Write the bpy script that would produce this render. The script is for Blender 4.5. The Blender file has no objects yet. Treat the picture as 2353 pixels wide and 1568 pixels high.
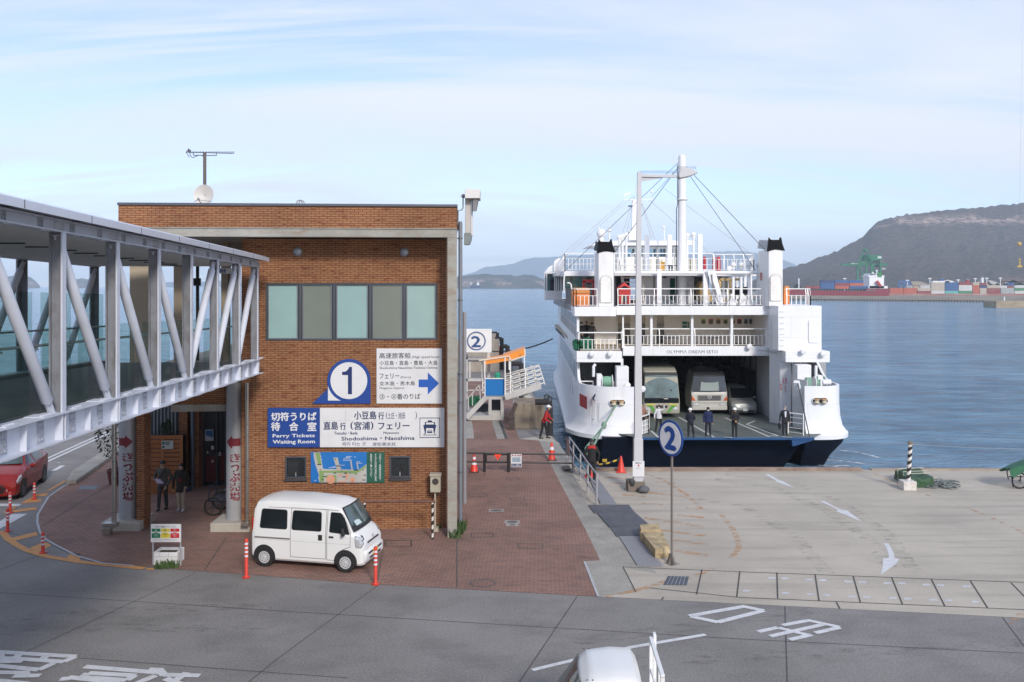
import bpy,bmesh,math,random
from mathutils import Vector,Matrix
from math import radians as R,sin,cos,pi,tan
random.seed(7)
sc=bpy.context.scene
COL=sc.collection
# -- camera
H,F,CX,HY=7.5,2000.0,1176.5,657.0
cam=bpy.data.cameras.new("camera")
cam.sensor_width=36.0
cam.lens=36.0*F/2353.0
cam.shift_y=(HY-784.0)/2353.0
cam.clip_start,cam.clip_end=0.2,60000
cam_ob=bpy.data.objects.new("camera",cam)
cam_ob.location=(0,0,H)
cam_ob.rotation_euler=(R(90),0,0)
COL.objects.link(cam_ob)
sc.camera=cam_ob
# -- light
SUN_EL,SUN_AZ=R(30),R(160)
sun=bpy.data.lights.new("sun",'SUN')
sun.energy,sun.angle,sun.color=1.25,R(10),(1.0,0.93,0.84)
so=bpy.data.objects.new("sun",sun)
sd=Vector((sin(SUN_AZ)*cos(SUN_EL),cos(SUN_AZ)*cos(SUN_EL),sin(SUN_EL)))
so.rotation_euler=(-sd).to_track_quat('-Z','Y').to_euler()
so.location=(0,0,60)
COL.objects.link(so)
world=bpy.data.worlds.new("World")
sc.world=world
world.use_nodes=True
wt=world.node_tree
wn,wl=wt.nodes,wt.links
bg=wn['Background']
sky=wn.new('ShaderNodeTexSky')
sky.sky_type,sky.sun_disc='NISHITA',False
sky.sun_elevation,sky.sun_rotation=SUN_EL,SUN_AZ
sky.air_density,sky.dust_density,sky.ozone_density=1.0,0.4,1.6
tc=wn.new('ShaderNodeTexCoord')
sx=wn.new('ShaderNodeSeparateXYZ'); wl.new(tc.outputs['Generated'],sx.inputs[0])
def wmath(op,a,b=None):
 n=wn.new('ShaderNodeMath'); n.operation=op
 for i,v in enumerate((a,b)):
  if v is None:continue
  if isinstance(v,(int,float)):n.inputs[i].default_value=v
  else:wl.new(v,n.inputs[i])
 return n.outputs[0]
zz=wmath('ADD',wmath('MAXIMUM',sx.outputs[2],0.0),0.20)
px_,py_=wmath('DIVIDE',sx.outputs[0],zz),wmath('DIVIDE',sx.outputs[1],zz)
cb=wn.new('ShaderNodeCombineXYZ'); wl.new(px_,cb.inputs[0]); wl.new(py_,cb.inputs[1])
def cloud(scale,sx_,sy_,rot,lo,hi,det=6,dist=0.6,off=(0,0,0)):
 m=wn.new('ShaderNodeMapping'); wl.new(cb.outputs[0],m.inputs[0])
 m.inputs['Rotation'].default_value=(0,0,rot); m.inputs['Scale'].default_value=(sx_,sy_,1)
 m.inputs['Location'].default_value=off
 n=wn.new('ShaderNodeTexNoise'); wl.new(m.outputs[0],n.inputs['Vector'])
 n.inputs['Scale'].default_value=scale; n.inputs['Detail'].default_value=det
 n.inputs['Roughness'].default_value=0.55; n.inputs['Distortion'].default_value=dist
 r=wn.new('ShaderNodeMapRange'); r.interpolation_type='SMOOTHSTEP'
 wl.new(n.outputs[0],r.inputs[0]); r.inputs[1].default_value=lo; r.inputs[2].default_value=hi
 return r.outputs[0]
c1=cloud(0.8,0.45,1.7,R(-24),0.36,0.64)
c2=cloud(1.7,0.35,2.4,R(-32),0.40,0.70,8,1.1,(3,1,0))
c3=cloud(0.5,1,1,0,0.30,0.62,3,0.3,(5,2,0))
cl=wmath('MULTIPLY',wmath('MAXIMUM',c1,wmath('MULTIPLY',c2,0.85)),wmath('ADD',wmath('MULTIPLY',c3,0.45),0.55))
cl=wmath('ADD',wmath('MULTIPLY',cl,0.95),0.10)
mx=wn.new('ShaderNodeMix'); mx.data_type='RGBA'
wl.new(cl,mx.inputs[0])
tn=wn.new('ShaderNodeMix'); tn.data_type='RGBA'; tn.blend_type='MULTIPLY'; tn.inputs[0].default_value=1; tn.inputs[7].default_value=(.53,.525,.64,1)
wl.new(sky.outputs[0],tn.inputs[6]); wl.new(tn.outputs[2],mx.inputs[6])
mx.inputs[7].default_value=(2.70,2.82,3.10,1)
wl.new(mx.outputs[2],bg.inputs[0])
bg.inputs[1].default_value=0.15
sc.view_settings.view_transform='Standard'
sc.view_settings.look='None'
sc.view_settings.exposure=1.2
sc.view_settings.gamma=1.0
sc.cycles.max_bounces=8
sc.cycles.diffuse_bounces=5
sc.cycles.glossy_bounces=3
sc.cycles.transparent_max_bounces=24
sc.cycles.volume_bounces=5
sc.cycles.use_denoising=True
# -- pixels to points (photo measured 2353 x 1568)
def G(x,y,z=0.0):
 Y=F*(H-z)/(y-HY)
 return Vector(((x-CX)*Y/F,Y,z))
def W(x,y,Y):
 return Vector(((x-CX)*Y/F,Y,H-(y-HY)*Y/F))
def zoomed(x0,y0,s):
 return lambda x,y:((x0+x*s)/1.08797,(y0+y*s)/1.08797)
# -- materials
MATS={}
def mat(name,col,rough=0.6,metal=0.0,var=0.12,vs=1.5,bump=0.0,bs=30.0,stain=None,ss=(1,1,1),sa=0.5,spec=0.5,grain=0):
 if name in MATS:return MATS[name]
 m=bpy.data.materials.new(name); m.use_nodes=True
 nt=m.node_tree; n,l=nt.nodes,nt.links
 b=n['Principled BSDF']
 b.inputs['Roughness'].default_value=rough; b.inputs['Metallic'].default_value=metal
 b.inputs['Specular IOR Level'].default_value=spec
 t=n.new('ShaderNodeTexCoord')
 no=n.new('ShaderNodeTexNoise'); l.new(t.outputs['Object'],no.inputs['Vector'])
 no.inputs['Scale'].default_value=vs; no.inputs['Detail'].default_value=6; no.inputs['Roughness'].default_value=0.6
 mr=n.new('ShaderNodeMapRange'); l.new(no.outputs[0],mr.inputs[0])
 mr.inputs[1].default_value,mr.inputs[2].default_value=0.25,0.75
 mr.inputs[3].default_value,mr.inputs[4].default_value=1-var,1+var
 mm=n.new('ShaderNodeMix'); mm.data_type='RGBA'; mm.blend_type='MULTIPLY'; mm.inputs[0].default_value=1
 mm.inputs[6].default_value=(*col,1); l.new(mr.outputs[0],mm.inputs[7])
 out=mm.outputs[2]
 if stain:
  mp=n.new('ShaderNodeMapping'); l.new(t.outputs['Object'],mp.inputs[0]); mp.inputs['Scale'].default_value=ss
  n2=n.new('ShaderNodeTexNoise'); l.new(mp.outputs[0],n2.inputs['Vector']); n2.inputs['Scale'].default_value=1; n2.inputs['Detail'].default_value=7; n2.inputs['Roughness'].default_value=.65
  r2=n.new('ShaderNodeMapRange'); l.new(n2.outputs[0],r2.inputs[0]); r2.inputs[1].default_value,r2.inputs[2].default_value=0.48,0.72
  r2.inputs[3].default_value,r2.inputs[4].default_value=0,sa
  m2=n.new('ShaderNodeMix'); m2.data_type='RGBA'; l.new(r2.outputs[0],m2.inputs[0]); l.new(out,m2.inputs[6]); m2.inputs[7].default_value=(*stain,1)
  out=m2.outputs[2]
 if grain:
  g=n.new('ShaderNodeTexNoise'); l.new(t.outputs['Object'],g.inputs['Vector']); g.inputs['Scale'].default_value=22; g.inputs['Detail'].default_value=4; g.inputs['Roughness'].default_value=.8
  gr=n.new('ShaderNodeMapRange'); l.new(g.outputs[0],gr.inputs[0]); gr.inputs[1].default_value,gr.inputs[2].default_value,gr.inputs[3].default_value,gr.inputs[4].default_value=.3,.7,1-grain,1+grain
  gm=n.new('ShaderNodeMix'); gm.data_type='RGBA'; gm.blend_type='MULTIPLY'; gm.inputs[0].default_value=1; l.new(out,gm.inputs[6]); l.new(gr.outputs[0],gm.inputs[7]); out=gm.outputs[2]
 l.new(out,b.inputs['Base Color'])
 if bump:
  n3=n.new('ShaderNodeTexNoise'); l.new(t.outputs['Object'],n3.inputs['Vector']); n3.inputs['Scale'].default_value=bs; n3.inputs['Detail'].default_value=5
  bp=n.new('ShaderNodeBump'); l.new(n3.outputs[0],bp.inputs['Height']); bp.inputs['Strength'].default_value=bump; bp.inputs['Distance'].default_value=0.02
  l.new(bp.outputs[0],b.inputs['Normal'])
 MATS[name]=m
 return m
def glass(name,tint=(0.75,0.85,0.82),op=0.25,gcol=(0.05,0.08,0.08)):
 """thin pane: part see-through, part tinted gloss"""
 if name in MATS:return MATS[name]
 m=bpy.data.materials.new(name); m.use_nodes=True
 n,l=m.node_tree.nodes,m.node_tree.links
 b=n['Principled BSDF']; b.inputs['Base Color'].default_value=(*gcol,1); b.inputs['Roughness'].default_value=0.04
 tr=n.new('ShaderNodeBsdfTransparent'); tr.inputs[0].default_value=(*tint,1)
 mx=n.new('ShaderNodeMixShader'); mx.inputs[0].default_value=op
 l.new(tr.outputs[0],mx.inputs[1]); l.new(b.outputs[0],mx.inputs[2])
 l.new(mx.outputs[0],n['Material Output'].inputs[0])
 MATS[name]=m
 return m
def brick_mat(name,c1,c2,mortar,bw,bh,ms,axis='xz',rot=0.0,offx=0.5,rough=0.8,blot=(0.25,0.07,0.03),ba=0.6,bump=0.4,world=False,blotlo=.56,bls=(4,14),tone=(.78,1.2)):
 if name in MATS:return MATS[name]
 m=bpy.data.materials.new(name); m.use_nodes=True
 n,l=m.node_tree.nodes,m.node_tree.links
 b=n['Principled BSDF']; b.inputs['Roughness'].default_value=rough; b.inputs['Specular IOR Level'].default_value=0.3
 t=n.new('ShaderNodeTexCoord'); s=n.new('ShaderNodeSeparateXYZ'); c=n.new('ShaderNodeCombineXYZ')
 if rot:
  mp=n.new('ShaderNodeMapping'); mp.inputs['Rotation'].default_value=(0,0,rot); l.new(t.outputs['Object'],mp.inputs[0]); l.new(mp.outputs[0],s.inputs[0])
 else:l.new(t.outputs['Object'],s.inputs[0])
 if axis=='xz':
  a=n.new('ShaderNodeMath'); a.operation='ADD'; l.new(s.outputs[0],a.inputs[0]); l.new(s.outputs[1],a.inputs[1])
  l.new(a.outputs[0],c.inputs[0]); l.new(s.outputs[2],c.inputs[1])
 else:
  l.new(s.outputs[0],c.inputs[0]); l.new(s.outputs[1],c.inputs[1])
 br=n.new('ShaderNodeTexBrick'); l.new(c.outputs[0],br.inputs['Vector'])
 br.offset=offx; br.inputs['Scale'].default_value=1
 br.inputs['Color1'].default_value=(*c1,1); br.inputs['Color2'].default_value=(*c2,1); br.inputs['Mortar'].default_value=(*mortar,1)
 br.inputs['Brick Width'].default_value=bw; br.inputs['Row Height'].default_value=bh; br.inputs['Mortar Size'].default_value=ms
 br.inputs['Mortar Smooth'].default_value=0.2; br.inputs['Bias'].default_value=-0.35
 mp2=n.new('ShaderNodeMapping'); l.new(c.outputs[0],mp2.inputs[0]); mp2.inputs['Scale'].default_value=(bls[0],bls[1],1)
 no=n.new('ShaderNodeTexNoise'); l.new(mp2.outputs[0],no.inputs['Vector']); no.inputs['Scale'].default_value=1; no.inputs['Detail'].default_value=5
 mr=n.new('ShaderNodeMapRange'); l.new(no.outputs[0],mr.inputs[0]); mr.inputs[1].default_value,mr.inputs[2].default_value=blotlo,blotlo+.12; mr.inputs[4].default_value=ba
 m1=n.new('ShaderNodeMix'); m1.data_type='RGBA'; l.new(mr.outputs[0],m1.inputs[0]); l.new(br.outputs[0],m1.inputs[6]); m1.inputs[7].default_value=(*blot,1)
 n3=n.new('ShaderNodeTexNoise'); l.new(t.outputs['Object'],n3.inputs['Vector']); n3.inputs['Scale'].default_value=0.45; n3.inputs['Detail'].default_value=8; n3.inputs['Roughness'].default_value=.6
 r3=n.new('ShaderNodeMapRange'); l.new(n3.outputs[0],r3.inputs[0]); r3.inputs[1].default_value,r3.inputs[2].default_value=.3,.7; r3.inputs[3].default_value,r3.inputs[4].default_value=tone
 m2=n.new('ShaderNodeMix'); m2.data_type='RGBA'; m2.blend_type='MULTIPLY'; m2.inputs[0].default_value=1; l.new(m1.outputs[2],m2.inputs[6]); l.new(r3.outputs[0],m2.inputs[7])
 l.new(m2.outputs[2],b.inputs['Base Color'])
 iv=n.new('ShaderNodeMath'); iv.operation='SUBTRACT'; iv.inputs[0].default_value=1; l.new(br.outputs['Fac'],iv.inputs[1])
 bp=n.new('ShaderNodeBump'); bp.inputs['Strength'].default_value=bump; bp.inputs['Distance'].default_value=.01; l.new(iv.outputs[0],bp.inputs['Height']); l.new(bp.outputs[0],b.inputs['Normal'])
 MATS[name]=m
 return m
# -- mesh builder
class MB:
 def __init__(s):s.v,s.f,s.m,s.mi=[],[],[],0
 def add(s,vs,fs):
  o=len(s.v); s.v+=[Vector(p) for p in vs]
  for f in fs:s.f.append([i+o for i in f]); s.m.append(s.mi)
  return s
 def box(s,x0,x1,y0,y1,z0,z1):
  return s.hexa([(x0,y0,z0),(x1,y0,z0),(x1,y1,z0),(x0,y1,z0),(x0,y0,z1),(x1,y0,z1),(x1,y1,z1),(x0,y1,z1)])
 def hexa(s,p):
  return s.add(p,[(3,2,1,0),(4,5,6,7),(0,1,5,4),(1,2,6,5),(2,3,7,6),(3,0,4,7)])
 def bar(s,p,q,w,h,up=(0,0,1)):
  p,q=Vector(p),Vector(q); d=(q-p).normalized(); a=d.cross(Vector(up))
  if a.length<1e-4:a=d.cross(Vector((0,1,0)))
  a.normalize(); b=a.cross(d).normalized(); a=a*(w/2); b=b*(h/2)
  return s.hexa([p-a-b,p+a-b,q+a-b,q-a-b,p-a+b,p+a+b,q+a+b,q-a+b])
 def tube(s,pts,r,n=8,cap=True,ell=1.0):
  pts=[Vector(p) for p in pts]; k=len(pts)
  rs=r if isinstance(r,(list,tuple)) else[r]*k
  rings=[]; ref=None
  for i in range(k):
   d=(pts[min(i+1,k-1)]-pts[max(i-1,0)]).normalized()
   if ref is None:
    ref=d.cross(Vector((0,0,1)))
    if ref.length<1e-3:ref=d.cross(Vector((0,1,0)))
   ref=(ref-d*ref.dot(d)).normalized(); b=d.cross(ref)
   rings.append([pts[i]+ref*(cos(2*pi*j/n)*rs[i])+b*(sin(2*pi*j/n)*rs[i]*ell) for j in range(n)])
  return s.loft(rings,cap)
 def loft(s,rings,cap=True,closed=True):
  n=len(rings[0]); vs=[p for r in rings for p in r]; fs=[]
  m=n if closed else n-1
  for i in range(len(rings)-1):
   for j in range(m):
    fs.append((i*n+j,i*n+(j+1)%n,(i+1)*n+(j+1)%n,(i+1)*n+j))
  if cap:
   fs.append(tuple(range(n))[::-1]); fs.append(tuple((len(rings)-1)*n+j for j in range(n)))
  return s.add(vs,fs)
 def prism(s,pts,ex):
  pts=[Vector(p) for p in pts]; ex=Vector(ex); n=len(pts)
  return s.add(pts+[p+ex for p in pts],[tuple(range(n))[::-1],tuple(range(n,2*n))]+[(i,(i+1)%n,n+(i+1)%n,n+i) for i in range(n)])
 def sheet(s,pts):
  return s.add(pts,[tuple(range(len(pts)))])
 def lathe(s,prof,c=(0,0,0),n=16,ax=(0,0,1),cap=True):
  c=Vector(c); q=Vector((0,0,1)).rotation_difference(Vector(ax).normalized())
  return s.loft([[c+q@Vector((r*cos(2*pi*j/n),r*sin(2*pi*j/n),z)) for j in range(n)] for r,z in prof],cap)
 def ball(s,c,r,n=10,sx=1,sy=1,sz=1,q=None):
  c=Vector(c); rings=[]
  for i in range(n//2+1):
   a=-pi/2+pi*i/(n//2); rr=max(cos(a),0.03)
   rings.append([c+(q or Matrix.Identity(3))@Vector((r*rr*cos(2*pi*j/n)*sx,r*rr*sin(2*pi*j/n)*sy,r*sin(a)*sz)) for j in range(n)])
  return s.loft(rings)
 def ribbon(s,pts,w,z=None):
  """flat strip of width w along ground points"""
  pts=[Vector(p) for p in pts]; k=len(pts); A,B=[],[]
  for i in range(k):
   d=(pts[min(i+1,k-1)]-pts[max(i-1,0)]); d.z=0; d.normalize()
   nrm=Vector((-d.y,d.x,0))*(w/2); A.append(pts[i]+nrm); B.append(pts[i]-nrm)
  o=A+B
  return s.add(o,[(i,k+i,k+i+1,i+1) for i in range(k-1)])
 def xf(s,M):
  s.v=[M@p for p in s.v]; return s
 def build(s,name,m,parent=None,world=False,ang=35,bevel=0,subsurf=0,weld=False):
  me=bpy.data.meshes.new(name)
  vs=s.v
  if world and parent is not None:
   Mi=WM[parent.name]; vs=[Mi@p for p in vs]
  me.from_pydata([tuple(p) for p in vs],[],s.f)
  ms=m if isinstance(m,(list,tuple)) else[m]
  for q in ms:me.materials.append(q)
  if len(ms)>1:me.polygons.foreach_set('material_index',s.m)
  bm=bmesh.new(); bm.from_mesh(me)
  if weld:bmesh.ops.remove_doubles(bm,verts=bm.verts,dist=1e-4)
  bmesh.ops.recalc_face_normals(bm,faces=bm.faces)
  bm.to_mesh(me); bm.free()
  if ang:
   me.shade_smooth(); me.set_sharp_from_angle(angle=R(ang))
  o=bpy.data.objects.new(name,me); COL.objects.link(o)
  if parent is not None:o.parent=parent
  if bevel:
   b=o.modifiers.new('bevel','BEVEL'); b.width=bevel; b.segments=2; b.limit_method='ANGLE'
  if subsurf:
   b=o.modifiers.new('sub','SUBSURF'); b.levels=b.render_levels=subsurf
  return o
WM={}
def thing(name,label,cat,loc=(0,0,0),rz=0.0,group=None):
 o=bpy.data.objects.new(name,None); o.empty_display_size=.2; COL.objects.link(o)
 o.location=loc; o.rotation_euler=(0,0,rz)
 tag(o,label,cat,group)
 WM[o.name]=(Matrix.Translation(Vector(loc))@Matrix.Rotation(rz,4,'Z')).inverted()
 return o
def tag(o,label=None,cat=None,group=None,kind=None):
 if label:o['label']=label
 if cat:o['category']=cat
 if group:o['group']=group
 if kind:o['kind']=kind
 return o
def struct(name,mb,m,**k):
 return tag(mb.build(name,m,**k),kind='structure')
def copy_tree(o,loc=None,rz=None,label=None,parent=None):
 c=o.copy(); COL.objects.link(c)
 if parent is not None:c.parent=parent
 if loc is not None:c.location=loc
 if rz is not None:c.rotation_euler=(0,0,rz)
 if label:c['label']=label
 for ch in list(o.children):copy_tree(ch,parent=c)
 return c
DG=None
def textmesh(txt,size,weight=0.0,depth=0.002,align='CENTER',sxx=1.0,spacing=1.0):
 """lettering as a mesh lying in x (right), z (up), facing -y; centred"""
 cu=bpy.data.curves.new('lettering','FONT'); cu.body=txt; cu.size=size; cu.extrude=depth; cu.offset=weight
 cu.align_x=align; cu.align_y='CENTER'; cu.resolution_u=2; cu.space_character=spacing
 ob=bpy.data.objects.new('lettering',cu); COL.objects.link(ob)
 dg=bpy.context.evaluated_depsgraph_get(); dg.update()
 me=bpy.data.meshes.new_from_object(ob.evaluated_get(dg))
 vs=[Vector((v.co.x*sxx,-v.co.z,v.co.y)) for v in me.vertices]; fs=[tuple(p.vertices) for p in me.polygons]
 bpy.data.objects.remove(ob); bpy.data.curves.remove(cu); bpy.data.meshes.remove(me)
 return vs,fs
def fittext(mb,txt,x0,x1,z0,z1,y,weight=0.0,depth=0.003,M=None):
 """lettering stretched to fill the box x0..x1, z0..z1 at depth y"""
 vs,fs=textmesh(txt,1.0,0.0,0.0)
 if not vs:return
 ax,bx=min(v.x for v in vs),max(v.x for v in vs); az,bz=min(v.z for v in vs),max(v.z for v in vs)
 kx,kz=(x1-x0)/max(bx-ax,1e-6),(z1-z0)/max(bz-az,1e-6)
 offs=[(0,0)] if weight<=0 else[(0,0),(-1,0),(1,0),(0,1),(0,-1)]
 for i,(a,b) in enumerate(offs):
  P=[Vector((x0+(v.x-ax)*kx+a*weight*kz,y-depth+i*.0004,z0+(v.z-az)*kz+b*weight*kz*.8)) for v in vs]
  if M:P=[M@p for p in P]
  mb.add(P,fs)
white=lambda:mat('white_paint',(.80,.80,.80),.45,var=.04)
# ==== SETTING
SEA=-3.6
def sea_mat():
 m=bpy.data.materials.new('sea_water'); m.use_nodes=True
 n,l=m.node_tree.nodes,m.node_tree.links
 b=n['Principled BSDF']; b.inputs['Roughness'].default_value=.12; b.inputs['IOR'].default_value=1.33
 t=n.new('ShaderNodeTexCoord')
 def nz(scale,s,det=4,dist=.3):
  mp=n.new('ShaderNodeMapping'); l.new(t.outputs['Object'],mp.inputs[0]); mp.inputs['Scale'].default_value=s
  q=n.new('ShaderNodeTexNoise'); l.new(mp.outputs[0],q.inputs['Vector']); q.inputs['Scale'].default_value=scale; q.inputs['Detail'].default_value=det
  q.inputs['Roughness'].default_value=.6; q.inputs['Distortion'].default_value=dist
  return q.outputs[0]
 big=nz(.035,(.45,1.5,1),9,1.0)
 mr=n.new('ShaderNodeMapRange'); l.new(big,mr.inputs[0]); mr.inputs[1].default_value,mr.inputs[2].default_value=.36,.64
 sm_=nz(.30,(.5,1.3,1),6,.8); ms_=n.new('ShaderNodeMapRange'); l.new(sm_,ms_.inputs[0]); ms_.inputs[1].default_value,ms_.inputs[2].default_value=.34,.66
 ad=n.new('ShaderNodeMath'); ad.operation='MULTIPLY_ADD'; l.new(ms_.outputs[0],ad.inputs[0]); ad.inputs[1].default_value=.6; mu=n.new('ShaderNodeMath'); mu.operation='MULTIPLY'; l.new(mr.outputs[0],mu.inputs[0]); mu.inputs[1].default_value=.4; l.new(mu.outputs[0],ad.inputs[2])
 cm=n.new('ShaderNodeMix'); cm.data_type='RGBA'; l.new(ad.outputs[0],cm.inputs[0]); cm.inputs[6].default_value=(.020,.088,.165,1); cm.inputs[7].default_value=(.17,.335,.475,1)  # bright and dark wave faces painted into the base colour by noise
 l.new(cm.outputs[2],b.inputs['Base Color'])
 a=nz(.28,(.5,1.2,1),5,.6); c=nz(2.2,(.6,1.2,1),4,.4); w=nz(.08,(.5,1.3,1),3,.5)
 b1=n.new('ShaderNodeBump'); l.new(a,b1.inputs['Height']); b1.inputs['Strength'].default_value=1; b1.inputs['Distance'].default_value=.95
 b2=n.new('ShaderNodeBump'); l.new(c,b2.inputs['Height']); b2.inputs['Strength'].default_value=.9; b2.inputs['Distance'].default_value=.30; l.new(b1.outputs[0],b2.inputs['Normal'])
 b3=n.new('ShaderNodeBump'); l.new(w,b3.inputs['Height']); b3.inputs['Strength'].default_value=.8; b3.inputs['Distance'].default_value=2.6; l.new(b2.outputs[0],b3.inputs['Normal'])
 l.new(b3.outputs[0],b.inputs['Normal'])
 return m
mb=MB(); mb.sheet([(-14000,-60,SEA),(14000,-60,SEA),(14000,11500,SEA),(-14000,11500,SEA)])
struct('sea_water',mb,sea_mat(),ang=0)
asphalt=mat('asphalt',(.225,.215,.205),.85,var=.20,vs=.35,bump=.25,bs=60,stain=(.135,.129,.124),ss=(.5,.9,1),sa=.6,spec=.3,grain=.35)
concrete_apron=mat('apron_concrete',(.44,.40,.335),.85,var=.18,vs=.3,bump=.15,bs=40,stain=(.29,.265,.225),ss=(.16,1.5,1),sa=.75,spec=.3,grain=.15)
concrete_dark=mat('kerb_concrete',(.33,.315,.28),.9,var=.18,vs=1.2,bump=.3,bs=30,stain=(.20,.19,.17),ss=(.7,.7,1),sa=.6,spec=.3,grain=.25)
concrete=mat('concrete',(.40,.38,.33),.85,var=.14,vs=1.5,bump=.2,bs=25,stain=(.22,.21,.19),ss=(2.2,2.2,.5),sa=.6)
paver=brick_mat('paver_brick',(.285,.168,.130),(.205,.132,.110),(.07,.046,.04),.215,.105,.006,axis='xy',rot=R(2),blot=(.145,.105,.09),ba=.45,bump=.3,blotlo=.55,bls=(1.4,2.6))
paint_white=mat('road_paint_white',(.62,.63,.64),.7,var=.10,vs=3,stain=(.30,.30,.29),ss=(6,6,1),sa=.6)
def worn(name,col,lo,hi):
 m=bpy.data.materials.new(name); m.use_nodes=True
 n,l=m.node_tree.nodes,m.node_tree.links
 b=n['Principled BSDF']; b.inputs['Base Color'].default_value=(*col,1); b.inputs['Roughness'].default_value=.75
 t=n.new('ShaderNodeTexCoord'); mp=n.new('ShaderNodeMapping'); l.new(t.outputs['Object'],mp.inputs[0]); mp.inputs['Scale'].default_value=(1.2,3.2,1)
 q=n.new('ShaderNodeTexNoise'); l.new(mp.outputs[0],q.inputs['Vector']); q.inputs['Scale'].default_value=1.4; q.inputs['Detail'].default_value=9; q.inputs['Roughness'].default_value=.72
 r=n.new('ShaderNodeMapRange'); l.new(q.outputs[0],r.inputs[0]); r.inputs[1].default_value,r.inputs[2].default_value=lo,hi
 tr=n.new('ShaderNodeBsdfTransparent'); mx=n.new('ShaderNodeMixShader'); l.new(r.outputs[0],mx.inputs[0]); l.new(tr.outputs[0],mx.inputs[1]); l.new(b.outputs[0],mx.inputs[2])
 l.new(mx.outputs[0],n['Material Output'].inputs[0]); return m
orange_worn=worn('road_paint_orange_worn',(.58,.31,.13),.46,.66)
orange_faint=worn('road_paint_orange_faint',(.58,.32,.14),.50,.66)
orange_paint=mat('road_paint_orange',(.62,.29,.09),.75,var=.12,vs=3,stain=(.36,.20,.1),ss=(3,5,1),sa=.6)
joint=mat('joint_dark',(.075,.072,.068),.9,var=.2)
LE=[G(1330,1082),G(1268,1000),G(1235,925),G(1214,880)]
QY=35.6
land=[(-60,-30,0),(70,-30,0),(70,QY,0),(LE[0].x,QY,0),*[tuple(p) for p in LE[1:]],(LE[-1].x-.3,92,0),(-14,92,0),(-16,66,0),(-60,66,0)]
mb=MB(); mb.sheet(land); struct('road',mb,asphalt,ang=0)
mb=MB(); n=len(land); mb.add([Vector(p) for p in land]+[Vector((p[0],p[1],-7)) for p in land],[(i,(i+1)%n,n+(i+1)%n,n+i) for i in range(n)])
struct('quay_wall',mb,mat('quay_wall_concrete',(.30,.28,.24),.9,var=.2,vs=.8,stain=(.10,.09,.07),ss=(1,1,.5),sa=.8))
A0,A1=G(1375,1371,.004),G(2353,1420,.004)
A2=A0+(A1-A0)*(68/(A1.x-A0.x))
u4=lambda p,z:Vector((p[0],p[1],z))
br_r=[(1375,1371),(1343,1290),(1379,1288),(1348,1222),(1290,1115.7),(1253.7,1043),(1238,1012.8)]
mb=MB()
mb.sheet([A0,A2,Vector((69.8,QY-.12,.004)),Vector((LE[0].x+.05,QY-.12,.004))]+[u4(p-Vector((.1,0,0)),.004) for p in LE[1:2]]+[G(x,y,.004) for x,y in[(1193,1009),(1238,1012.8)][::1]]+[G(x,y,.004) for x,y in br_r[::-1][1:-1]])
struct('apron',mb,concrete_apron,ang=0)
mb=MB(); kr=[(1425.6,1234),(1351.7,1164),(1316.6,1091.5),(1304.5,1052.7),(1283,1016)]
mb.sheet([G(x,y,.008) for x,y in br_r[1:]]+[G(x,y,.008) for x,y in kr[::-1]]+[G(1510,1318,.008),G(1432,1302,.008),G(1461,1360,.008),G(1377,1370,.008)][0:1]+[G(1432,1303,.008),G(1462,1361,.008),G(1378,1370,.008)])
struct('kerb_strip',mb,concrete_dark,ang=0)
mb=MB(); mb.box(LE[0].x+.3,14.2,QY-.34,QY-.05,.0,.10); struct('quay_coping',mb,mat('rusty_coping',(.27,.20,.155),.8,var=.3,vs=2,stain=(.14,.07,.04),ss=(1,3,1),sa=.8),bevel=.015)
mb=MB(); mb.box(14.6,69,QY-.30,QY-.02,.0,.05); mb.box(LE[0].x+.6,14.2,QY-.62,QY-.5,.004,.02); struct('quay_edge_kerb',mb,mat('quay_edge',(.33,.27,.21),.85,var=.25,vs=2))
left_curve=[(337,1303),(308,1300),(234,1294),(176,1277),(129,1253),(105.5,1240),(91,1221),(85.6,1200),(86.5,1183),(97,1165),(111,1142),(140.7,1121),(158,1112),(205,1085),(255,1052),(275,1040),(300,1010)]
mb=MB()
bk=[(-11.5,70),(.0,70),(.25,56)]
mb.sheet([G(x,y,.008) for x,y in left_curve[::-1]]+[G(x,y,.008) for x,y in[(840,1341)]+br_r]+[G(1193,1009,.008),G(1180,972,.008),G(1178,925,.008)]+[Vector((.05,70,.008)),Vector((-11.5,70,.008))])
struct('brick_pavement',mb,paver,ang=0)
mb=MB(); mb.sheet([Vector((.1,57,.006)),G(1178,925,.006),u4(LE[2],.006)-Vector((.1,0,0)),u4(LE[3],.006)-Vector((.1,0,0)),Vector((LE[3].x-.4,90,.006)),Vector((.1,90,.006))])
struct('pier_pavement',mb,concrete_dark,ang=0)
mb=MB(); mb.ribbon([G(x,y,.02) for x,y in left_curve[1:13]],.07); mb.ribbon([G(x,y,.02) for x,y in[(1375,1371),(1343,1290)]],.06)
struct('kerb_line',mb,mat('kerb_edge',(.42,.43,.44),.7,var=.2,vs=4),ang=0)
mb=MB(); mb.prism([G(x,y,0.01) for x,y in[(152,1113),(166,1090),(262,1028),(330,985),(338,1000),(262,1052),(175,1113)]],(0,0,.16))
struct('kerb',mb,concrete_dark,bevel=.02)
def lines(name,segs,w,m,z):
 q=MB()
 for s in segs:q.ribbon([G(x,y,z) for x,y in s],w)
 return struct(name,q,m,ang=0)
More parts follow.
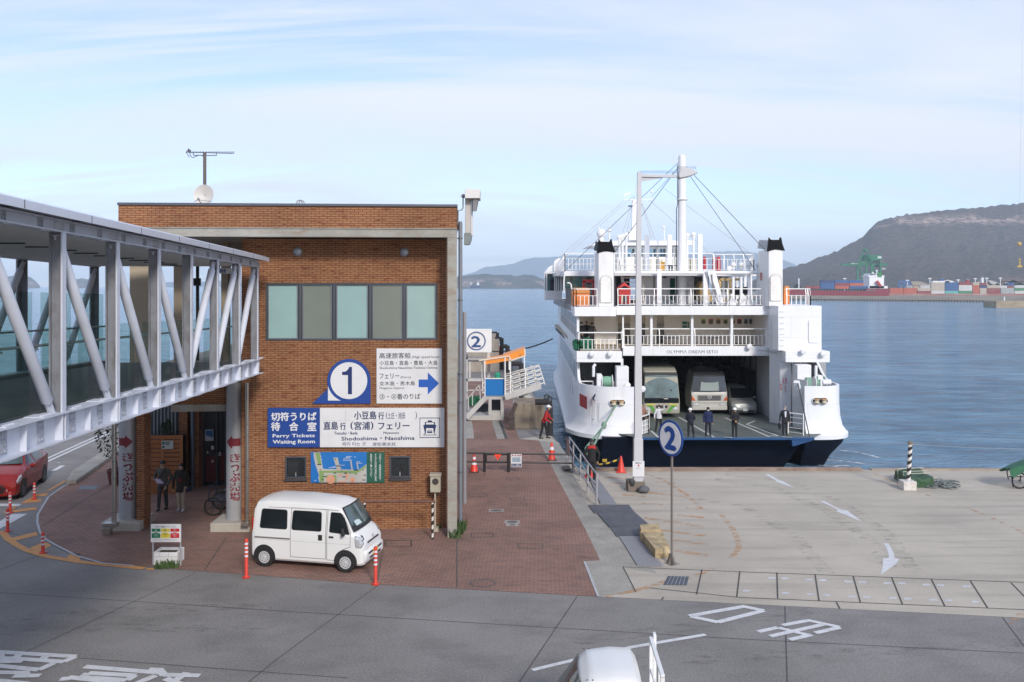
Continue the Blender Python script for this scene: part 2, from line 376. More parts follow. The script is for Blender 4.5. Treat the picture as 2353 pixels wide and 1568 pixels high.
lines('road_joint',[[(-60,1358),(0,1362),(643,1404),(1066,1430),(1709,1469),(2353,1501),(2500,1508)],[(0,1309),(101,1272)],[(-30,1539),(0,1525),(451,1316)],[(178,1512),(643,1547),(800,1558)],[(540,1592),(643,1510),(870,1344)],[(1326,1371),(1193,1568),(1160,1610)],[(1803.5,1394),(1809,1568),(1810,1610)],[(2303,1418),(2353,1485),(2380,1520)],[(0,1222),(60,1232)]],.024,joint,.004)
lines('pavement_joint',[[(1050,1238),(1050,1350)],[(86,1215),(255,1112)],[(520,1235),(470,1310)],[(880,1265),(866,1338)]],.03,joint,.012)
lines('drain_seam',[[(1432,1303),(1700,1314),(2500,1344)],[(1492,1351),(1700,1373),(2353,1401),(2500,1408)],[(1431,1302),(1461,1360)],[(1613,1309),(1600.5,1366)],[(1700,1313),(1693,1372)],[(1785.3,1316),(1787,1375)],[(1873,1320),(1882,1381)],[(1960.5,1324),(1977,1384)],[(2049,1327),(2074,1389)],[(2140,1331),(2171,1393)],[(2230,1335),(2270,1398)],[(2323,1339),(2385,1402)],[(1525,1372),(1520,1379)],[(1922,1384),(1930,1399)]],.035,joint,.010)
zb=zoomed(1860,1100,.2975)
mb=MB()
for(x,y) in[(235,1160),(345,1165),(545,1175),(660,1180),(875,1190),(995,1195),(1205,1203),(1325,1207),(1535,1217),(1650,1221),(1870,1230),(350,1287),(560,1297),(690,1305),(905,1317),(1030,1322),(1250,1330),(1375,1335),(1590,1345),(1720,1350),(1945,1361),(20,1270)]:
 mb.sheet([G(*zb(x+a,y+b),.009) for a,b in((-32,-8),(30,-8),(34,8),(-30,8))])
struct('drain_plate',mb,mat('inlay_plate',(.52,.53,.54),.7,var=.25,vs=5),ang=0)
arrow_sets=[[(175,290),(210,290),(290,335),(325,345),(428,407),(258,347),(272,343)],[(640,515),(675,515),(810,585),(870,595),(993,690),(770,597),(795,590)],[(1172,870),(1212,870),(1245,920),(1262,965),(1262,995),(1308,1000),(1280,1040),(1150,1135),(1165,1060),(1170,995),(1215,995),(1215,960),(1198,910)]]
for a in arrow_sets:
 mb=MB(); mb.sheet([G(*zb(x,y),.009) for x,y in a]); struct('road_arrow',mb,paint_white,ang=0)
zl=zoomed(0,1080,.22962)
def marks(name,zf,polys,m,z,s=None):
 q=MB()
 for p in polys:q.sheet([G(*zf(x,y),z) for x,y in p])
 return struct(name,q,m,ang=0)
marks('orange_marking',zl,[[(130,855),(395,820),(402,845),(100,882),(36,888),(75,850)],[(150,815),(190,812),(160,838),(110,848)],[(220,780),(345,712),(400,675),(528,668),(500,695),(400,705),(365,737),(460,733),(440,760)],[(485,655),(700,530),(715,540),(550,632)],[(100,1160),(395,1088),(412,1125),(152,1188)],[(320,1268),(490,1193),(566,1236),(410,1312)],[(715,1378),(785,1310),(880,1340),(868,1398)]],orange_paint,.008)
mb=MB(); zq=zoomed(0,1000,.3189)
mb.ribbon([G(*zl(x,y),.010) for x,y in[(25,1082),(85,1165),(180,1228),(280,1283),(400,1323),(520,1357),(700,1387),(871,1415)]]+[G(*zq(x,y),.010) for x,y in[(900,1298),(1130,1321)]],.2)
mb.ribbon([G(*zq(x,y),.010) for x,y in[(1150,1325),(1210,1328)]],.13)
struct('orange_line',mb,orange_paint,ang=0)
marks('white_marking',zl,[[(-60,780),(240,785),(195,812),(-60,807)],[(-60,1010),(130,893),(300,893),(0,1055),(-60,1085)],[(550,425),(655,368),(710,366),(610,423)],[(610,334),(655,331),(640,337)],[(430,318),(1190,-20),(1190,-8),(440,330)],[(440,348),(1190,8),(1190,21),(450,362)]],paint_white,.008)
def strokes(name,zf,segs,w,z=.009):
 q=MB()
 for i,s in enumerate(segs):q.ribbon([G(*zf(x,y),z+.0005*i) for x,y in s],w)
 return struct(name,q,paint_white,ang=0)
z3=zoomed(1660,1480,.38249); z8=zoomed(0,1360,.29749); z6=zoomed(1160,1360,.29749)
strokes('road_lettering',z3,[[(165,157),(520,95)],[(505,92),(655,122)],[(350,198),(650,122)],[(175,160),(355,198)]],.16)
strokes('road_lettering',z3,[[(615,260),(745,232)],[(695,290),(1060,208)],[(775,218),(945,186)],[(935,184),(1150,230)],[(990,268),(1150,232)],[(750,234),(950,284)],[(820,312),(965,280)]],.14)
strokes('road_line',z6,[[(575,1060),(820,1000),(1420,865),(2030,762)]],.12)
strokes('road_lettering',z8,[[(-250,890),(0,908),(635,946)],[(-250,975),(0,990),(195,985)],[(0,925),(0,965)],[(-200,955),(110,962),(540,990)],[(535,990),(635,946)],[(165,925),(130,960)],[(390,940),(350,975)],[(-200,1010),(0,1025),(330,1058)],[(325,1058),(455,1000)],[(-200,1068),(0,1080),(240,1082)],[(110,1110),(340,1105)],[(160,1120),(240,1080)],[(-200,1140),(0,1150),(230,1175)]],.16)
strokes('road_lettering',z8,[[(710,1030),(1370,1085)],[(1250,1055),(1340,1055),(1380,1105)],[(740,1085),(1140,1105)],[(1135,1103),(1065,1145)],[(690,1120),(1065,1145)],[(740,1085),(690,1120)],[(1380,1100),(1680,1106)],[(1570,1080),(1440,1170)],[(1310,1105),(1140,1175)],[(505,1135),(600,1130)],[(570,1120),(1000,1165)],[(1390,1130),(1520,1180)]],.16)
zo=zoomed(1140,1040,.2635)
mb=MB()
def orib(pts,w,z=.009):mb.ribbon([G(*zo(x,y),z) for x,y in pts],w)
orib([(1700,520),(1950,600),(2180,740),(2330,880)],.16)
mb.ribbon([G(x,y,.009) for x,y in[(1655,1180),(1682,1212),(1697,1245),(1697,1262),(1680,1283)]],.17)
mb.ribbon([G(x,y,.0095) for x,y in[(1395,1372),(1500,1347),(1535,1333)]],.17); mb.ribbon([G(x,y,.0095) for x,y in[(1580,1331),(1640,1306)]],.15)
for i,s in enumerate([[(1415,580),(1640,600)],[(1470,632),(1760,665)],[(1580,748),(1800,765)],[(1760,828),(1960,845)],[(1800,722),(2200,770)],[(1780,965),(2350,1052)],[(2100,940),(2350,965)],[(1900,1078),(2390,1140)],[(2060,1180),(2390,1225)],[(2190,875),(2390,890)],[(2050,1275),(2390,1320)],[(1900,628),(2080,640)]]):orib(s,.22,.0098+.0003*i)
struct('orange_hatching',mb,orange_worn,ang=0)
mb=MB(); mb.ribbon([G(*zb(x,y),.009) for x,y in[(1080,280),(1380,405),(1560,470),(1720,512),(1900,580),(2030,630)]],.13); mb.ribbon([G(*zb(x,y),.009) for x,y in[(2080,655),(2290,750),(2450,840)]],.13)
mb.ribbon([G(x,y,.009) for x,y in[(2340,1416),(2353,1408),(2380,1395)]],.15); mb.ribbon([G(x,y,.0085) for x,y in[(2318,1432),(2343,1416)]],.15)
struct('orange_guide_line',mb,orange_faint,ang=0)
tyre_m=worn('tyre_mark',(.16,.15,.14),.50,.95)
for zz_,pts in((zb,[(-250,330),(250,400),(700,600),(1050,830),(1230,1080)]),(zb,[(-150,290),(420,360),(880,560),(1220,800),(1420,1090)]),(zb,[(-500,480),(0,560),(420,800),(700,1120)]),(z3,[(-600,330),(300,210),(1000,120)]),(z3,[(-600,480),(500,430),(1500,380),(2400,330)]),(z8,[(-100,640),(900,560),(2300,520)]),(z8,[(-100,760),(900,700),(2300,720)])):
 mb=MB(); mb.ribbon([G(*zz_(x,y),.0065) for x,y in pts],.42); struct('tyre_mark',mb,tyre_m,ang=0)
zc=zoomed(1140,1040,.2635)
q1,q2=MB(),MB()
for(x0,x1,y,h,t) in[(115,275,562,26,0),(122,300,751,26,0),(470,598,597,20,0),(512,655,787,24,0),(525,675,838,24,0),(142,358,1131,38,0),(588,825,1234,44,0)]:
 P=[G(*zc(a,b),.012) for a,b in((x0,y-h/2),(x1-8,y-h/2),(x1,y+h/2),(x0+6,y+h/2))]
 q1.ribbon(P[:2],.04); q1.ribbon(P[2:],.04); q1.ribbon([P[1],P[2]],.03); q1.ribbon([P[3],P[0]],.03)
for(x0,x1,y,h) in[(885,945,1249,14),(965,1030,1183,10)]:
 P=[G(a,b,.012) for a,b in((x0,y-h/2),(x1,y-h/2),(x1,y+h/2),(x0,y+h/2))]
 q1.ribbon(P[:2],.04); q1.ribbon(P[2:],.04); q1.ribbon([P[1],P[2]],.04); q1.ribbon([P[3],P[0]],.04)
struct('inspection_cover',q1,mat('cover_rim',(.085,.08,.075),.7,.3))
for(x0,x1,y,h) in[(312,452,897,26),(462,605,1006,28),(475,592,1034,24)]:
 q2.sheet([G(*zc(a,b),.011) for a,b in((x0,y-h/2),(x1,y-h/2),(x1,y+h/2),(x0,y+h/2))])
struct('cover_frame',q2,mat('cover_plate',(.36,.34,.30),.8,var=.2),ang=0)
q=MB()
for(x0,x1,y,h) in[(320,445,897,18),(480,588,1006,20),(505,565,1034,12)]:
 c=G(*zc((x0+x1)/2,y),.014); rx=(G(*zc(x1,y))-G(*zc(x0,y))).x/2; ry=(G(*zc(x0,y-h/2))-G(*zc(x0,y+h/2))).y/2
 q.sheet([c+Vector((rx*cos(a*pi/12),ry*sin(a*pi/12),0)) for a in range(24)])
c=G(1109,1340,.012)
q.ribbon([c+Vector((.30*cos(a*pi/12),.30*sin(a*pi/12),0)) for a in range(25)],.04)
struct('manhole_cover',q,mat('manhole_iron',(.12,.115,.11),.6,.4,var=.3,vs=20),ang=0)
q=MB(); P=[G(x,y,.012) for x,y in[(1535,1324),(1583,1325),(1578,1345),(1524,1344)]]; q.sheet(P)
struct('drain_grating',q,mat('grating_iron',(.10,.11,.125),.5,.5),ang=0)
q=MB()
for i in range(1,6):
 t=i/6; q.ribbon([P[0].lerp(P[1],t)+Vector((0,0,.006)),P[3].lerp(P[2],t)+Vector((0,0,.006))],.02)
struct('grating_bar',q,mat('grating_bar_steel',(.34,.35,.36),.5,.6),ang=0)
q=MB(); q.sheet([G(x,y,.012) for x,y in[(186,1117),(226,1117),(220,1125),(178,1125)]]); struct('drain_cover',q,mat('grating_iron',(.1,.1,.1)),ang=0)
# -- hills
def ramp_mat(name,base,alt,rock=None,band=None,s=.02):
 m=bpy.data.materials.new(name); m.use_nodes=True
 n,l=m.node_tree.nodes,m.node_tree.links
 b=n['Principled BSDF']; b.inputs['Roughness'].default_value=1; b.inputs['Specular IOR Level'].default_value=0
 t=n.new('ShaderNodeTexCoord')
 q=n.new('ShaderNodeTexNoise'); l.new(t.outputs['Object'],q.inputs['Vector']); q.inputs['Scale'].default_value=s; q.inputs['Detail'].default_value=12; q.inputs['Roughness'].default_value=.7
 r=n.new('ShaderNodeMapRange'); l.new(q.outputs[0],r.inputs[0]); r.inputs[1].default_value,r.inputs[2].default_value=.38,.62
 c=n.new('ShaderNodeMix'); c.data_type='RGBA'; l.new(r.outputs[0],c.inputs[0]); c.inputs[6].default_value=(*base,1); c.inputs[7].default_value=(*alt,1)
 out=c.outputs[2]
 if rock:
  sp=n.new('ShaderNodeSeparateXYZ'); l.new(t.outputs['Object'],sp.inputs[0])
  def rng(o,a,b_,c_,d_):
   f=n.new('ShaderNodeMapRange'); l.new(o,f.inputs[0])
   for i,v in enumerate((a,b_,c_,d_)):f.inputs[i+1].default_value=v
   return f.outputs[0]
  def mul(a,b_):
   f=n.new('ShaderNodeMath'); f.operation='MULTIPLY'; l.new(a,f.inputs[0]); l.new(b_,f.inputs[1]); return f.outputs[0]
  q2=n.new('ShaderNodeTexNoise'); l.new(t.outputs['Object'],q2.inputs['Vector']); q2.inputs['Scale'].default_value=.008; q2.inputs['Detail'].default_value=2
  q3=n.new('ShaderNodeTexNoise'); l.new(t.outputs['Object'],q3.inputs['Vector']); q3.inputs['Scale'].default_value=.06; q3.inputs['Detail'].default_value=8; q3.inputs['Roughness'].default_value=.8
  fac=mul(mul(rng(sp.outputs[2],band[0],band[0]+18,0,1),rng(sp.outputs[2],band[1],band[1]+22,1,0)),mul(rng(q2.outputs[0],.50,.56,0,1),rng(q3.outputs[0],.46,.56,0,1)))
  c2=n.new('ShaderNodeMix'); c2.data_type='RGBA'; l.new(fac,c2.inputs[0]); l.new(out,c2.inputs[6]); c2.inputs[7].default_value=(*rock,1); out=c2.outputs[2]
 l.new(out,b.inputs['Base Color']); return m
from mathutils import noise as mn
def ridge(name,sil,Y,depth,m,cell,rough,cliff=None,front=.18,seed=0):
 """a hill whose crest follows the measured skyline at distance Y; real depth in front of and behind the crest"""
 P=[W(x,y,Y) for x,y in sil]
 x0,x1=P[0].x,P[-1].x; nx=max(8,int((x1-x0)/cell)); ny=34
 def crest(X):
  for a,b in zip(P,P[1:]):
   if a.x<=X<=b.x:return a.z+(b.z-a.z)*(X-a.x)/max(b.x-a.x,1e-6)
  return 0
 vs,fs=[],[]
 for i in range(nx+1):
  X=x0+(x1-x0)*i/nx; hz=max(crest(X)-SEA,0.0)
  for j in range(ny+1):
   t=j/ny
   if t<=.62:
    k=t/.62
    prof=(k*.74 if k<.72 else.533+(k-.72)/.28*.467) if cliff else sin(k*pi/2)**1.15
   else:prof=1-((t-.62)/.38)**1.6
   yy=Y-depth*.62+depth*t
   nv=mn.noise(Vector((X*.012+seed,yy*.012,0)))*18+mn.noise(Vector((X*.05+seed,yy*.05,3)))*6 if hz>40 else 0
   k2=(1-abs(t-.62)/.62)
   sh=mn.noise(Vector((X/cell*.9+seed,yy/cell*.9,9)))*rough
   xx=X*yy/Y
   vs.append((xx,yy,SEA-2+(hz+2)*prof+(nv*min(1,hz/120)*(prof*(1-prof)*3.2)+sh*min(1,hz/30))*(1 if t<.98 else 0)))
 for i in range(nx):
  for j in range(ny):
   a=i*(ny+1)+j; fs.append((a,a+ny+1,a+ny+2,a+1))
 q=MB(); q.add(vs,fs); return struct(name,q,m,ang=180)
zy=zoomed(1920,480,.272)
sil=[zy(x,y) for x,y in[(-260,860),(-100,800),(60,735),(145,708),(270,675),(380,638),(480,598),(590,560),(700,508),(790,455),(850,420),(900,395),(920,350),(960,308),(1020,264),(1090,238),(1250,208),(1400,188),(1550,173),(1750,153),(1830,143),(1900,148),(2100,123),(2353,98),(2600,85),(3000,90),(3500,160),(4200,420),(4800,820)]]
ridge('hill',sil,2500,1500,ramp_mat('hill_forest',(.026,.032,.018),(.135,.092,.076),(.46,.34,.29),(166,192),.085),9,5.5,cliff=True,seed=3)
far_forest=ramp_mat('far_hill',(.05,.055,.05),(.07,.07,.06),s=.01)
isl=ramp_mat('island_forest',(.05,.05,.035),(.085,.07,.05),(.42,.30,.22),(-3,22),.02)
ridge('island',[(1040,640),(1066,635),(1090,632),(1118,630),(1140,633),(1165,632),(1186,636),(1205,632),(1225,633),(1245,641),(1262,650),(1300,657)],3600,500,isl,14,5,seed=5)
ridge('island',[(-60,650),(-20,645),(15,637),(40,632),(60,634),(75,640),(92,657.6)],4200,420,isl,14,4,seed=9)
ridge('island',[(150,657.6),(168,644),(185,640),(205,643),(226,657.6)],4600,420,isl,14,4,seed=11)
ridge('island',[(330,657.8),(372,650),(420,646),(470,648),(520,645),(590,655),(640,657.8)],7600,420,far_forest,30,3,seed=12)
ridge('mountain',[(900,657),(1060,634),(1085,628),(1115,614),(1150,611),(1180,607),(1203,597),(1230,593),(1262,592),(1310,588),(1370,586),(1420,583),(1480,580),(1540,584),(1600,585),(1650,579),(1700,578),(1750,584),(1780,590),(1800,598),(1830,610),(1870,632),(1900,657)],9500,2200,far_forest,45,10,seed=21)
# ==== TICKET BUILDING
TH=R(3.6)
BO=G(1048,1236)
def bl(x,y,d):
 """pixel -> local building point on the plane d metres behind the front"""
 a=(x-CX)/F; c,s=cos(TH),sin(TH)
 U=(a*(BO.y+d*c)-BO.x+d*s)/(c-a*s)
 Y=BO.y+U*s+d*c
 return Vector((U,d,H-(y-HY)*Y/F))
brick=brick_mat('wall_brick',(.305,.146,.068),(.225,.103,.052),(.085,.036,.021),.23,.0677,.009,blot=(.135,.035,.016),ba=.85,blotlo=.55,bls=(3.2,12))
metal_dark=mat('frame_metal',(.075,.085,.10),.45,.4)
zs=zoomed(640,860,.24235)
bld=thing('ticket_building','two-storey orange brick ferry ticket building with concrete beam and flat roof','building',BO,TH)
WD=1.05
uL,uP0,uP1=bl(555,700,WD).x,bl(272,500,0).x,bl(1050,500,0).x
zTop,zCop,zBeT,zSof=bl(1000,470,0).z,bl(1000,476,0).z,bl(1000,526,0).z,bl(1000,546,0).z
uC0=bl(1028,800,0).x
def holed(mb,u0,u1,z0,z1,d,holes,rev=.14):
 us=sorted({u0,u1,*[h[0] for h in holes],*[h[1] for h in holes]}); zs_=sorted({z0,z1,*[h[2] for h in holes],*[h[3] for h in holes]})
 for a,b in zip(us,us[1:]):
  for e,f in zip(zs_,zs_[1:]):
   if any(h[0]<=(a+b)/2<=h[1] and h[2]<=(e+f)/2<=h[3] for h in holes):continue
   mb.sheet([(a,d,e),(b,d,e),(b,d,f),(a,d,f)])
 for a,b,e,f in holes:
  for p,q in(((a,e),(b,e)),((b,e),(b,f)),((b,f),(a,f)),((a,f),(a,e))):
   mb.sheet([(p[0],d,p[1]),(q[0],d,q[1]),(q[0],d+rev,q[1]),(p[0],d+rev,p[1])])
A,B=bl(610,783,WD),bl(1006,651,WD); big=(A.x,B.x,A.z,B.z)
A,B=bl(655,1100,WD),bl(704,1049,WD); w1=(A.x,B.x,A.z,B.z)
A,B=bl(895,1099,WD),bl(943,1048,WD); w2=(A.x,B.x,A.z,B.z)
mb=MB(); holed(mb,uL,-.3,0,zSof,WD,[big,w1,w2])
mb.sheet([(uL,WD,0),(uL,12,0),(uL,12,zSof),(uL,WD,zSof)]); mb.sheet([(-.3,WD,0),(-.3,12,0),(-.3,12,zSof),(-.3,WD,zSof)]); mb.sheet([(uL,12,0),(-.3,12,0),(-.3,12,zSof),(uL,12,zSof)])
mb.build('wall',brick,bld,ang=0)
mb=MB(); mb.box(uP0,uP1,0,.28,zBeT+.012,zCop); mb.box(uP0,uP0+.28,.28,12.4,zBeT+.012,zCop); mb.box(uP1-.28,uP1,.28,12.4,zBeT+.012,zCop); mb.box(uP0+.28,uP1-.28,12.1,12.4,zBeT+.012,zCop)
mb.build('parapet',brick,bld,ang=0)
mb=MB()
for a in((uP0-.02,uP1+.02,-.05,.31),(uP0-.02,uP0+.31,.31,12.4),(uP1-.31,uP1+.02,.31,12.4)):mb.box(*a,zCop,zTop)
mb.build('coping',mat('coping_metal',(.10,.11,.13),.5,.3),bld,bevel=.012)
conc_beam=mat('beam_concrete',(.31,.305,.27),.85,var=.22,vs=1.1,bump=.2,bs=20,stain=(.24,.17,.11),ss=(1.6,1,5),sa=.75)
mb=MB(); mb.box(uP0,uP1,-.02,.42,zSof,zBeT-.02); mb.box(uP0-.01,uP1+.01,-.05,.30,zBeT-.02,zBeT+.012)
mb.build('beam',conc_beam,bld,bevel=.01)
mb=MB(); mb.box(uC0,uP1,-.02,.5,-.02,zSof-.002); mb.build('column',conc_beam,bld,bevel=.012)
soffit=mat('soffit_paint',(.42,.40,.34),.8,var=.1)
mb=MB(); mb.box(uP0+.02,uP1-.02,.42,12.38,zSof+.05,zBeT-.03); mb.box(uP0+.4,uL,4.4,4.7,zSof-.3,zSof+.05); mb.build('roof',soffit,bld,ang=0)
wf=None
mb=MB(); d0=WD+.04
A,B,C_,D_=big
def rectframe(mb,u0,u1,z0,z1,w,y0,y1):
 mb.box(u0,u1,y0,y1,z0,z0+w); mb.box(u0,u1,y0,y1,z1-w,z1); mb.box(u0,u0+w,y0,y1,z0+w,z1-w); mb.box(u1-w,u1,y0,y1,z0+w,z1-w)
xs=[(612,688),(691,766),(769,849),(852,928),(930,1004)]
rectframe(mb,A+.002,B-.002,C_+.002,D_-.002,.05,WD-.015,WD+.12)
for(a,b) in zip(xs,xs[1:]):
 m0=bl((a[1]+b[0])/2,700,WD).x; mb.box(m0-.05,m0+.05,WD-.012,WD+.11,C_+.052,D_-.052); mb.box(m0-.028,m0+.028,WD-.03,WD-.012,C_+.052,D_-.052)
win=mb.build('window',metal_dark,bld,bevel=.006)
teal=mat('film_glass_teal',(.27,.41,.40),.18,var=.05,spec=.6); grey=mat('film_glass_grey',(.175,.205,.175),.18,var=.06,spec=.6)
for i,(a,b) in enumerate(xs):
 ua,ub=bl(a,700,WD).x+(.05 if i==0 else.06),bl(b,700,WD).x-(.05 if i==4 else.06)
 p=MB(); p.box(ua,ub,WD+.05,WD+.07,C_+.06,D_-.06); p.build('pane',teal if i%2==0 else grey,win,ang=0)
 p=MB(); rectframe(p,ua-.012,ub+.012,C_+.045,D_-.045,.03,WD+.018,WD+.05); p.build('sash',mat('sash_metal',(.20,.22,.24),.4,.5),win)
for(a,b,e,f) in(w1,w2):
 mb=MB(); rectframe(mb,a+.002,b-.002,e+.002,f-.002,.05,WD-.02,WD+.12); w=mb.build('window',metal_dark,bld,bevel=.005)
 p=MB(); p.box(a+.05,b-.05,WD+.06,WD+.075,e+.05,f-.05); p.build('pane',mat('dark_glass',(.018,.022,.024),.06,spec=.8),w,ang=0)
 p=MB(); p.box(a-.03,b+.03,WD-.07,WD-.001,e-.075,e-.01); p.build('sill',mat('sill_metal',(.06,.062,.07),.5,.3),w,bevel=.008)
 p=MB(); p.box((a+b)/2-.012,(a+b)/2+.012,WD-.005,WD+.055,e+.06,e+.18); p.build('latch',mat('latch_steel',(.5,.5,.5),.4,.6),w)
for x,y in((684,579),(929,580)):
 c=bl(x,y,WD); p=MB(); p.lathe([(.15,0),(.15,.02),(.14,.05),(.11,.10),(.05,.125),(.01,.13)],c,20,(0,-1,0)); p.build('vent',mat('vent_hood',(.30,.33,.37),.4,.4),bld)
mb=MB(); a,b=bl(300,930,1.8),bl(560,946,1.8)
zb1,zb0=bl(480,930,1.8).z,bl(480,946,1.8).z
mb.box(uP0+.9,uL+.05,1.8,2.15,zb0,zb1); mb.build('passage_beam',conc_beam,bld,bevel=.01)
mb=MB(); mb.box(uP0+.9,uL-.002,1.85,2.1,zb1+.003,4.72); mb.build('upper_wall',brick,bld,ang=0)
mb=MB(); mb.box(uP0+.3,uL-.003,1.0,12,4.72,5.02); mb.build('terrace_floor',soffit,bld,ang=0)
mb=MB(); ua,ub=bl(317.5,1000,1.7).x,bl(336,1000,1.7).x; mb.box(ua,ub,1.55,2.1,0,4.7); mb.build('pier',brick,bld,ang=0)
DB=7.3
mb=MB(); mb.box(bl(418,1000,DB).x,bl(437,1000,DB).x,DB-.35,DB+.2,0,4.7); mb.box(bl(449,1000,DB).x,bl(463,1000,DB).x,DB-.35,DB+.2,0,4.7)
mb.box(bl(437,1000,DB).x,bl(449,1000,DB).x,DB+.05,DB+.2,0,4.7); mb.box(bl(320,1000,DB).x,bl(418,1000,DB).x,DB,DB+.2,0,1.0); mb.build('pier',brick,bld,ang=0)
mb=MB(); zt=3.3; ua,ub=bl(320,1000,DB).x,bl(418,1000,DB).x
mb.box(ua,ub,DB+.02,DB+.06,1.0,4.6); hall=mb.build('hall_window',mat('hall_glass',(.045,.06,.065),.06,spec=.7,var=.3,vs=1),bld,ang=0)
mb=MB()
for i in range(9):mb.box(ua+.25+i*.13,ua+.30+i*.13,DB-.01,DB+.018,1.05,4.5)
mb.build('blind',mat('blind_slat',(.22,.25,.26),.6),hall)
u0,u1=bl(466,1000,DB).x,bl(575,1000,DB).x
mb=MB(); mb.box(u0,u1,DB+.05,DB+.12,0,4.6); dr=mb.build('door',mat('door_dark',(.022,.024,.028),.25,spec=.6),bld,ang=0)
mb=MB()
for x in(468,498,518,536):uu=bl(x,1000,DB).x; mb.box(uu-.04,uu+.04,DB,DB+.049,0,3.05)
mb.box(u0,u1,DB,DB+.046,2.85,3.0); mb.build('door_frame',mat('door_frame',(.05,.055,.065),.4,.3),dr)
mb=MB(); a,b=bl(473,1030,DB),bl(495,1100,DB); mb.box(a.x,b.x,DB+.035,DB+.048,.15,a.z-.3); mb.box(b.x+.16,b.x+.32,DB+.035,DB+.048,.2,a.z-.2); mb.build('red_panel',mat('red_interior',(.10,.012,.014),.4),dr)
mb=MB(); a,b=bl(530,975,DB),bl(548,950,DB); mb.box(a.x-.25,b.x,DB+.02,DB+.048,3.05,3.55); mb.build('transom',mat('transom_glass',(.11,.16,.15),.2),dr)
ps=thing('poster','blue and white poster taped to the dark entrance door','poster',(0,0,0))
def onb(p,d=0):return WMB@Vector((p.x,p.y+d,p.z))
WMB=Matrix.Translation(BO)@Matrix.Rotation(TH,4,'Z')
def bthing(name,label,cat,group=None):return thing(name,label,cat,BO,TH,group)
bpy.data.objects.remove(ps)
ps=bthing('poster','blue and white poster taped to the dark entrance door','poster')
zd=zoomed(280,960,.2296)
def prect(mb,zf,x0,y0,x1,y1,d,th=.008):
 a,b=bl(*zf(x0,y1),d),bl(*zf(x1,y0),d); mb.box(a.x,b.x,d,d+th,a.z,b.z)
q=MB(); prect(q,zd,1014,498,1105,622,DB-.04,.012); q.build('sheet',mat('poster_white',(.42,.46,.50),.5),ps,ang=0)
q=MB(); prect(q,zd,1022,508,1098,560,DB-.046,.006); q.prism([bl(*zd(x,y),DB-.046) for x,y in[(1022,560),(1040,560),(1060,530),(1072,545),(1098,585),(1098,560)]],(0,.006,0)); q.build('picture',mat('poster_blue',(.02,.14,.32),.5),ps,ang=0)
nt=0
for(x0,y0,x1,y1,lb) in[(1080,675,1110,715,'small white notice under the blue poster on the door'),(1032,735,1050,762,'tiny pale notice left of the lower door notice'),(1083,830,1103,858,'small white notice lowest on the door'),(1160,735,1188,782,'small white triangle sticker on the dark door glass')]:
 q=MB()
 if nt==3:
  q.prism([bl(*zd(x,y),DB-.045) for x,y in[(1160,765),(1188,765),(1174,735)]],(0,.005,0)); prect(q,zd,1157,773,1190,783,DB-.045,.005)
 else:prect(q,zd,x0,y0,x1,y1,DB-.05,.006)
 o=q.build('door_notice',mat('notice_white',(.45,.46,.45),.6),None,ang=0); o.location=BO; o.rotation_euler=(0,0,TH); tag(o,lb,'notice','notices on the entrance door'); nt+=1
tp=mat('terrace_panel',(.44,.37,.27),.7,var=.08)
mb=MB(); mb.box(bl(298,700,1.3).x,bl(341,700,1.3).x,1.3,1.6,5.02,zSof); mb.build('terrace_wall',tp,bld)
mb=MB(); mb.box(bl(341,700,1.4).x,bl(362,700,1.4).x,1.4,1.5,5.02,zSof); mb.build('terrace_door',mat('dark_panel',(.03,.03,.03),.4),bld)
for x0,x1 in((399,419),(508,524)):
 mb=MB(); mb.box(bl(x0,700,3).x,bl(x1,700,3).x,3.0,3.3,5.02,zSof); mb.build('terrace_column',tp,bld)
mb=MB(); mb.box(bl(450,700,3.5).x,bl(456,700,3.5).x,3.5,3.6,5.02,zSof); mb.box(bl(446,700,3.5).x,bl(462,700,3.5).x,3.4,3.5,7.5,7.75); mb.build('terrace_post',mat('dark_panel',(.03,.03,.03),.4),bld)
mb=MB(); mb.box(uP0+.3,uL-.01,11.6,11.64,5.05,6.15); mb.build('glass_balustrade',glass('balustrade_glass',(.55,.68,.66),.3),bld,ang=0)
mb=MB(); mb.box(uP0+.3,uL-.01,11.58,11.66,6.16,6.2); mb.build('handrail',mat('steel_rail',(.35,.37,.38),.35,.7),bld)
def tuft(name,label,pts,r,n,m,hgt):
 q=MB()
 for(cx,cy) in pts:
  c=G(cx,cy)
  for _ in range(n):
   a=random.uniform(0,2*pi); rr=r*random.random()**.6; p=c+Vector((rr*cos(a),rr*sin(a)*.6,.008)); t=random.uniform(0,2*pi); h=hgt*random.uniform(.4,1)
   lean=Vector((random.uniform(-.5,.5),random.uniform(-.5,.5),0))*h; w=Vector((cos(t),sin(t),0))*random.uniform(.012,.03)
   q.add([p-w,p+w,p+lean+Vector((0,0,h))+w*.3,p+lean*.9+Vector((0,0,h))-w*.3],[(0,1,2,3)])
 return tag(q.build(name,m,ang=0),label,'plant',kind='stuff')
leafg=mat('weed_green',(.055,.10,.028),.7,var=.45,vs=9)
tuft('grass','green weeds growing at the foot of the concrete column',[(1052,1228),(1056,1222),(1060,1218),(1045,1236),(1058,1212)],.18,70,leafg,.32)
tuft('grass','low weeds along the foot of the brick wall',[(960-i*7,1211+random.uniform(-1,2)) for i in range(12)]+[(984,1213),(1005,1214),(975,1210)],.12,26,leafg,.14)
tuft('grass','weeds sprouting beside the white planter box',[(390,1304),(382,1306),(398,1305),(367,1307)],.14,45,leafg,.20)
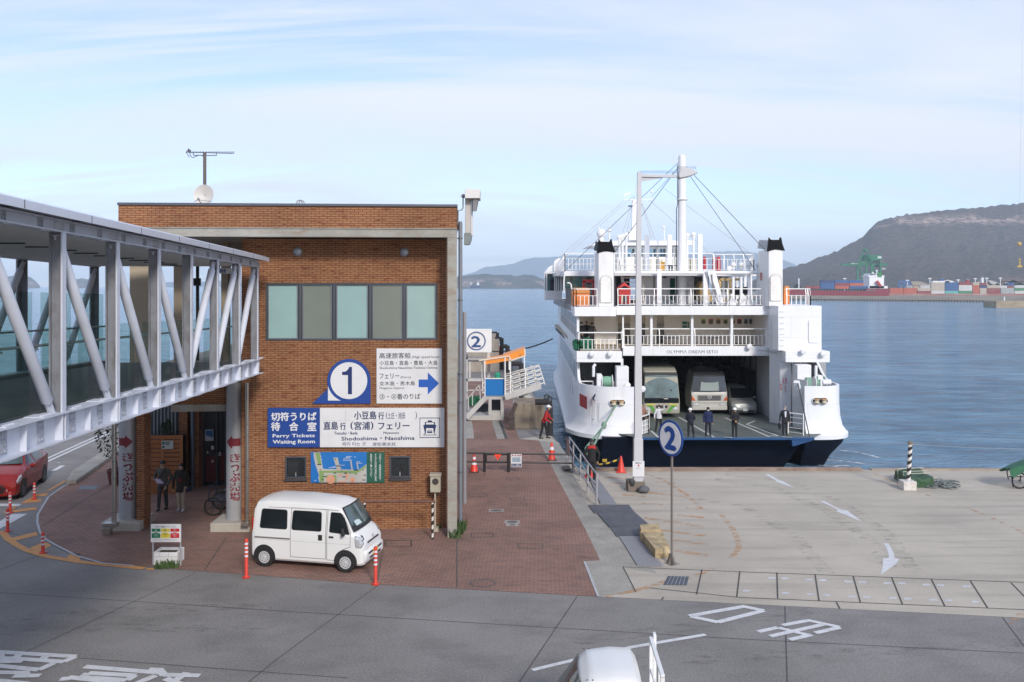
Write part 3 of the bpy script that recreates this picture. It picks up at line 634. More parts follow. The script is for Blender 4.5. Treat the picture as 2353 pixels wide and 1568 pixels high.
# -- signs on the wall
SD=WD-.05
def zbx(zf,x,y,d):return bl(*zf(x,y),d)
def plate(mb,zf,pts,d,th):mb.prism([bl(*zf(x,y),d) for x,y in pts],(0,th,0))
def stext(par,name,zf,lines_,d,m,wgt=.012):
 q=MB()
 for(t,x0,y0,x1,y1) in lines_:
  a,b=bl(*zf(x0,y1),d),bl(*zf(x1,y0),d); fittext(q,t,a.x,b.x,a.z,b.z,d,wgt,.002)
 return q.build(name,m,par,ang=0)
blue=mat('sign_blue',(.012,.055,.26),.4,var=.06); swhite=mat('sign_white',(.66,.67,.68),.45,var=.05,stain=(.50,.50,.48),ss=(1,1,2),sa=.3); ink=mat('sign_ink',(.015,.017,.025),.5); navy=mat('sign_navy',(.015,.03,.10),.5)
s1=bthing('round_sign','big blue and white round sign numbered 1 on the brick wall','sign')
circ=lambda cx,cy,r,a0,a1,n:[(cx+r*cos(R(a0+(a1-a0)*i/n)),cy-r*sin(R(a0+(a1-a0)*i/n))) for i in range(n+1)]
q=MB(); plate(q,zs,circ(958,380,223,190,0,36)+[(1182,617),(580,617),(742,462)],SD,.05); q.build('board',blue,s1)
q=MB(); plate(q,zs,circ(958,380,190,0,354,59),SD-.006,.006); q.build('disc',swhite,s1,ang=0)
q=MB(); plate(q,zs,[(742,440)]+circ(958,380,222,196,248,14)+[(875,585),(742,585)],SD-.005,.005); q.build('corner_mark',swhite,s1,ang=0)
q=MB(); plate(q,zs,[(962,238),(990,238),(990,520),(948,520),(948,322),(888,322),(888,290),(928,284),(950,262)],SD-.010,.004); q.build('numeral',mat('numeral_blue',(.01,.03,.13),.4),s1,ang=0)
s2=bthing('direction_sign','white board of boat destinations with a blue arrow pointing right','sign')
q=MB(); plate(q,zs,[(1243,48),(1918,48),(1918,617),(1243,617)],SD,.04); q.build('board',swhite,s2,bevel=.005)
stext(s2,'lettering',zs,[('高速旅客船',1272,92,1595,152),('(High speed boat)',1610,122,1888,155),('小豆島・直島・豊島・大島',1275,172,1872,222),('Shodoshima·Naoshima·Teshima·Oshima',1275,233,1872,261),('フェリー',1275,305,1478,360),('(Ferry)',1492,332,1598,362),('女木島・男木島',1275,385,1640,432),('Megijima·Ogijima',1275,445,1530,472),('③・④番のりば',1275,513,1695,575)],SD,ink)
q=MB(); plate(q,zs,[(1678,368),(1772,368),(1772,295),(1888,408),(1772,523),(1772,448),(1678,448)],SD-.004,.004); q.build('arrow',mat('arrow_blue',(.012,.10,.45),.4),s2,ang=0)
s3=bthing('ticket_sign','long blue and white ferry tickets and waiting room sign on the brick wall','sign')
q=MB(); plate(q,zs,[(659,663),(1943,663),(1943,1068),(659,1068)],SD-.04,.09); q.build('board',swhite,s3,bevel=.006)
q=MB(); plate(q,zs,[(120,663),(658.5,663),(658.5,1068),(120,1068)],SD-.04,.09); q.build('blue_panel',blue,s3,bevel=.006)
stext(s3,'white_lettering',zs,[('切符うりば',157,705,622,795),('待',157,808,247,897),('合',345,808,435,897),('室',532,808,622,897),('Ferry Tickets',173,928,605,977),('Waiting Room',175,988,607,1042)],SD-.04,swhite,.035)
stext(s3,'navy_lettering',zs,[('小豆島',1013,695,1240,780),('行',1262,705,1320,780),('直島',697,803,845,887),('行',868,812,925,887),('(',975,803,1000,887),('宮浦',1015,803,1175,887),(')',1185,803,1210,887),('フェリー',1262,810,1582,885),('Tonosho・Ikeda',807,905,1047,938),('Miyanoura',1315,905,1475,938)],SD-.04,navy,.025)
stext(s3,'bold_lettering',zs,[('Shodoshima・Naoshima',882,952,1635,998)],SD-.04,navy,.035)
stext(s3,'small_lettering',zs,[('(',1340,702,1355,778),('土庄・池田',1358,705,1535,775),(')',1645,700,1660,778),('페리 타는 곳',890,1012,1133,1055),('渡轮乘坐处',1200,1015,1443,1055)],SD-.04,navy,.006)
q=MB(); SI=SD-.044
for p in([(1688,762),(1898,762),(1898,769),(1688,769)],[(1688,963),(1898,963),(1898,970),(1688,970)],[(1688,769),(1694,769),(1694,963),(1688,963)],[(1892,769),(1898,769),(1898,963),(1892,963)],[(1775,790),(1812,790),(1818,806),(1846,806),(1846,834),(1860,840),(1842,925),(1860,944),(1834,925),(1828,870),(1756,870),(1752,925),(1724,944),(1742,920),(1725,840),(1742,834),(1742,806),(1768,806)],[(1724,938),(1860,938),(1860,944),(1724,944)],[(1774,888),(1810,888),(1818,905),(1818,920),(1766,920),(1766,905)]):plate(q,zs,p,SI,.004)
q.build('ferry_symbol',navy,s3,ang=0)
q=MB(); plate(q,zs,[(1754,812),(1834,812),(1834,832),(1754,832)],SI-.003,.003); plate(q,zs,[(1779,893),(1806,893),(1811,903),(1774,903)],SI-.003,.003); q.build('symbol_window',swhite,s3,ang=0)
q=MB(); plate(q,zs,[(922,680),(925,680),(925,1066),(922,1066)],SI,.0035); plate(q,zs,[(690,792),(972,790),(972,792),(690,794)],SI,.0035); q.build('repair_seam',mat('seam_grey',(.42,.42,.40),.6),s3,ang=0)
s4=bthing('map_sign','coloured harbour map board with a green caption strip on the brick wall','sign')
q=MB(); plate(q,zs,[(565,1118),(1142,1118),(1142,1432),(565,1432)],SD,.04); q.build('board',mat('map_blue',(.015,.155,.46),.4),s4,ang=0)
q=MB(); plate(q,zs,[(1142.5,1118),(1325,1118),(1325,1432),(1142.5,1432)],SD,.04); q.build('caption_strip',mat('map_green',(.02,.10,.065),.4),s4,ang=0)
def mapbits(name,polys,m,k):
 q=MB()
 for p in polys:plate(q,zs,p,SD-.002*k,.0018)
 q.build(name,m,s4,ang=0)
mapbits('land',[[(595,1120),(660,1120),(692,1290),(1060,1300),(1140,1240),(1140,1430),(658,1430),(640,1380),(650,1360),(612,1240),(595,1160)],[(798,1175),(842,1172),(858,1245),(884,1300),(835,1300)],[(970,1210),(985,1210),(998,1298),(985,1298)],[(1035,1220),(1046,1220),(1060,1295),(1048,1295)]],mat('map_grey',(.42,.41,.37),.5),1)
mapbits('park',[[(612,1122),(655,1122),(675,1240),(640,1240)],[(650,1310),(1050,1308),(1135,1250),(1135,1275),(1040,1335),(700,1330),(700,1425),(660,1425)],[(725,1355),(830,1355),(830,1428),(725,1428)],[(1000,1335),(1030,1335),(1030,1345),(1000,1345)]],mat('map_park',(.20,.31,.11),.5),2)
mapbits('map_block',[circ(770,1400,46,0,350,20),circ(995,1405,28,0,350,14),[(925,1340),(950,1335),(950,1400),(925,1400)],[(850,1345),(890,1345),(880,1365),(850,1365)],[(845,1418),(930,1415),(930,1430),(845,1430)],[(835,1285),(858,1285),(858,1298),(835,1298)]],mat('map_orange',(.62,.30,.19),.5),3)
mapbits('map_label',[[(x,y),(x+w,y),(x+w,y+9),(x,y+9)] for x,y,w in[(632,1240,42),(812,1185,16),(826,1255,48),(880,1308,10),(910,1330,30),(965,1330,12),(1010,1298,44),(800,1328,26),(690,1365,36),(662,1295,10),(890,1368,40),(990,1412,10),(1030,1340,10),(1100,1300,10),(1110,1350,25),(1100,1400,30),(682,1395,14)]],ink,4)
mapbits('map_note',[[(x,y),(x+w,y),(x+w,y+4),(x,y+4)] for x,y,w in[(920,1170,50),(900,1185,80),(895,1200,95),(930,1160,60),(1010,1165,20),(1040,1215,35),(1050,1230,45),(750,1275,70),(860,1250,55),(790,1265,30),(665,1160,10),(672,1190,12),(600,1408,22)]],mat('map_white',(.62,.66,.70),.5),4)
q=MB()
for t,cx,y0,y1 in(('フェリー・高速船の切符は、',1280,1135,1415),('それぞれの乗り場前にある',1234,1135,1415),('発券所でご購入下さい。',1188,1135,1385)):
 hh=(y1-y0)/len(t)
 for i,ch in enumerate(t):
  a,b=bl(*zs(cx-10,y0+hh*(i+.93)),SD),bl(*zs(cx+10,y0+hh*i),SD)
  if ch=='ー':a,b=bl(*zs(cx-2,y0+hh*(i+.93)),SD),bl(*zs(cx+2,y0+hh*i),SD); q.box(a.x,b.x,SD-.004,SD-.001,a.z,b.z); continue
  if ch in '・、。':a,b=bl(*zs(cx,y0+hh*(i+.5)),SD),bl(*zs(cx+5,y0+hh*(i+.2)),SD); q.box(a.x,b.x,SD-.004,SD-.001,a.z,b.z); continue
  fittext(q,ch,a.x,b.x,a.z,b.z,SD,.015,.003)
q.build('caption_lettering',swhite,s4,ang=0)
# -- roof equipment
an=thing('television_antenna','thin television aerial on a brown mast above the roof','antenna',W(470,470,28.5))
YA=28.5
rust=mat('mast_brown',(.13,.10,.09),.6,.3)
q=MB(); q.tube([W(470.5,480,YA),W(470.5,352,YA)],.055,8); q.build('mast',rust,an,world=True)
q=MB(); q.tube([W(427,350,YA),W(537,353,YA)],.014,6); q.bar(W(444,357,YA),W(497,358,YA),.025,.025); q.bar(W(444,351,YA),W(444,357,YA),.02,.02); q.bar(W(497,352,YA),W(497,358,YA),.02,.02)
for i in range(17):x=437+i*6.2; q.tube([W(x,350.6,YA)+Vector((0,-.1,0)),W(x,350.6,YA)+Vector((0,.1,.0))],.008,5); q.box(*[v for ab in zip(W(x,351,YA)-Vector((.012,.01,.0)),W(x,351,YA)+Vector((.012,.01,.04))) for v in ab])
q.build('boom',mat('aerial_metal',(.16,.16,.17),.5,.6),an,world=True)
q=MB(); q.tube([W(428,350,YA),W(435,341,YA)],.012,5); q.tube([W(428,350,YA),W(435,362,YA)],.012,5); q.box(*[v for ab in zip(W(435,350,YA)-Vector((.04,.04,.0)),W(435,350,YA)+Vector((.04,.04,.08))) for v in ab]); q.build('reflector',mat('aerial_metal',(.16,.16,.17)),an,world=True)
q=MB(); q.tube([W(436,351,YA),W(438,359,YA),W(443,363,YA),W(450,360,YA),W(457,357,YA),W(465,358,YA),W(469,361,YA)],.012,5); q.build('cable',mat('cable_black',(.02,.02,.02),.6),an,world=True)
ds=thing('satellite_dish','pale round satellite dish standing on the roof edge','dish',W(469,470,27.6))
c=W(469,449,27.6); ax=Vector((-.15,-1,.12))
q=MB(); q.lathe([(.02,.08),(.12,.06),(.22,.03),(.30,-.01),(.335,-.03),(.335,-.045),(.30,-.03),(.02,.05)],c,28,-ax,cap=False); q.build('reflector',mat('dish_paint',(.62,.60,.56),.45,var=.05),ds,world=True)
q=MB(); q.ball(c+Vector((-.03,-.42,-.16)),.045,10); q.tube([c+Vector((-.03,-.42,-.16)),c+Vector((-.02,-.30,-.24)),c+Vector((0,-.06,-.30))],.014,6); q.tube([c+Vector((-.28,-.06,-.2)),c+Vector((-.03,-.40,-.19)),c+Vector((.28,-.06,-.2))],.01,6); q.build('receiver_arm',mat('dish_arm',(.35,.35,.36),.4,.5),ds,world=True)
q=MB(); q.tube([c+Vector((0,.12,.05)),c+Vector((0,.15,-.6))],.03,8); q.build('stand',rust,ds,world=True)
hp=thing('roof_vent_pipe','pair of small curved pipes poking above the roof edge','pipe',W(690,470,29))
for k in(0,1):
 c=W(688+5*k,470+k,29+k*.2); q=MB(); q.tube([c+Vector((-.09,0,-.35)),*[c+Vector((-.09*cos(a*pi/8),0,.05+.09*sin(a*pi/8))) for a in range(9)],c+Vector((.09,0,-.05))],.018,6); q.build('bent_pipe',mat('galv_pipe',(.38,.37,.36),.4,.6),hp,world=True)
fl=thing('floodlight','white boxy floodlight on a bracket at the building corner','light',W(1075,540,27.0))
YF=27.0
def pbox(mb,x0,y0,x1,y1,Y,dp):
 a,b=W(x0,y1,Y),W(x1,y0,Y); mb.box(a.x,b.x,Y,Y+dp,a.z,b.z)
fw=mat('floodlight_white',(.66,.65,.63),.5,var=.05)
q=MB(); pbox(q,1068.5,456,1082,536,YF,.2); q.build('post',mat('floodlight_post',(.50,.48,.45),.5),fl,world=True,bevel=.01)
q=MB(); pbox(q,1083,457,1086,541,YF-.01,.22); q.build('edge_trim',fw,fl,world=True)
q=MB(); pbox(q,1068,434.5,1102.5,456,YF-.3,.9); q.build('housing',fw,fl,world=True,bevel=.015)
q=MB(); q.hexa([W(1087,456.5,YF-.2),W(1101,456.5,YF-.2),W(1101,456.5,YF+.5),W(1087,456.5,YF+.5),W(1087,486,YF-.2),W(1095,486,YF-.2),W(1095,486,YF+.5),W(1087,486,YF+.5)])
q.build('louvre',mat('louvre_dark',(.07,.07,.075),.5),fl,world=True)
q=MB()
for k in range(4):q.bar(W(1089+k*2.6,457,YF-.22),W(1088+k*1.8,485,YF-.22),.012,.02)
q.build('louvre_blade',mat('louvre_blade',(.3,.3,.3),.4,.4),fl,world=True)
q=MB(); q.prism([W(1066,536,YF),W(1084,536,YF),W(1082,552,YF),W(1078,562,YF),(W(1066,562,YF))],(0,.5,0)); q.build('bracket',mat('bracket_grey',(.20,.23,.23),.5,.3),fl,world=True)
q=MB(); q.tube([W(1064,455,YF),W(1064,478,YF),W(1061,483,YF),W(1053,484,YF),W(1052,530,YF)],.02,6); q.ball(W(1064.5,451,YF),.07,8); q.build('conduit',mat('conduit_grey',(.25,.26,.27),.5,.3),fl,world=True)
dp=thing('downpipe','grey downpipe with clamps beside the concrete corner column','pipe',G(1058,1216))
YP=G(1058,1216).y
q=MB(); q.tube([W(1058,1216,YP),W(1058,514,YP)],.062,12); q.ball(W(1058,513,YP),.06,10); q.build('pipe',mat('pipe_grey',(.20,.22,.25),.4,.3),dp,world=True)
for y in(548,690,860,925,1085):q=MB(); q.lathe([(.07,-.03),(.07,.03)],W(1058,y,YP),12); q.bar(W(1050,y,YP),W(1056,y,YP),.03,.03); q.build('clamp',mat('clamp_grey',(.15,.16,.17),.4,.5),dp,world=True)
d2=thing('downpipe','thinner grey pipe standing behind the corner downpipe','pipe',Vector((W(1067.5,1200,30).x,30,0)))
q=MB(); q.tube([W(1067.5,1157,30),W(1067.5,718,30)],.065,10); q.build('pipe',mat('pipe_grey_light',(.30,.31,.33),.4,.3),d2,world=True)
# ==== FOOTBRIDGE
BR=Vector((-6.83,13.03,0)); BT=R(3.12); BAY=2.047; BW_=4.5
br=thing('footbridge','pale grey steel truss footbridge with glass guards leading into the brick building','footbridge',BR,BT)
steel=mat('bridge_steel',(.56,.59,.66),.5,.0,var=.07,vs=1.2,stain=(.40,.40,.40),ss=(2,1,3),sa=.35)
steel_w=mat('bridge_post_steel',(.20,.21,.235),.6,var=.2,vs=2.5,stain=(.12,.115,.11),ss=(6,6,2.2),sa=.85)
splice=mat('splice_steel',(.36,.375,.42),.55,var=.25,vs=14)
zB=lambda y:5.61-.0204*y
zT=lambda y:8.30-.0207*y
Y0,Y1=-3.2*BAY,6*BAY+.12
def chord(mb,x,ya,yb,za,h,w,fl=.022):
 """I-beam along the bridge"""
 A=lambda y,dx,z:Vector((x+dx,y,z+za(y)))
 for(dx0,dx1,z0,z1) in((-w/2,w/2,h-fl,h),(-w/2,w/2,0,fl),(-.012,.012,fl,h-fl)):
  mb.hexa([A(ya,dx0,z0),A(ya,dx1,z0),A(yb,dx1,z0),A(yb,dx0,z0),A(ya,dx0,z1),A(ya,dx1,z1),A(yb,dx1,z1),A(yb,dx0,z1)])
def bolts(mb,x,y,z,n,dz,dy=.075):
 for i in range(n):
  for s in(-.5,.5):mb.lathe([(.017,0),(.017,.014),(.008,.018)],(x,y+s*dy,z+i*dz),6,(1,0,0))
LCH=.43
posts=[k*BAY for k in range(-2,7)]
for side,x in((0,0.0),(1,-BW_)):
 out=1 if side==0 else-1
 q=MB(); chord(q,x,Y0,Y1,lambda y:zB(y)-LCH,LCH,.30)
 for k in range(-6,13):
  y=k*BAY/2+BAY*.25
  z=zB(y)-LCH
  if side==0:
   q.box(.012,.13,y-BAY*.25-.055,y-BAY*.25-.04,z+.022,z+LCH-.022) if k%2==0 else None
   q.box(.012,.13,y-BAY*.25+.04,y-BAY*.25+.055,z+.022,z+LCH-.022) if k%2==0 else None
   if k%2:q.box(.012,.10,y-BAY*.25-.05,y-BAY*.25-.035,z+.022,z+LCH-.022)
   q.mi=1; q.box(.0125,.024,y-.10,y+.10,z+.05,z+LCH-.05); bolts(q,.024,y,z+.09,4,.085); q.mi=0
   q.box(-.14,.15,y-.16,y+.16,z+LCH+.001,z+LCH+.014); q.box(-.13,.14,y-.16,y+.16,z-.014,z-.001)
   for s in(-.12,-.05,.03,.1):q.box(.07,.1,y+s,y+s+.03,z+LCH+.014,z+LCH+.03); q.box(.07,.1,y+s,y+s+.03,z-.03,z-.014)
 q.build('lower_chord',[steel,splice],br)
 q=MB(); chord(q,x,Y0,Y1,zT,.19,.22)
 if side==0:
  for k in range(-6,13):
   y=k*BAY/2+BAY*.25; z=zT(y)
   q.mi=1; q.box(.0125,.022,y-.085,y+.085,z+.03,z+.16); bolts(q,.022,y,z+.05,3,.042,.06); q.mi=0
   for s in(-.1,-.04,.02,.08):q.box(.05,.085,y+s,y+s+.025,z-.016,z-.001)
  for yp in posts:
   for s in(-.07,-.02,.03,.08):q.box(.012,.09,yp+s,yp+s+.01,zT(yp)+.022,zT(yp)+.168)
 q.build('upper_chord',[steel,splice],br)
 for yp in posts:
  q=MB(); zb,zt=zB(yp)+.001,zT(yp)-.001
  q.mi=0; q.box(.10,.125,yp-.065,yp+.065,zb,zt) if side==0 else q.box(-BW_-.125,-BW_-.10,yp-.10,yp+.08,zb,zt)
  q.mi=1; q.box(x-.05,x+.099,yp-.012,yp+.012,zb,zt); q.box(x-.075,x-.051,yp-.06,yp+.06,zb,zt)
  q.build('post',[steel,steel_w],br)
 for k in range(-2,6):
  ya,yb=k*BAY,(k+1)*BAY
  if k<=2:p0,p1=(ya+.12,zT(ya)-.22),(yb-.24,zB(yb)+.16)
  else:p0,p1=(ya+.22,zB(ya)+.16),(yb-.12,zT(yb)-.22)
  q=MB(); a,b=Vector((x,*p0)),Vector((x,*p1)); d=(b-a).normalized()
  q.tube([a,a+d*.05,b-d*.05,b],[.05,.082,.082,.05],14)
  e0,e1=Vector((x,p0[0]-d.y*.22,p0[1]-d.z*.22)),Vector((x,p1[0]+d.y*.22,p1[1]+d.z*.22))
  q.bar(e0,a+d*.12,.02,.11,(1,0,0)); q.bar(b-d*.12,e1,.02,.11,(1,0,0)); q.bar(e0,a+d*.05,.09,.02,(1,0,0)); q.bar(b-d*.05,e1,.09,.02,(1,0,0))
  q.build('brace',steel,br)
A=lambda x,y,z:Vector((x,y,z))
def slab(mb,x0,x1,f0,f1,ya=Y0,yb=Y1):mb.hexa([A(x0,ya,f0(ya)),A(x1,ya,f0(ya)),A(x1,yb,f0(yb)),A(x0,yb,f0(yb)),A(x0,ya,f1(ya)),A(x1,ya,f1(ya)),A(x1,yb,f1(yb)),A(x0,yb,f1(yb))])
q=MB(); slab(q,-BW_+.16,-.16,lambda y:zB(y)-.20,lambda y:zB(y)-.08); q.build('floor',mat('bridge_floor',(.10,.095,.09),.7,var=.2),br,ang=0)
q=MB(); slab(q,-BW_+.12,-.12,lambda y:zT(y)+.02,lambda y:zT(y)+.05)
q.build('ceiling',mat('bridge_ceiling',(.74,.73,.70),.7,var=.05),br,ang=0)
q=MB()
for k in range(-6,12):
 y=k*BAY/2+.5
 for xx in(-2.2,):q.box(xx,xx+.5,y,y+.03,zT(y)-.004,zT(y)+.019)
q.build('ceiling_slot',mat('dark_panel',(.03,.03,.03)),br,ang=0)
NR=14; X0,X1=.40,-BW_-.40
def roofz(x,y,t=0):u=(x-(X0+X1)/2)/((X0-X1)/2); return zT(y)+.30+.40*(1-u*u)-.02+t
ye=Y1+.05
rings=[]
for j in range(19):
 y=Y0+(ye-Y0)*j/18
 top=[A(X0+(X1-X0)*i/NR,y,roofz(X0+(X1-X0)*i/NR,y)) for i in range(NR+1)]
 bot=[A(p.x,p.y,p.z-.10 if 0<i<NR else p.z-.115) for i,p in enumerate(top)][::-1]
 rings.append(top+bot)
q=MB(); q.loft(rings); q.build('roof',mat('roof_panel',(.62,.65,.72),.35,.25,var=.04),br,ang=30)
q=MB()
sof=lambda x,y:zT(y)+.205+(.10 if x>.3 else 0)
for x0,x1 in((.02,X0-.02),(X1+.02,-BW_-.02)):
 q.hexa([A(x0,Y0,zT(Y0)+.20),A(x1,Y0,zT(Y0)+.205),A(x1,ye-.05,zT(ye)+.205),A(x0,ye-.05,zT(ye)+.20),A(x0,Y0,zT(Y0)+.24),A(x1,Y0,zT(Y0)+.235),A(x1,ye-.05,zT(ye)+.235),A(x0,ye-.05,zT(ye)+.24)])
q.build('eave',mat('eave_metal',(.22,.225,.245),.5,.2,var=.1),br,ang=0)
q=MB()
for k in range(-3,7):
 y=k*BAY+.3; q.box(.03,X0-.03,y,y+.02,zT(y)+.185,zT(y)+.199)
for k in range(-3,7):
 y=k*BAY+.3; q.box(X0-.005,X0+.004,y,y+.012,roofz(X0,y)-.11,roofz(X0,y)+.002)
q.build('eave_seam',mat('seam_dark',(.06,.06,.07),.6),br,ang=0)
gl=glass('guard_glass',(.86,.93,.90),.09)
for side,x in((0,-.30),(1,-BW_+.30)):
 for k in range(-2,6):
  ya,yb=k*BAY+.2,(k+1)*BAY-.2
  for j in range(2):
   a,b=ya+(yb-ya)*j/2+.015,ya+(yb-ya)*(j+1)/2-.015
   q=MB(); q.hexa([A(x,a,zB(a)),A(x+.012,a,zB(a)),A(x+.012,b,zB(b)),A(x,b,zB(b)),A(x,a,zB(a)+(1.25 if side==0 else 1.9)),A(x+.012,a,zB(a)+(1.25 if side==0 else 1.9)),A(x+.012,b,zB(b)+(1.25 if side==0 else 1.9)),A(x,b,zB(b)+(1.25 if side==0 else 1.9))])
   q.build('glass_guard',gl,br,ang=0)
 xi=x-.10 if side==0 else x+.10
 q=MB(); q.tube([A(xi,Y0,zB(Y0)+.98),A(xi,Y1,zB(Y1)+.98)],.022,8)
 for k in range(-4,12):y=k*BAY/2+.1; q.bar(A(xi,y,zB(y)+.98),A(x,y,zB(y)+.93),.02,.02)
 q.build('handrail',mat('steel_rail',(.35,.37,.38),.35,.7),br)
 q=MB(); chord(q,x,Y0,Y1,lambda y:zB(y)-.08,.075,.03); q.build('glass_shoe',mat('shoe_metal',(.16,.16,.16),.5,.4),br)
for k in range(-2,7):
 y=k*BAY; q=MB(); q.bar(A(-BW_+.15,y,zB(y)-.32),A(-.15,y,zB(y)-.32),.16,.2); q.build('cross_beam',steel,br)
sg=bthing('waiting_room_sign','small white waiting room sign hanging inside the footbridge end','sign')
q=MB(); a,b=W(500,629,24.6),W(534,616,24.6); q.box(a.x,b.x,24.6,24.66,a.z,b.z); q.build('board',swhite,sg,world=True,ang=0)
q=MB(); fittext(q,'待合室',W(503,0,24.6).x,W(519,0,24.6).x,W(0,627,24.6).z,W(0,618.5,24.6).z,24.6,.03); q.build('lettering',mat('letter_blue',(.02,.06,.3)),sg,world=True,ang=0)
q=MB(); q.bar(W(505,616,24.63),W(505,603,24.63),.02,.02); q.bar(W(530,616,24.63),W(530,603,24.63),.02,.02); q.build('hanger',metal_dark,sg,world=True)
# -- round pillars with lettering
galv=mat('galvanised_pillar',(.36,.37,.39),.5,.15,var=.13,vs=1.0,stain=(.24,.235,.23),ss=(3,3,.6),sa=.6)
base_c=mat('pillar_base_concrete',(.42,.39,.335),.85,var=.12,vs=2,bump=.2,stain=(.26,.24,.2),ss=(2,2,2),sa=.6)
red_let=mat('lettering_red',(.17,.012,.022),.6,var=.15)
red_worn=worn('lettering_red_worn',(.20,.02,.035),.34,.50)
def pillar(x,yb,label,tx,ay0,ay1,ty0,ty1,right,bx0,bx1,by0,by1,m):
 c=G(x,yb-5); Yc=c.y+.05; c=Vector((c.x,Yc,0)); r=.285
 p=thing('pillar',label,'pillar',c,0,'round pillars under the footbridge')
 q=MB(); q.lathe([(r,.25),(r,4.78)],(0,0,0),40); q.build('shaft',galv,p)
 q=MB(); q.box(-.60,.60,-.60,.55,-.02,.27); q.build('footing',base_c,p,bevel=.03)
 def wrap(vs,fs,name,mm):
  """lay flat lettering round the shaft"""
  q=MB(); q.add([Vector((sin(v.x/r)*(r+.004),-cos(v.x/r)*(r+.004),v.z)) for v in vs],fs); q.build(name,mm,p,ang=0)
 Yf=Yc-r; zf=lambda y:H-(y-HY)*Yf/F
 w=22*Yf/F
 z0,z1=zf(ay1),zf(ay0); zm,hh=(z0+z1)/2,(z1-z0)/2; vs,fs=[],[]
 N=16; L=.235
 for i in range(N+1):
  t=i/N; xx=-L+2*L*t; hx=hh*.55 if t<.52 else hh*(1-t)/.48
  if not right:xx=-xx
  vs+=[(xx,0,zm-hx),(xx,0,zm+hx)]
 wrap([Vector(v) for v in vs],[(2*i,2*i+2,2*i+3,2*i+1) for i in range(N)],'arrow',red_let)
 T='きっぷ売場'; y=ty0; step=(ty1-ty0)/5; V,Fs=[],[]
 off=math.asin(max(-.9,min(.9,((tx-CX)*Yf/F-c.x)/r)))*r
 for i,ch in enumerate(T):
  q=MB(); k=.8 if ch=='っ' else 1.0
  fittext(q,ch,-.15*k,.15*k,zf(y+step*.93),zf(y+step*(.06 if k==1 else.2)),0,.035,0)
  o=len(V); V+=[v+Vector((off,0,0)) for v in q.v]; Fs+=[[a+o for a in f] for f in q.f]; y+=step
 wrap(V,Fs,'lettering',m)
 return p
pillar(294,1215,'round grey steel pillar with red lettering and an arrow pointing right',293,1000,1032,1040,1153,True,249,336,1212,1235,red_let)
pillar(540.5,1217,'round grey steel pillar beside the van with worn red lettering and arrow pointing left',539.5,1001,1033,1042,1153,False,503,575,1215,1238,red_worn)
stain_p=mat('stainless_pipe',(.42,.40,.36),.3,.8,var=.1)
def thinpipe(name,label,pts,Y,r):
 t=thing(name,label,'pipe',Vector((W(pts[0][0],700,Y).x,Y,0)),0,'stainless pipes beside the pillars')
 q=MB(); q.tube([W(x,y,Y) for x,y in pts],r,10); q.build('pipe',stain_p,t,world=True)
 for y in(975,1000,1060,1098,1177):q=MB(); q.lathe([(r+.012,-.02),(r+.012,.02)],W(pts[0][0],y,Y),10); q.build('clamp',mat('clamp_steel',(.3,.3,.3),.3,.8),t,world=True)
 return t
tp1=thinpipe('drainpipe','shiny steel drainpipe in front of the brick wall by the van',[(568,880),(568,1198)],26.3,.055)
q=MB(); a=W(568,1203,26.3); q.box(a.x-.16,a.x+.06,26.2,26.4,a.z-.06,a.z+.06); q.build('elbow',stain_p,tp1,world=True,bevel=.01)
tp2=thinpipe('drainpipe','shiny steel drainpipe left of the left pillar',[(262,960),(262,1203)],26.3,.07)
q=MB(); a,b=W(236,1232,26.1),W(266,1204,26.1); q.box(a.x,b.x,26.1,26.35,b.z-.12,b.z+.01); q.box(a.x,a.x+.2,26.1,26.35,.01,b.z-.12); q.build('elbow',stain_p,tp2,world=True,bevel=.012)
# -- things in the passage
wood=mat('slat_wood',(.34,.125,.040),.6,var=.14,vs=2)
en=bthing('slat_enclosure','orange-brown wooden slat screen with two notices below the hall window','screen')
DE=6.4
ua,ub=bl(322,1050,DE).x,bl(418,1050,DE).x; zt=bl(400,1000,DE).z
q=MB(); nn=13; hh=zt/nn
for i in range(nn):q.box(ua,ub,DE,DE+.04,i*hh+.012,(i+1)*hh-.018)
q.build('slat',wood,en,bevel=.004)
q=MB()
for x in(323,374,417):u=bl(x,1050,DE).x; q.box(u-.05,u+.05,DE-.02,DE-.001,0.0,zt)
q.build('upright',wood,en)
q=MB(); q.box(ua,ub,DE+.05,DE+.5,0,zt-.05); q.build('dark_back',mat('dark_panel',(.03,.03,.03)),en,ang=0)
q=MB(); q.box(ua,ub,DE-.35,DE-.03,0,.55); q.build('bench_box',wood,en,bevel=.01)
for i,(x0,x1) in enumerate(((335,402),(540,667))):
 o=bthing('notice_board',['small white and green notice on the screen, half hidden by the brick pier','small white and green notice on the right half of the wooden screen'][i],'notice','notices on the wooden screen')
 q=MB(); prect(q,zd,x0,620,x1,710,DE-.04,.02); q.build('board',mat('notice_white',(.5,.5,.5)),o,ang=0)
 q=MB(); xs_=max(x0,545)
 if i:prect(q,zd,547,632,570,660,DE-.046,.005); prect(q,zd,547,675,570,700,DE-.046,.005); prect(q,zd,577,632,625,642,DE-.046,.005); prect(q,zd,577,650,625,662,DE-.046,.005)
 else:prect(q,zd,342,632,395,642,DE-.046,.005); prect(q,zd,345,650,365,662,DE-.046,.005)
 q.build('green_lettering',mat('notice_green',(.01,.12,.06)),o,ang=0)
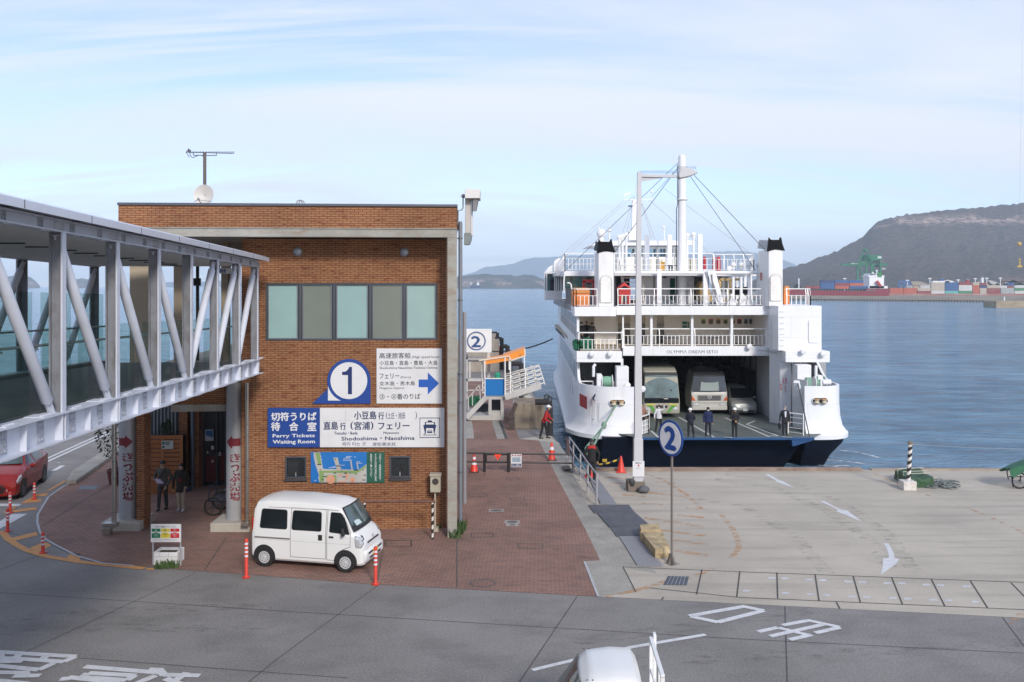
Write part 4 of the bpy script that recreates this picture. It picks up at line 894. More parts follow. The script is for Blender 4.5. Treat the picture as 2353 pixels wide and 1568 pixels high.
def conifer(x,y0,y1,d,label):
 a,b=bl(x,y0,d),bl(x,y1,d); q=MB(); h=a.z-b.z
 t=bthing('potted_conifer',label,'plant','conifers behind the wooden screen')
 for _ in range(420):
  k=random.random()**.8; rr=.24*(1-k)**.7*random.uniform(.5,1.05)+.02; an_=random.uniform(0,2*pi); p=Vector((a.x+rr*cos(an_),d+rr*sin(an_),b.z+h*k)); s=random.uniform(.025,.05); v=Vector((cos(an_)*.5,sin(an_)*.5,1.2))*s; w=Vector((-sin(an_),cos(an_),0))*s*.4
  q.add([p-w,p+w,p+v],[(0,1,2)])
 q.build('foliage',mat('conifer_green',(.018,.05,.016),.8,var=.5,vs=12),t,ang=0)
 q=MB(); q.tube([Vector((a.x,d,b.z-.9)),Vector((a.x,d,b.z+h*.6))],.03,6); q.build('stem',rust,t)
 q=MB(); q.lathe([(.14,b.z-1.25),(.18,b.z-.9),(.16,b.z-.9)],Vector((a.x,d,0)),12); q.build('pot',mat('pot_clay',(.15,.07,.04),.8),t)
conifer(375.5,972,1003,6.75,'dark conifer on the left above the wooden screen'); conifer(387.5,966,1003,6.8,'taller dark conifer on the right above the wooden screen')
bp_=bthing('downpipe','blue-grey downpipe between two brick piers by the entrance','pipe')
q=MB(); c=bl(443,1000,6.9); q.tube([(c.x,6.9,0),(c.x,6.9,4.7)],.075,12); q.build('pipe',mat('pipe_bluegrey',(.10,.13,.18),.4,.3),bp_)
bs=thing('bush','dark leafy bush in a brown pot left of the left pillar','plant',G(270,1115))
c=G(270,1112); Yb=c.y; q=MB()
for _ in range(420):
 a=random.uniform(0,2*pi); k=random.uniform(-1,1); rr=.62*math.sqrt(1-k*k)*random.uniform(.6,1); p=c+Vector((rr*cos(a)-.25,rr*sin(a)*.7,1.75+.75*k)); s=random.uniform(.05,.1)
 v=Vector((random.uniform(-1,1),random.uniform(-1,1),random.uniform(-1,1))).normalized()*s; w=v.cross(Vector((0.3,.4,1))).normalized()*s*.45; q.add([p-v,p+w,p+v,p-w],[(0,1,2,3)])
q.build('foliage',mat('bush_leaf',(.035,.05,.02),.7,var=.5,vs=9),bs,ang=0,world=True)
q=MB(); q.tube([c,c+Vector((-.05,0,.9)),c+Vector((-.25,0,1.8))],[.05,.04,.02],6); q.build('stem',rust,bs,world=True)
q=MB(); q.lathe([(.28,0),(.38,.55),(.34,.55),(.33,.5)],c,14); q.build('pot',mat('pot_brown',(.16,.055,.035),.7),bs,world=True)
hc=thing('hand_cart','dark blue hand cart with grey crates parked behind the right pillar','cart',G(505,1185))
c=G(490,1186); navyp=mat('cart_navy',(.012,.02,.05),.4,.3)
def wheel_spoked(mb_t,mb_s,c,r,ax=(0,1,0)):
 ax=Vector(ax).normalized(); q_=Vector((0,0,1)).rotation_difference(ax)
 mb_t.loft([[c+q_@Vector(((r+.030*cos(b*pi/3))*cos(a*2*pi/24),(r+.030*cos(b*pi/3))*sin(a*2*pi/24),.030*sin(b*pi/3))) for b in range(6)] for a in range(25)],cap=False)
 for a in range(12):mb_s.tube([c,c+q_@Vector((r*cos(a*pi/6),r*sin(a*pi/6),0))],.005,4)
 mb_s.lathe([(.03,-.05),(.03,.05)],c,8,ax)
w=wheel_spoked
for dy in(0,.75):
 t_,s_=MB(),MB(); wheel_spoked(t_,s_,c+Vector((0,dy,.31)),.28)
 wh=t_.build('wheel',mat('tyre',(.015,.015,.016),.8),hc,world=True); s_.build('spokes',mat('spoke',(.10,.10,.105),.4,.6),wh,world=False) if False else None
 o=s_.build('wheel_spokes',mat('spoke',(.10,.10,.105),.4,.6),hc,world=True)
q=MB(); z=.48
for a,b in(((-.15,0),(1.5,0)),((-.15,.7),(1.5,.7)),((-.15,0),(-.15,.7)),((1.5,0),(1.5,.7))):q.tube([c+Vector((a[0],a[1],z)),c+Vector((b[0],b[1],z))],.022,6)
q.tube([c+Vector((-.15,0,z)),c+Vector((-.12,0,z+.48)),c+Vector((-.1,.7,z+.48)),c+Vector((-.15,.7,z))],.018,6); q.tube([c+Vector((-.12,0,z+.48)),c+Vector((.5,0,z+.28)),c+Vector((1.5,0,z+.25))],.018,6); q.tube([c+Vector((-.1,.7,z+.3)),c+Vector((-.12,0,z+.3))],.012,6)
q.tube([c+Vector((.65,0,0)),c+Vector((.65,0,z))],.02,6)
q.build('frame',navyp,hc,world=True)
q=MB(); q.box(*[v for ab in zip(c+Vector((-.1,.02,z+.03)),c+Vector((1.45,.68,z+.07))) for v in ab]); q.build('deck',mat('cart_deck',(.05,.06,.08),.6),hc,world=True)
for i,(x0,z0,lb) in enumerate(((.35,.07,'low grey crate on the dark hand cart'),(.62,.36,'upper grey crate stacked on the hand cart'))):
 p=c+Vector((x0,.1,z+z0)); o=thing('crate',lb,'crate',p,0,'crates on the hand cart'); q=MB(); rim=mat('crate_grey',(.16,.19,.20),.6)
 q.box(0,.85,0,.45,.02,.26); q.build('body',rim,o); q=MB(); q.box(-.02,.87,-.02,.47,.26,.29); q.build('rim',mat('crate_rim',(.30,.34,.35),.5),o,bevel=.006)
tb=thing('added_shade_building','long pale unseen building added behind the viewpoint to shade the brick front','building',(-24,-7,0))  # out-of-view block, added to cut sky light on the ticket building front
q=MB(); q.box(-46,20,-24,-.4,0,19); q.build('wall',mat('shade_building_wall',(.36,.34,.31),.8,var=.08),tb,ang=0)
for zf_ in(1.0,5.4,9.8,14.2):
 q=MB(); q.box(-45,19,-.41,-.36,zf_,zf_+2.4); q.build('window',mat('dark_glass',(.018,.022,.024)),tb,ang=0)
# ==== FERRY
DK=-1.42
fy=thing('car_ferry','big white car ferry with navy stern, two black-topped funnels and an open vehicle deck','ferry',(12.2,52,SEA))
fwh=brick_mat('ferry_white',(.78,.79,.80),(.755,.765,.775),(.63,.63,.63),2.6,1.3,.012,rough=.4,blot=(.60,.55,.47),ba=.22,bump=.12,blotlo=.57,bls=(2.2,.35),tone=(.95,1.04))
fcr=mat('ferry_cream',(.78,.75,.68),.6,var=.05)
fgr=mat('ferry_grey',(.30,.315,.32),.6,var=.08)
fdk=mat('ferry_dark',(.035,.042,.055),.6,var=.2)
fnavy=mat('ferry_navy',(.0025,.0055,.017),.7,spec=.25,var=.15,vs=.6,stain=(.003,.005,.010),ss=(.5,.5,2),sa=.7)
fblue=mat('ferry_edge_blue',(.02,.075,.19),.4)
deckm=mat('vehicle_deck_paint',(.115,.135,.125),.6,var=.15,vs=.7,stain=(.08,.09,.085),ss=(.5,2,1),sa=.5)
fwood=mat('deck_tan',(.45,.37,.28),.7,var=.1)
railm=mat('rail_white',(.80,.80,.78),.4)
darkwin=mat('ferry_window',(.02,.035,.04),.08,spec=.8)
K=.0178
z6f,z7f,z3b,z4b,zA,zB2=zoomed(1340,380,.34),zoomed(1340,720,.34),zoomed(1360,840,.185),zoomed(1700,840,.21686),zoomed(1360,580,.17857),zoomed(1700,580,.19134)
def fx(x,Y):return(x-CX)*Y/F
def fz(y,Y):return H-(y-HY)*Y/F
def pb(mb,zf,x0,y0,x1,y1,Y,dp=.1):
 a,b=zf(x0,y1),zf(x1,y0); A_,B_=W(*a,Y),W(*b,Y); return mb.box(A_.x,B_.x,Y,Y+dp,A_.z,B_.z)
def fpart(q,name,m,par=fy,**k):
 o=q.build(name,m,par,**k)
 return o
FM=Matrix.Translation(Vector((-12.2,-52,-SEA)))
def fbuild(q,name,m,par=None,**k):
 """ferry pieces are measured in world metres, kept relative to the ferry"""
 q.v=[FM@p for p in q.v]; return q.build(name,m,par or fy,**k)
Lw=[(7.80,52.8),(6.6,52.8),(5.77,52.9),(5.05,53.35),(4.5,54.15),(4.22,55.3),(4.2,56.3),(4.25,58),(4.5,70),(4.75,85),(4.95,93),(6.2,101),(9.0,108),(12.6,112)]
Rw=[(17.75,52.8),(18.7,52.8),(19.5,52.95),(20.1,53.5),(20.35,54.5),(20.35,56.3),(20.4,58),(20.5,70),(20.6,85),(20.5,93),(19.2,101),(16,108),(12.6,112)]
def smooth(P,n=4):
 out=[]
 for i in range(len(P)-1):
  p0,p1,p2,p3=P[max(i-1,0)],P[i],P[i+1],P[min(i+2,len(P)-1)]
  for j in range(n):
   t=j/n; out.append(tuple(.5*(2*p1[k]+(p2[k]-p0[k])*t+(2*p0[k]-5*p1[k]+4*p2[k]-p3[k])*t*t+(3*p1[k]-p0[k]-3*p2[k]+p3[k])*t**3) for k in(0,1)))
 return out+[P[-1]]
def hullwall(P,sgn,top):
 P=smooth(P); n=len(P); rings_w,rings_n=[],[]
 for i,p in enumerate(P):
  a,b=Vector(P[max(i-1,0)]),Vector(P[min(i+1,n-1)]); d=(b-a).normalized(); nr=Vector((-d.y,d.x))*sgn
  if nr.y>.3 and p[1]<60:nr=-nr
  fl=1.0 if p[1]<84 else max(.15,1-(p[1]-84)/16)
  zt=top(p[1]); off=lambda o,z:(p[0]+nr.x*o,p[1]+nr.y*o,z)
  st=0.55+.45*min(1,max(0,(p[1]-53.0)/2.5))
  rings_w.append([off(-.16,zt),off(0,zt),off(0,.4),off(.06*fl,-.5),off(.28*fl*st,-1.1),off(.62*fl*st,-1.46),off(.75*fl*st,-1.54),off(.75*fl*st,-1.78),off(0.0,-1.80),off(-.16,-1.44)])
  rings_n.append([off(.45*fl*st,-1.79),off(.30*fl*st,-2.1),off(-.5,-2.9),off(-1.2 if p[1]<60 else-.7,SEA-.6),off(-2.2,SEA-.6),off(-1.6,-1.79)])
 return rings_w,rings_n
def topL(y):return 1.35 if y<55.0 else(1.35+1.35*min(1,((y-55.0)/1.1)**2) if y<56.15 else 6.14 if y>56.32 else 2.7)
def topR(y):return 1.40 if y<55.2 else(1.40+1.25*min(1,((y-55.2)/3.0)**2) if y<58.5 else 6.14 if y<94 else 4.5)
for P,sg,tp_,nm in((Lw,1,topL,'hull_side'),(Rw,-1,topR,'hull_side')):
 rw,rn=hullwall(P,sg,tp_)
 q=MB(); q.loft(rw); fbuild(q,nm,fwh,ang=30)
 q=MB(); q.loft(rn); fbuild(q,'hull_bottom',fnavy,ang=40)
xl,xr=fx(1462,51.2),fx(1872,51.2)
q=MB(); q.box(xl,xr,51.2,54.2,DK-.16,DK-.004); fbuild(q,'ramp',fblue,bevel=.02)
q=MB(); xt0,xt1=fx(1385,52.2),fx(1848,52.2)
q.hexa([Vector(p) for p in((xt0,53.4,SEA-.6),(xt1-1.2,53.6,SEA-.6),(xt1-1.2,58,SEA-.6),(xt0,58,SEA-.6),(xt0,52.0,DK-.165),(xt1,52.0,DK-.165),(xt1,58,DK-.165),(xt0,58,DK-.165))])
fbuild(q,'transom',fnavy)
q=MB(); q.prism([Vector((xr,51.25,DK-.17)),Vector((xr-.05,51.25,DK-.04)),Vector((fx(1820,51.2),51.25,DK-.17)),Vector((fx(1822,51.2),51.25,DK-.55))],(0,.6,0)); fbuild(q,'ramp_bracket',fblue)
q=MB(); q.prism([Vector((6.0,53.0,DK)),Vector((xl,51.25,DK)),Vector((xr,51.25,DK)),Vector((19.2,53.2,DK)),Vector((20.1,56,DK)),Vector((20.3,92,DK)),Vector((4.9,92,DK)),Vector((4.45,56,DK)),Vector((5.0,53.9,DK))],(0,0,-.003)); fbuild(q,'vehicle_deck',deckm,ang=0)
q=MB()
for s in([(1048,950),(1310,1098)],[(1390,955),(1600,1045),(1715,1095)],[(1610,978),(1548,1003),(1700,1060),(1785,1090)],[(845,1050),(905,1103)],[(1715,1088),(1785,1090)],[(1385,1098),(1445,1102)],[(1805,1094),(1880,1101)]):
 pts=[]
 for x,y in s:
  a=z7f(x,y); pts.append(G(a[0],a[1],DK+.01))
 q.ribbon(pts,.12)
fbuild(q,'lane_marking',mat('lane_paint',(.60,.61,.58),.7,var=.2,vs=4),ang=0)
xiL,xiR=fx(1432,58),fx(1757,60)
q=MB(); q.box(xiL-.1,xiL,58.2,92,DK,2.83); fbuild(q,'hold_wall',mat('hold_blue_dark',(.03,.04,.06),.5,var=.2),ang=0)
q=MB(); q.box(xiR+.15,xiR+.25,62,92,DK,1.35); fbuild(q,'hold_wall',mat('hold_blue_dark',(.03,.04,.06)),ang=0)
q=MB(); q.box(xiR+.15,xiR+.25,60.5,92,1.352,2.83); w_=fbuild(q,'hold_window_band',mat('band_white',(.66,.70,.74),.5),ang=0)
q=MB()
for i in range(20):q.box(xiR+.10,xiR+.149,61+i*1.5,61.12+i*1.5,DK+.1,2.8)
q.box(xiR+.08,xiR+.149,60.6,92,1.25,1.345); fbuild(q,'hold_frame',fdk,ang=0)
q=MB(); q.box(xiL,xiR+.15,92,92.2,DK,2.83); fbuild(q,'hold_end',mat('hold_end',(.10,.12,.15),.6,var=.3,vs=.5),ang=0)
for a_ in(((1600,84),(1625,84),84,91),((1515,80),(1535,80),80,81),((1480,80),(1500,80),84,85)):q=MB(); q.box(fx(*a_[0]),fx(*a_[1]),a_[2],a_[3],DK,2.7); fbuild(q,'hold_column',mat('hold_column',(.35,.38,.42),.6),ang=0)
q=MB(); q.box(fx(1510,78),fx(1590,78),78,78.5,fz(838,78),fz(828,78)); fbuild(q,'hold_beam',mat('hold_beam_blue',(.02,.05,.14),.5),ang=0)
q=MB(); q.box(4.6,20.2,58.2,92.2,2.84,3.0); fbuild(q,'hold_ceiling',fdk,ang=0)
q=MB(); q.box(xiL-.02,fx(1772,58),58,58.25,2.83,3.47); fbuild(q,'name_beam',fwh,bevel=.015)
q=MB(); q.box(4.5,20.2,58.25,92,3.2,3.44); fbuild(q,'deck',fwood,ang=0)
q=MB(); fittext(q,'OLYMPIA DREΛM SETO'.replace('OLYMPIΛ','OLYMPIΛ').replace('OLYMPIA','OLYMPIΛ'),W(*z7f(960,482),58).x,W(*z7f(1338,458),58).x,W(*z7f(960,482),58).z,W(*z7f(1338,458),58).z,58,.0,.006); fbuild(q,'ship_name',mat('name_grey',(.05,.055,.075),.5),ang=0)
q=MB(); q.box(fx(1325,55),fx(1429.5,55),55,58.0,2.66,3.36); fbuild(q,'balcony',fwh,bevel=.02)
q=MB(); q.box(fx(1330,55.2),fx(1428,55.2),55.1,58.2,3.361,3.38); fbuild(q,'balcony_floor',fwood,ang=0)
q=MB(); q.box(fx(1805,55),fx(1907,55),55,59.5,2.66,3.36); fbuild(q,'balcony',fwh,bevel=.02)
q=MB(); q.box(fx(1430,57.6)-.08,fx(1430,57.6)+.08,57.7,57.85,DK,2.66); q.box(fx(1433,57.6)-.05,fx(1433,57.6)+.05,57.9,58,3.36,5.55); fbuild(q,'post',fwh)
q=MB(); q.prism([Vector((fx(1757,60),60,DK)),Vector((fx(1757,60)+.02,58.4,DK)),Vector((fx(1768,57),57,DK)),Vector((fx(1792,56),56,DK)),Vector((fx(1818,55.6),55.6,DK)),Vector((fx(1818,55.6),62,DK)),Vector((fx(1757,60),62,DK))],(0,0,7.0)); fbuild(q,'casing',mat('casing_white',(.62,.63,.65),.4,var=.05,stain=(.46,.45,.44),ss=(3,3,.35),sa=.45))
q=MB(); q.box(fx(1788,55.5),fx(1888,55.5),55.5,62.5,3.362,6.22); up=fbuild(q,'casing_upper',fwh,bevel=.02)
def doorplate(x0,y0,x1,y1,zf,Y,m,par=None,nm='hatch'):
 q=MB(); a,b=W(*zf(x0,y1),Y),W(*zf(x1,y0),Y); r=(b.x-a.x)*.16; pts=[]
 for cx,cz,s in((b.x-r,b.z-r,0),(a.x+r,b.z-r,90),(a.x+r,a.z+r,180),(b.x-r,a.z+r,270)):
  pts+=[Vector((cx+r*cos(R(s+k*18)),Y,cz+r*sin(R(s+k*18)))) for k in range(6)]
 q.prism(pts,(0,.05,0)); h=fbuild(q,nm,m,par,bevel=.01)
 q=MB()
 for t in(.18,.82):
  for xx in(a.x+.03,b.x-.03):q.box(xx-.05,xx+.05,Y-.04,Y-.002,a.z+(b.z-a.z)*t-.02,a.z+(b.z-a.z)*t+.02)
 fbuild(q,'hinge',fwh,h); return h
doorplate(2005,235,2090,405,z7f,55.44,fwh)
q=MB(); Y=60.2; q.box(fx(1815,Y),fx(1898,Y),Y,Y+.1,DK,2.66); fbuild(q,'mooring_bay_wall',fgr,ang=0)
q=MB()
for zz_ in range(9):z=-.2+zz_*.36; q.box(fx(1822,55.55),fx(1840,55.55),55.50,55.54,z-.02,z+.02)
for x in(1821,1840):q.box(fx(x,55.55)-.03,fx(x,55.55)+.03,55.48,55.55,-.6,3.0)
fbuild(q,'ladder',railm)
q=MB()
for zz_ in range(7):z=3.7+zz_*.36; q.box(fx(1793,55.4),fx(1803,55.4),55.44,55.48,z-.012,z+.012)
fbuild(q,'rung_ladder',railm)
q=MB()
a=W(*z4b(1150,480),55.7); b=W(*z4b(1222,655),55.7)
for t,x0,x1,y0,y1 in(('整理中',1205,1219,480,560),('立入',1200,1216,575,650),('注意',1180,1194,482,545),('危険',1155,1170,550,628)):
 n_=len(t)
 for i,ch in enumerate(t):
  a,b=W(*z4b(x0,y0+(y1-y0)*(i+.9)/n_),55.75),W(*z4b(x1,y0+(y1-y0)*i/n_),55.75); Yc=55.62+(1818-(x0*.21686+1700)/1.08797)/62*.9
  fittext(q,ch,a.x,b.x,a.z,b.z,Yc-.28,.03)
fbuild(q,'warning_lettering',mat('warning_red',(.32,.03,.05),.5),ang=0)
q=MB(); q.box(fx(1320,56),fx(1416,56),56,58,5.53,6.14); fbuild(q,'deck_edge',fwh,bevel=.02)
q=MB(); q.box(fx(1416.3,57.6),fx(1790,57.6),57.6,58.2,5.56,6.15); fbuild(q,'deck_edge',fwh,bevel=.02)
q=MB(); q.box(4.4,20.3,58.2,92,5.62,6.13); fbuild(q,'deck',mat('deck_grey',(.30,.30,.30),.7),ang=0)
q=MB(); q.box(4.9,20.3,57.9,66,5.55,5.61); fbuild(q,'deck_ceiling',fcr,ang=0)
YB=61.6
q=MB(); q.box(4.8,fx(1745,YB),YB,YB+.2,3.44,5.6); fbuild(q,'saloon_wall',fcr,ang=0)
q=MB(); q.box(fx(1757,64),fx(1764,64),61.8,66,3.44,5.6); fbuild(q,'saloon_wall',fcr,ang=0)
for x0,x1 in((605,692),(730,803),(890,942)):
 q=MB(); pb(q,z7f,x0,205,x1,385,YB-.03,.028); a=W(*z7f(x0,385),YB); q.v=[Vector((v.x,v.y,3.45 if v.z<4.6 else v.z)) for v in q.v]; fbuild(q,'door',darkwin,ang=0)
for i,(x,c) in enumerate(zip((1231,1286,1341,1394,1447,1496,1543,1580),((.40,.48,.10),(.50,.08,.08),(.62,.26,.10),(.55,.52,.16),(.60,.30,.12),(.55,.07,.06),(.08,.30,.48),(.16,.22,.46)))):
 q=MB(); pb(q,z7f,x-16*(1 if i<6 else.75),229,x+16*(1 if i<6 else.75),265,YB-.03,.025); p_=fbuild(q,'picture_panel',mat('panel_%d'%i,c,.6),ang=0)
 q=MB(); cx=W(*z7f(x,250),YB); q.lathe([(.14,0),(.14,.004)],cx+Vector((0,-.032,0)),10,(0,-1,0)); fbuild(q,'panel_mark',mat('panel_mark',(.12,.12,.10),.6),p_)
q=MB(); pb(q,z7f,1063,205,1140,310,YB-.02,.018); pd=fbuild(q,'locker_door',mat('locker_cream',(.68,.66,.60),.6),ang=0)
q=MB(); pb(q,z7f,1076,247,1112,270,YB-.03,.009); pb(q,z7f,1076,275,1112,297,YB-.03,.009); pb(q,z7f,1115,250,1126,297,YB-.03,.009); fbuild(q,'green_notice',mat('notice_green2',(.04,.15,.10),.6),pd,ang=0)
for x0,x1 in((905,1040),(1228,1362)):
 q=MB(); Y=60.2; a,b=W(*z7f(x0,395),Y),W(*z7f(x1,389),Y); q.box(a.x,b.x,Y,Y+.45,3.84,3.90); q.box(a.x+.6,a.x+.68,Y+.15,Y+.3,3.44,3.84); q.box(b.x-.68,b.x-.6,Y+.15,Y+.3,3.44,3.84); fbuild(q,'bench',mat('bench_dark',(.05,.05,.06),.5))
for x in(850,1150,1442):p=z7f(x,300); q=MB(); q.box(fx(p[0],58)-.08,fx(p[0],58)+.08,58.05,58.2,3.47,5.6); fbuild(q,'post',fwh)
q=MB(); Y=60.5; pb(q,z7f,428,212,590,432,Y,.1); fbuild(q,'gallery_wall',fcr,ang=0)
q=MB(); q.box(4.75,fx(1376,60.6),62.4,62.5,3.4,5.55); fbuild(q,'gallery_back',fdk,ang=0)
q=MB()
for i in range(7):q.box(fx(1358+i*2.6,62.2),fx(1359.4+i*2.6,62.2),62.2,62.35,4.3,5.5)
fbuild(q,'gallery_slat',fgr,ang=0)
q=MB(); q.box(4.7,xiL-.12,63,63.1,DK,2.66); fbuild(q,'mooring_bay_wall',fgr,ang=0)
q=MB()
for i in range(8):q.box(fx(1383,62),fx(1402,62),62.3-i*.05,62.55-i*.05,DK+.25+i*.3,DK+.29+i*.3)
for x in(1382,1403):q.bar(Vector((fx(x,62),62.6,DK)),Vector((fx(x,62),61.9,DK+2.9)),.05,.2)
fbuild(q,'stairs',mat('stair_grey',(.36,.37,.38),.6))
# ---- rails
def rail(pts,h=1.05,sp=.26,top=.032,bal=.022,mid=(.62,),post=2.0,bend=0.0,dirn=(0,1,0),low=.1):
 q=MB()
 P=[Vector(p) for p in pts]
 for a,b in zip(P,P[1:]):
  L=(b-a).length; n=max(1,int(L/sp))
  up=Vector((0,0,h)); bd=Vector(dirn)*bend
  q.bar(a+up+bd,b+up+bd,top*2,top*2)
  for m_ in mid:q.bar(a+Vector((0,0,h*m_)),b+Vector((0,0,h*m_)),.03,.03)
  q.bar(a+Vector((0,0,low)),b+Vector((0,0,low)),.025,.025)
  for i in range(n+1):
   p=a.lerp(b,i/n); q.bar(p+Vector((0,0,low)),p+Vector((0,0,h*mid[-1])),bal*2,bal*2)
  k=max(1,int(L/post))
  for i in range(k+1):
   p=a.lerp(b,i/k); q.bar(p,p+Vector((0,0,h*mid[-1])),.055,.055); q.bar(p+Vector((0,0,h*mid[-1])),p+up+bd,.055,.055)
 return q
c=lambda x,Y,z:Vector((fx(x,Y),Y,z))
fbuild(rail([c(1434,58.1,3.47),c(1760,58.1,3.47)],1.15,bend=.15),'railing',railm,ang=0)
fbuild(rail([c(1329,57.5,3.38),c(1327,55.5,3.38),c(1332,55.1,3.38),c(1428,55.1,3.38),c(1431,57.8,3.38)],1.15,bend=.1),'railing',railm,ang=0)
fbuild(rail([c(1322,62,6.14),c(1318,56.4,6.14),c(1324,56.1,6.14),c(1372,56.1,6.14)],1.15),'railing',railm,ang=0)
fbuild(rail([c(1420,57.7,6.15),c(1756,57.7,6.15)],1.15,bend=.12),'railing',railm,ang=0)
fbuild(rail([c(1808,57.7,6.15),c(1862,57.0,6.15),c(1852,61,6.15)],1.15,bend=.12),'railing',railm,ang=0)
q=rail([c(1798,55.55,6.2),c(1812,55.6,6.2)],.01)
q=MB()
for i in range(7):
 a,b=c(1500+i*36,57.6,6.85),c(1536+i*36,57.6,6.85); q.tube([a.lerp(b,t/6)+Vector((0,-.03,-.5*(1-(2*t/6-1)**2)-.05)) for t in range(7)],.014,4)
fbuild(q,'swag_chain',mat('chain_grey',(.35,.35,.34),.5),ang=0)
# ---- funnels
def funnel(x0,xf0,xf1,y1,yb0,yb1,Y,name='funnel'):
 """x0..xf0 visible inner side, xf0..xf1 front"""
 a,b=c(xf0,Y,0).x,c(xf1,Y,0).x; zt=fz(yb0,Y); zb=fz(yb1,Y); zb2=6.14
 q=MB(); ch=.25; plan=lambda z:[Vector((a+ch*.3,Y,z)),Vector((b-ch*.3,Y,z)),Vector((b,Y+ch,z)),Vector((b,Y+2.2,z)),Vector((a,Y+2.2,z)),Vector((a,Y+ch,z))]
 q.loft([plan(zb2),plan(zb+.1)]); t=fbuild(q,name,mat('funnel_white',(.76,.76,.75),.4,var=.03,stain=(.55,.53,.50),ss=(2,2,.4),sa=.35),bevel=.04)
 blk=mat('funnel_black',(.003,.0035,.006),.6,spec=.15); m=(a+b)/2; w=b-a
 q=MB(); q.prism([Vector((a-.05,Y-.06,zb-.02)),Vector((m,Y-.06,zb+.16)),Vector((b+.06,Y-.06,zb+.04)),Vector((b-w*.10,Y-.06,zb+.5)),Vector((b-w*.17,Y-.06,zt)),Vector((b-w*.24,Y-.06,zt)),Vector((b-w*.30,Y-.06,zt-.16)),Vector((a+w*.20,Y-.06,zt-.16)),Vector((a+w*.06,Y-.06,zt))],(0,.12,0)); fbuild(q,'funnel_cap',blk,t)
 q=MB(); q.hexa([Vector(p) for p in((a-.03,Y+.061,zb+.1),(b+.03,Y+.061,zb+.1),(b+.03,Y+2.3,zb+.3),(a-.03,Y+2.3,zb+.3),(a+.1,Y+.061,zt-.2),(b-.35,Y+.061,zt-.2),(b-.3,Y+2.3,zt-.05),(a+.1,Y+2.3,zt-.05))]); fbuild(q,'funnel_top',blk if xf0<1500 else mat('funnel_top_grey',(.35,.36,.37),.5),t)
 return t,a,b
f1,a1,b1=funnel(1366,1373,1412,0,550,582,57.0)
f2,a2,b2=funnel(1746,1764,1801,0,546,578,57.0)
def oval(zf,x0,y0,x1,y1,Y,par):
 q=MB(); a,b=W(*zf(x0,y1),Y),W(*zf(x1,y0),Y); w=(b.x-a.x)/2; m=(a.x+b.x)/2
 pts=[Vector((m+w*cos(R(k*15)),Y,b.z-w+w*sin(R(k*15)))) for k in range(13)]+[Vector((a.x,Y,a.z)),Vector((b.x,Y,a.z))]
 q.prism(pts,(0,.06,0)); r=fbuild(q,'recess',mat('recess_grey',(.42,.42,.41),.5),par)
 q=MB(); pts2=[Vector((m+(p.x-m)*.86,Y-.02,a.z+(p.z-a.z)*.97+.03)) for p in pts]; q.prism(pts2,(0,.019,0)); fbuild(q,'recess_back',mat('recess_back',(.66,.655,.63),.5),par)
oval(z6f,466,905,560,1112,56.95,f1); oval(z6f,1715,895,1808,1098,56.95,f2)
doorplate(475,930,545,1108,z6f,56.88,mat('hatch_cream',(.74,.73,.69),.5),f1); doorplate(1725,920,1797,1095,z6f,56.88,mat('hatch_cream',(.74,.73,.69),.5),f2)
# ---- main mast with its stays
YM=61.5; mx_=fx(1567.5,YM); mt=fz(360,YM)
q=MB(); q.lathe([(.31,6.13),(.29,13.5),(.27,mt),(.22,mt),(.2,mt+.1)],(mx_,YM,0),20); q.lathe([(.30,fz(459,YM)-.03),(.42,fz(459,YM)-.03),(.42,fz(459,YM)+.03),(.30,fz(459,YM)+.03)],(mx_,YM,0),16); mast=fbuild(q,'mast',fwh)
q=MB(); q.tube([Vector((mx_-.36,YM-.1,mt-.6)),Vector((mx_-.33,YM-.1,fz(470,YM))),Vector((mx_-.42,YM-.1,fz(480,YM))),Vector((mx_-.42,YM-.1,6.3))],.03,5); fbuild(q,'cable',mat('cable_black',(.02,.02,.02)),mast)
def stay(x0,y0,Ya,x1,y1,Yb,r,m):
 q=MB(); a,b=W(x0,y0,Ya),W(x1,y1,Yb); q.tube([a,b],r,5); fbuild(q,'stay',m,mast,ang=0)
sd_,sl=mat('stay_dark',(.05,.05,.055),.5),mat('stay_light',(.42,.44,.46),.5)
z6=lambda x,y:z6f(x,y)
for(p,Ya,q_,Yb,r,m) in[((1100,105),61.5,(1690,728),57.3,.022,sd_),((1100,130),61.5,(1615,872),59.5,.02,sd_),((1045,80),61.5,(205,885),57.5,.018,sd_),((1045,115),61.5,(580,735),57.5,.022,sd_),((650,360),74,(165,780),63,.02,sl),((945,270),66,(1590,755),62,.018,sl),((840,360),74,(1280,745),66,.018,sl),((720,320),74,(215,770),62,.02,sl),((720,330),74,(635,605),74,.02,sl),((725,330),74,(665,600),74,.02,sl),((775,380),74,(850,640),74,.025,sl),((780,380),74,(875,645),74,.025,sl),((1035,130),61.5,(850,330),74,.02,sl)]:
 stay(*z6(*p),Ya,*z6(*q_),Yb,r,m)
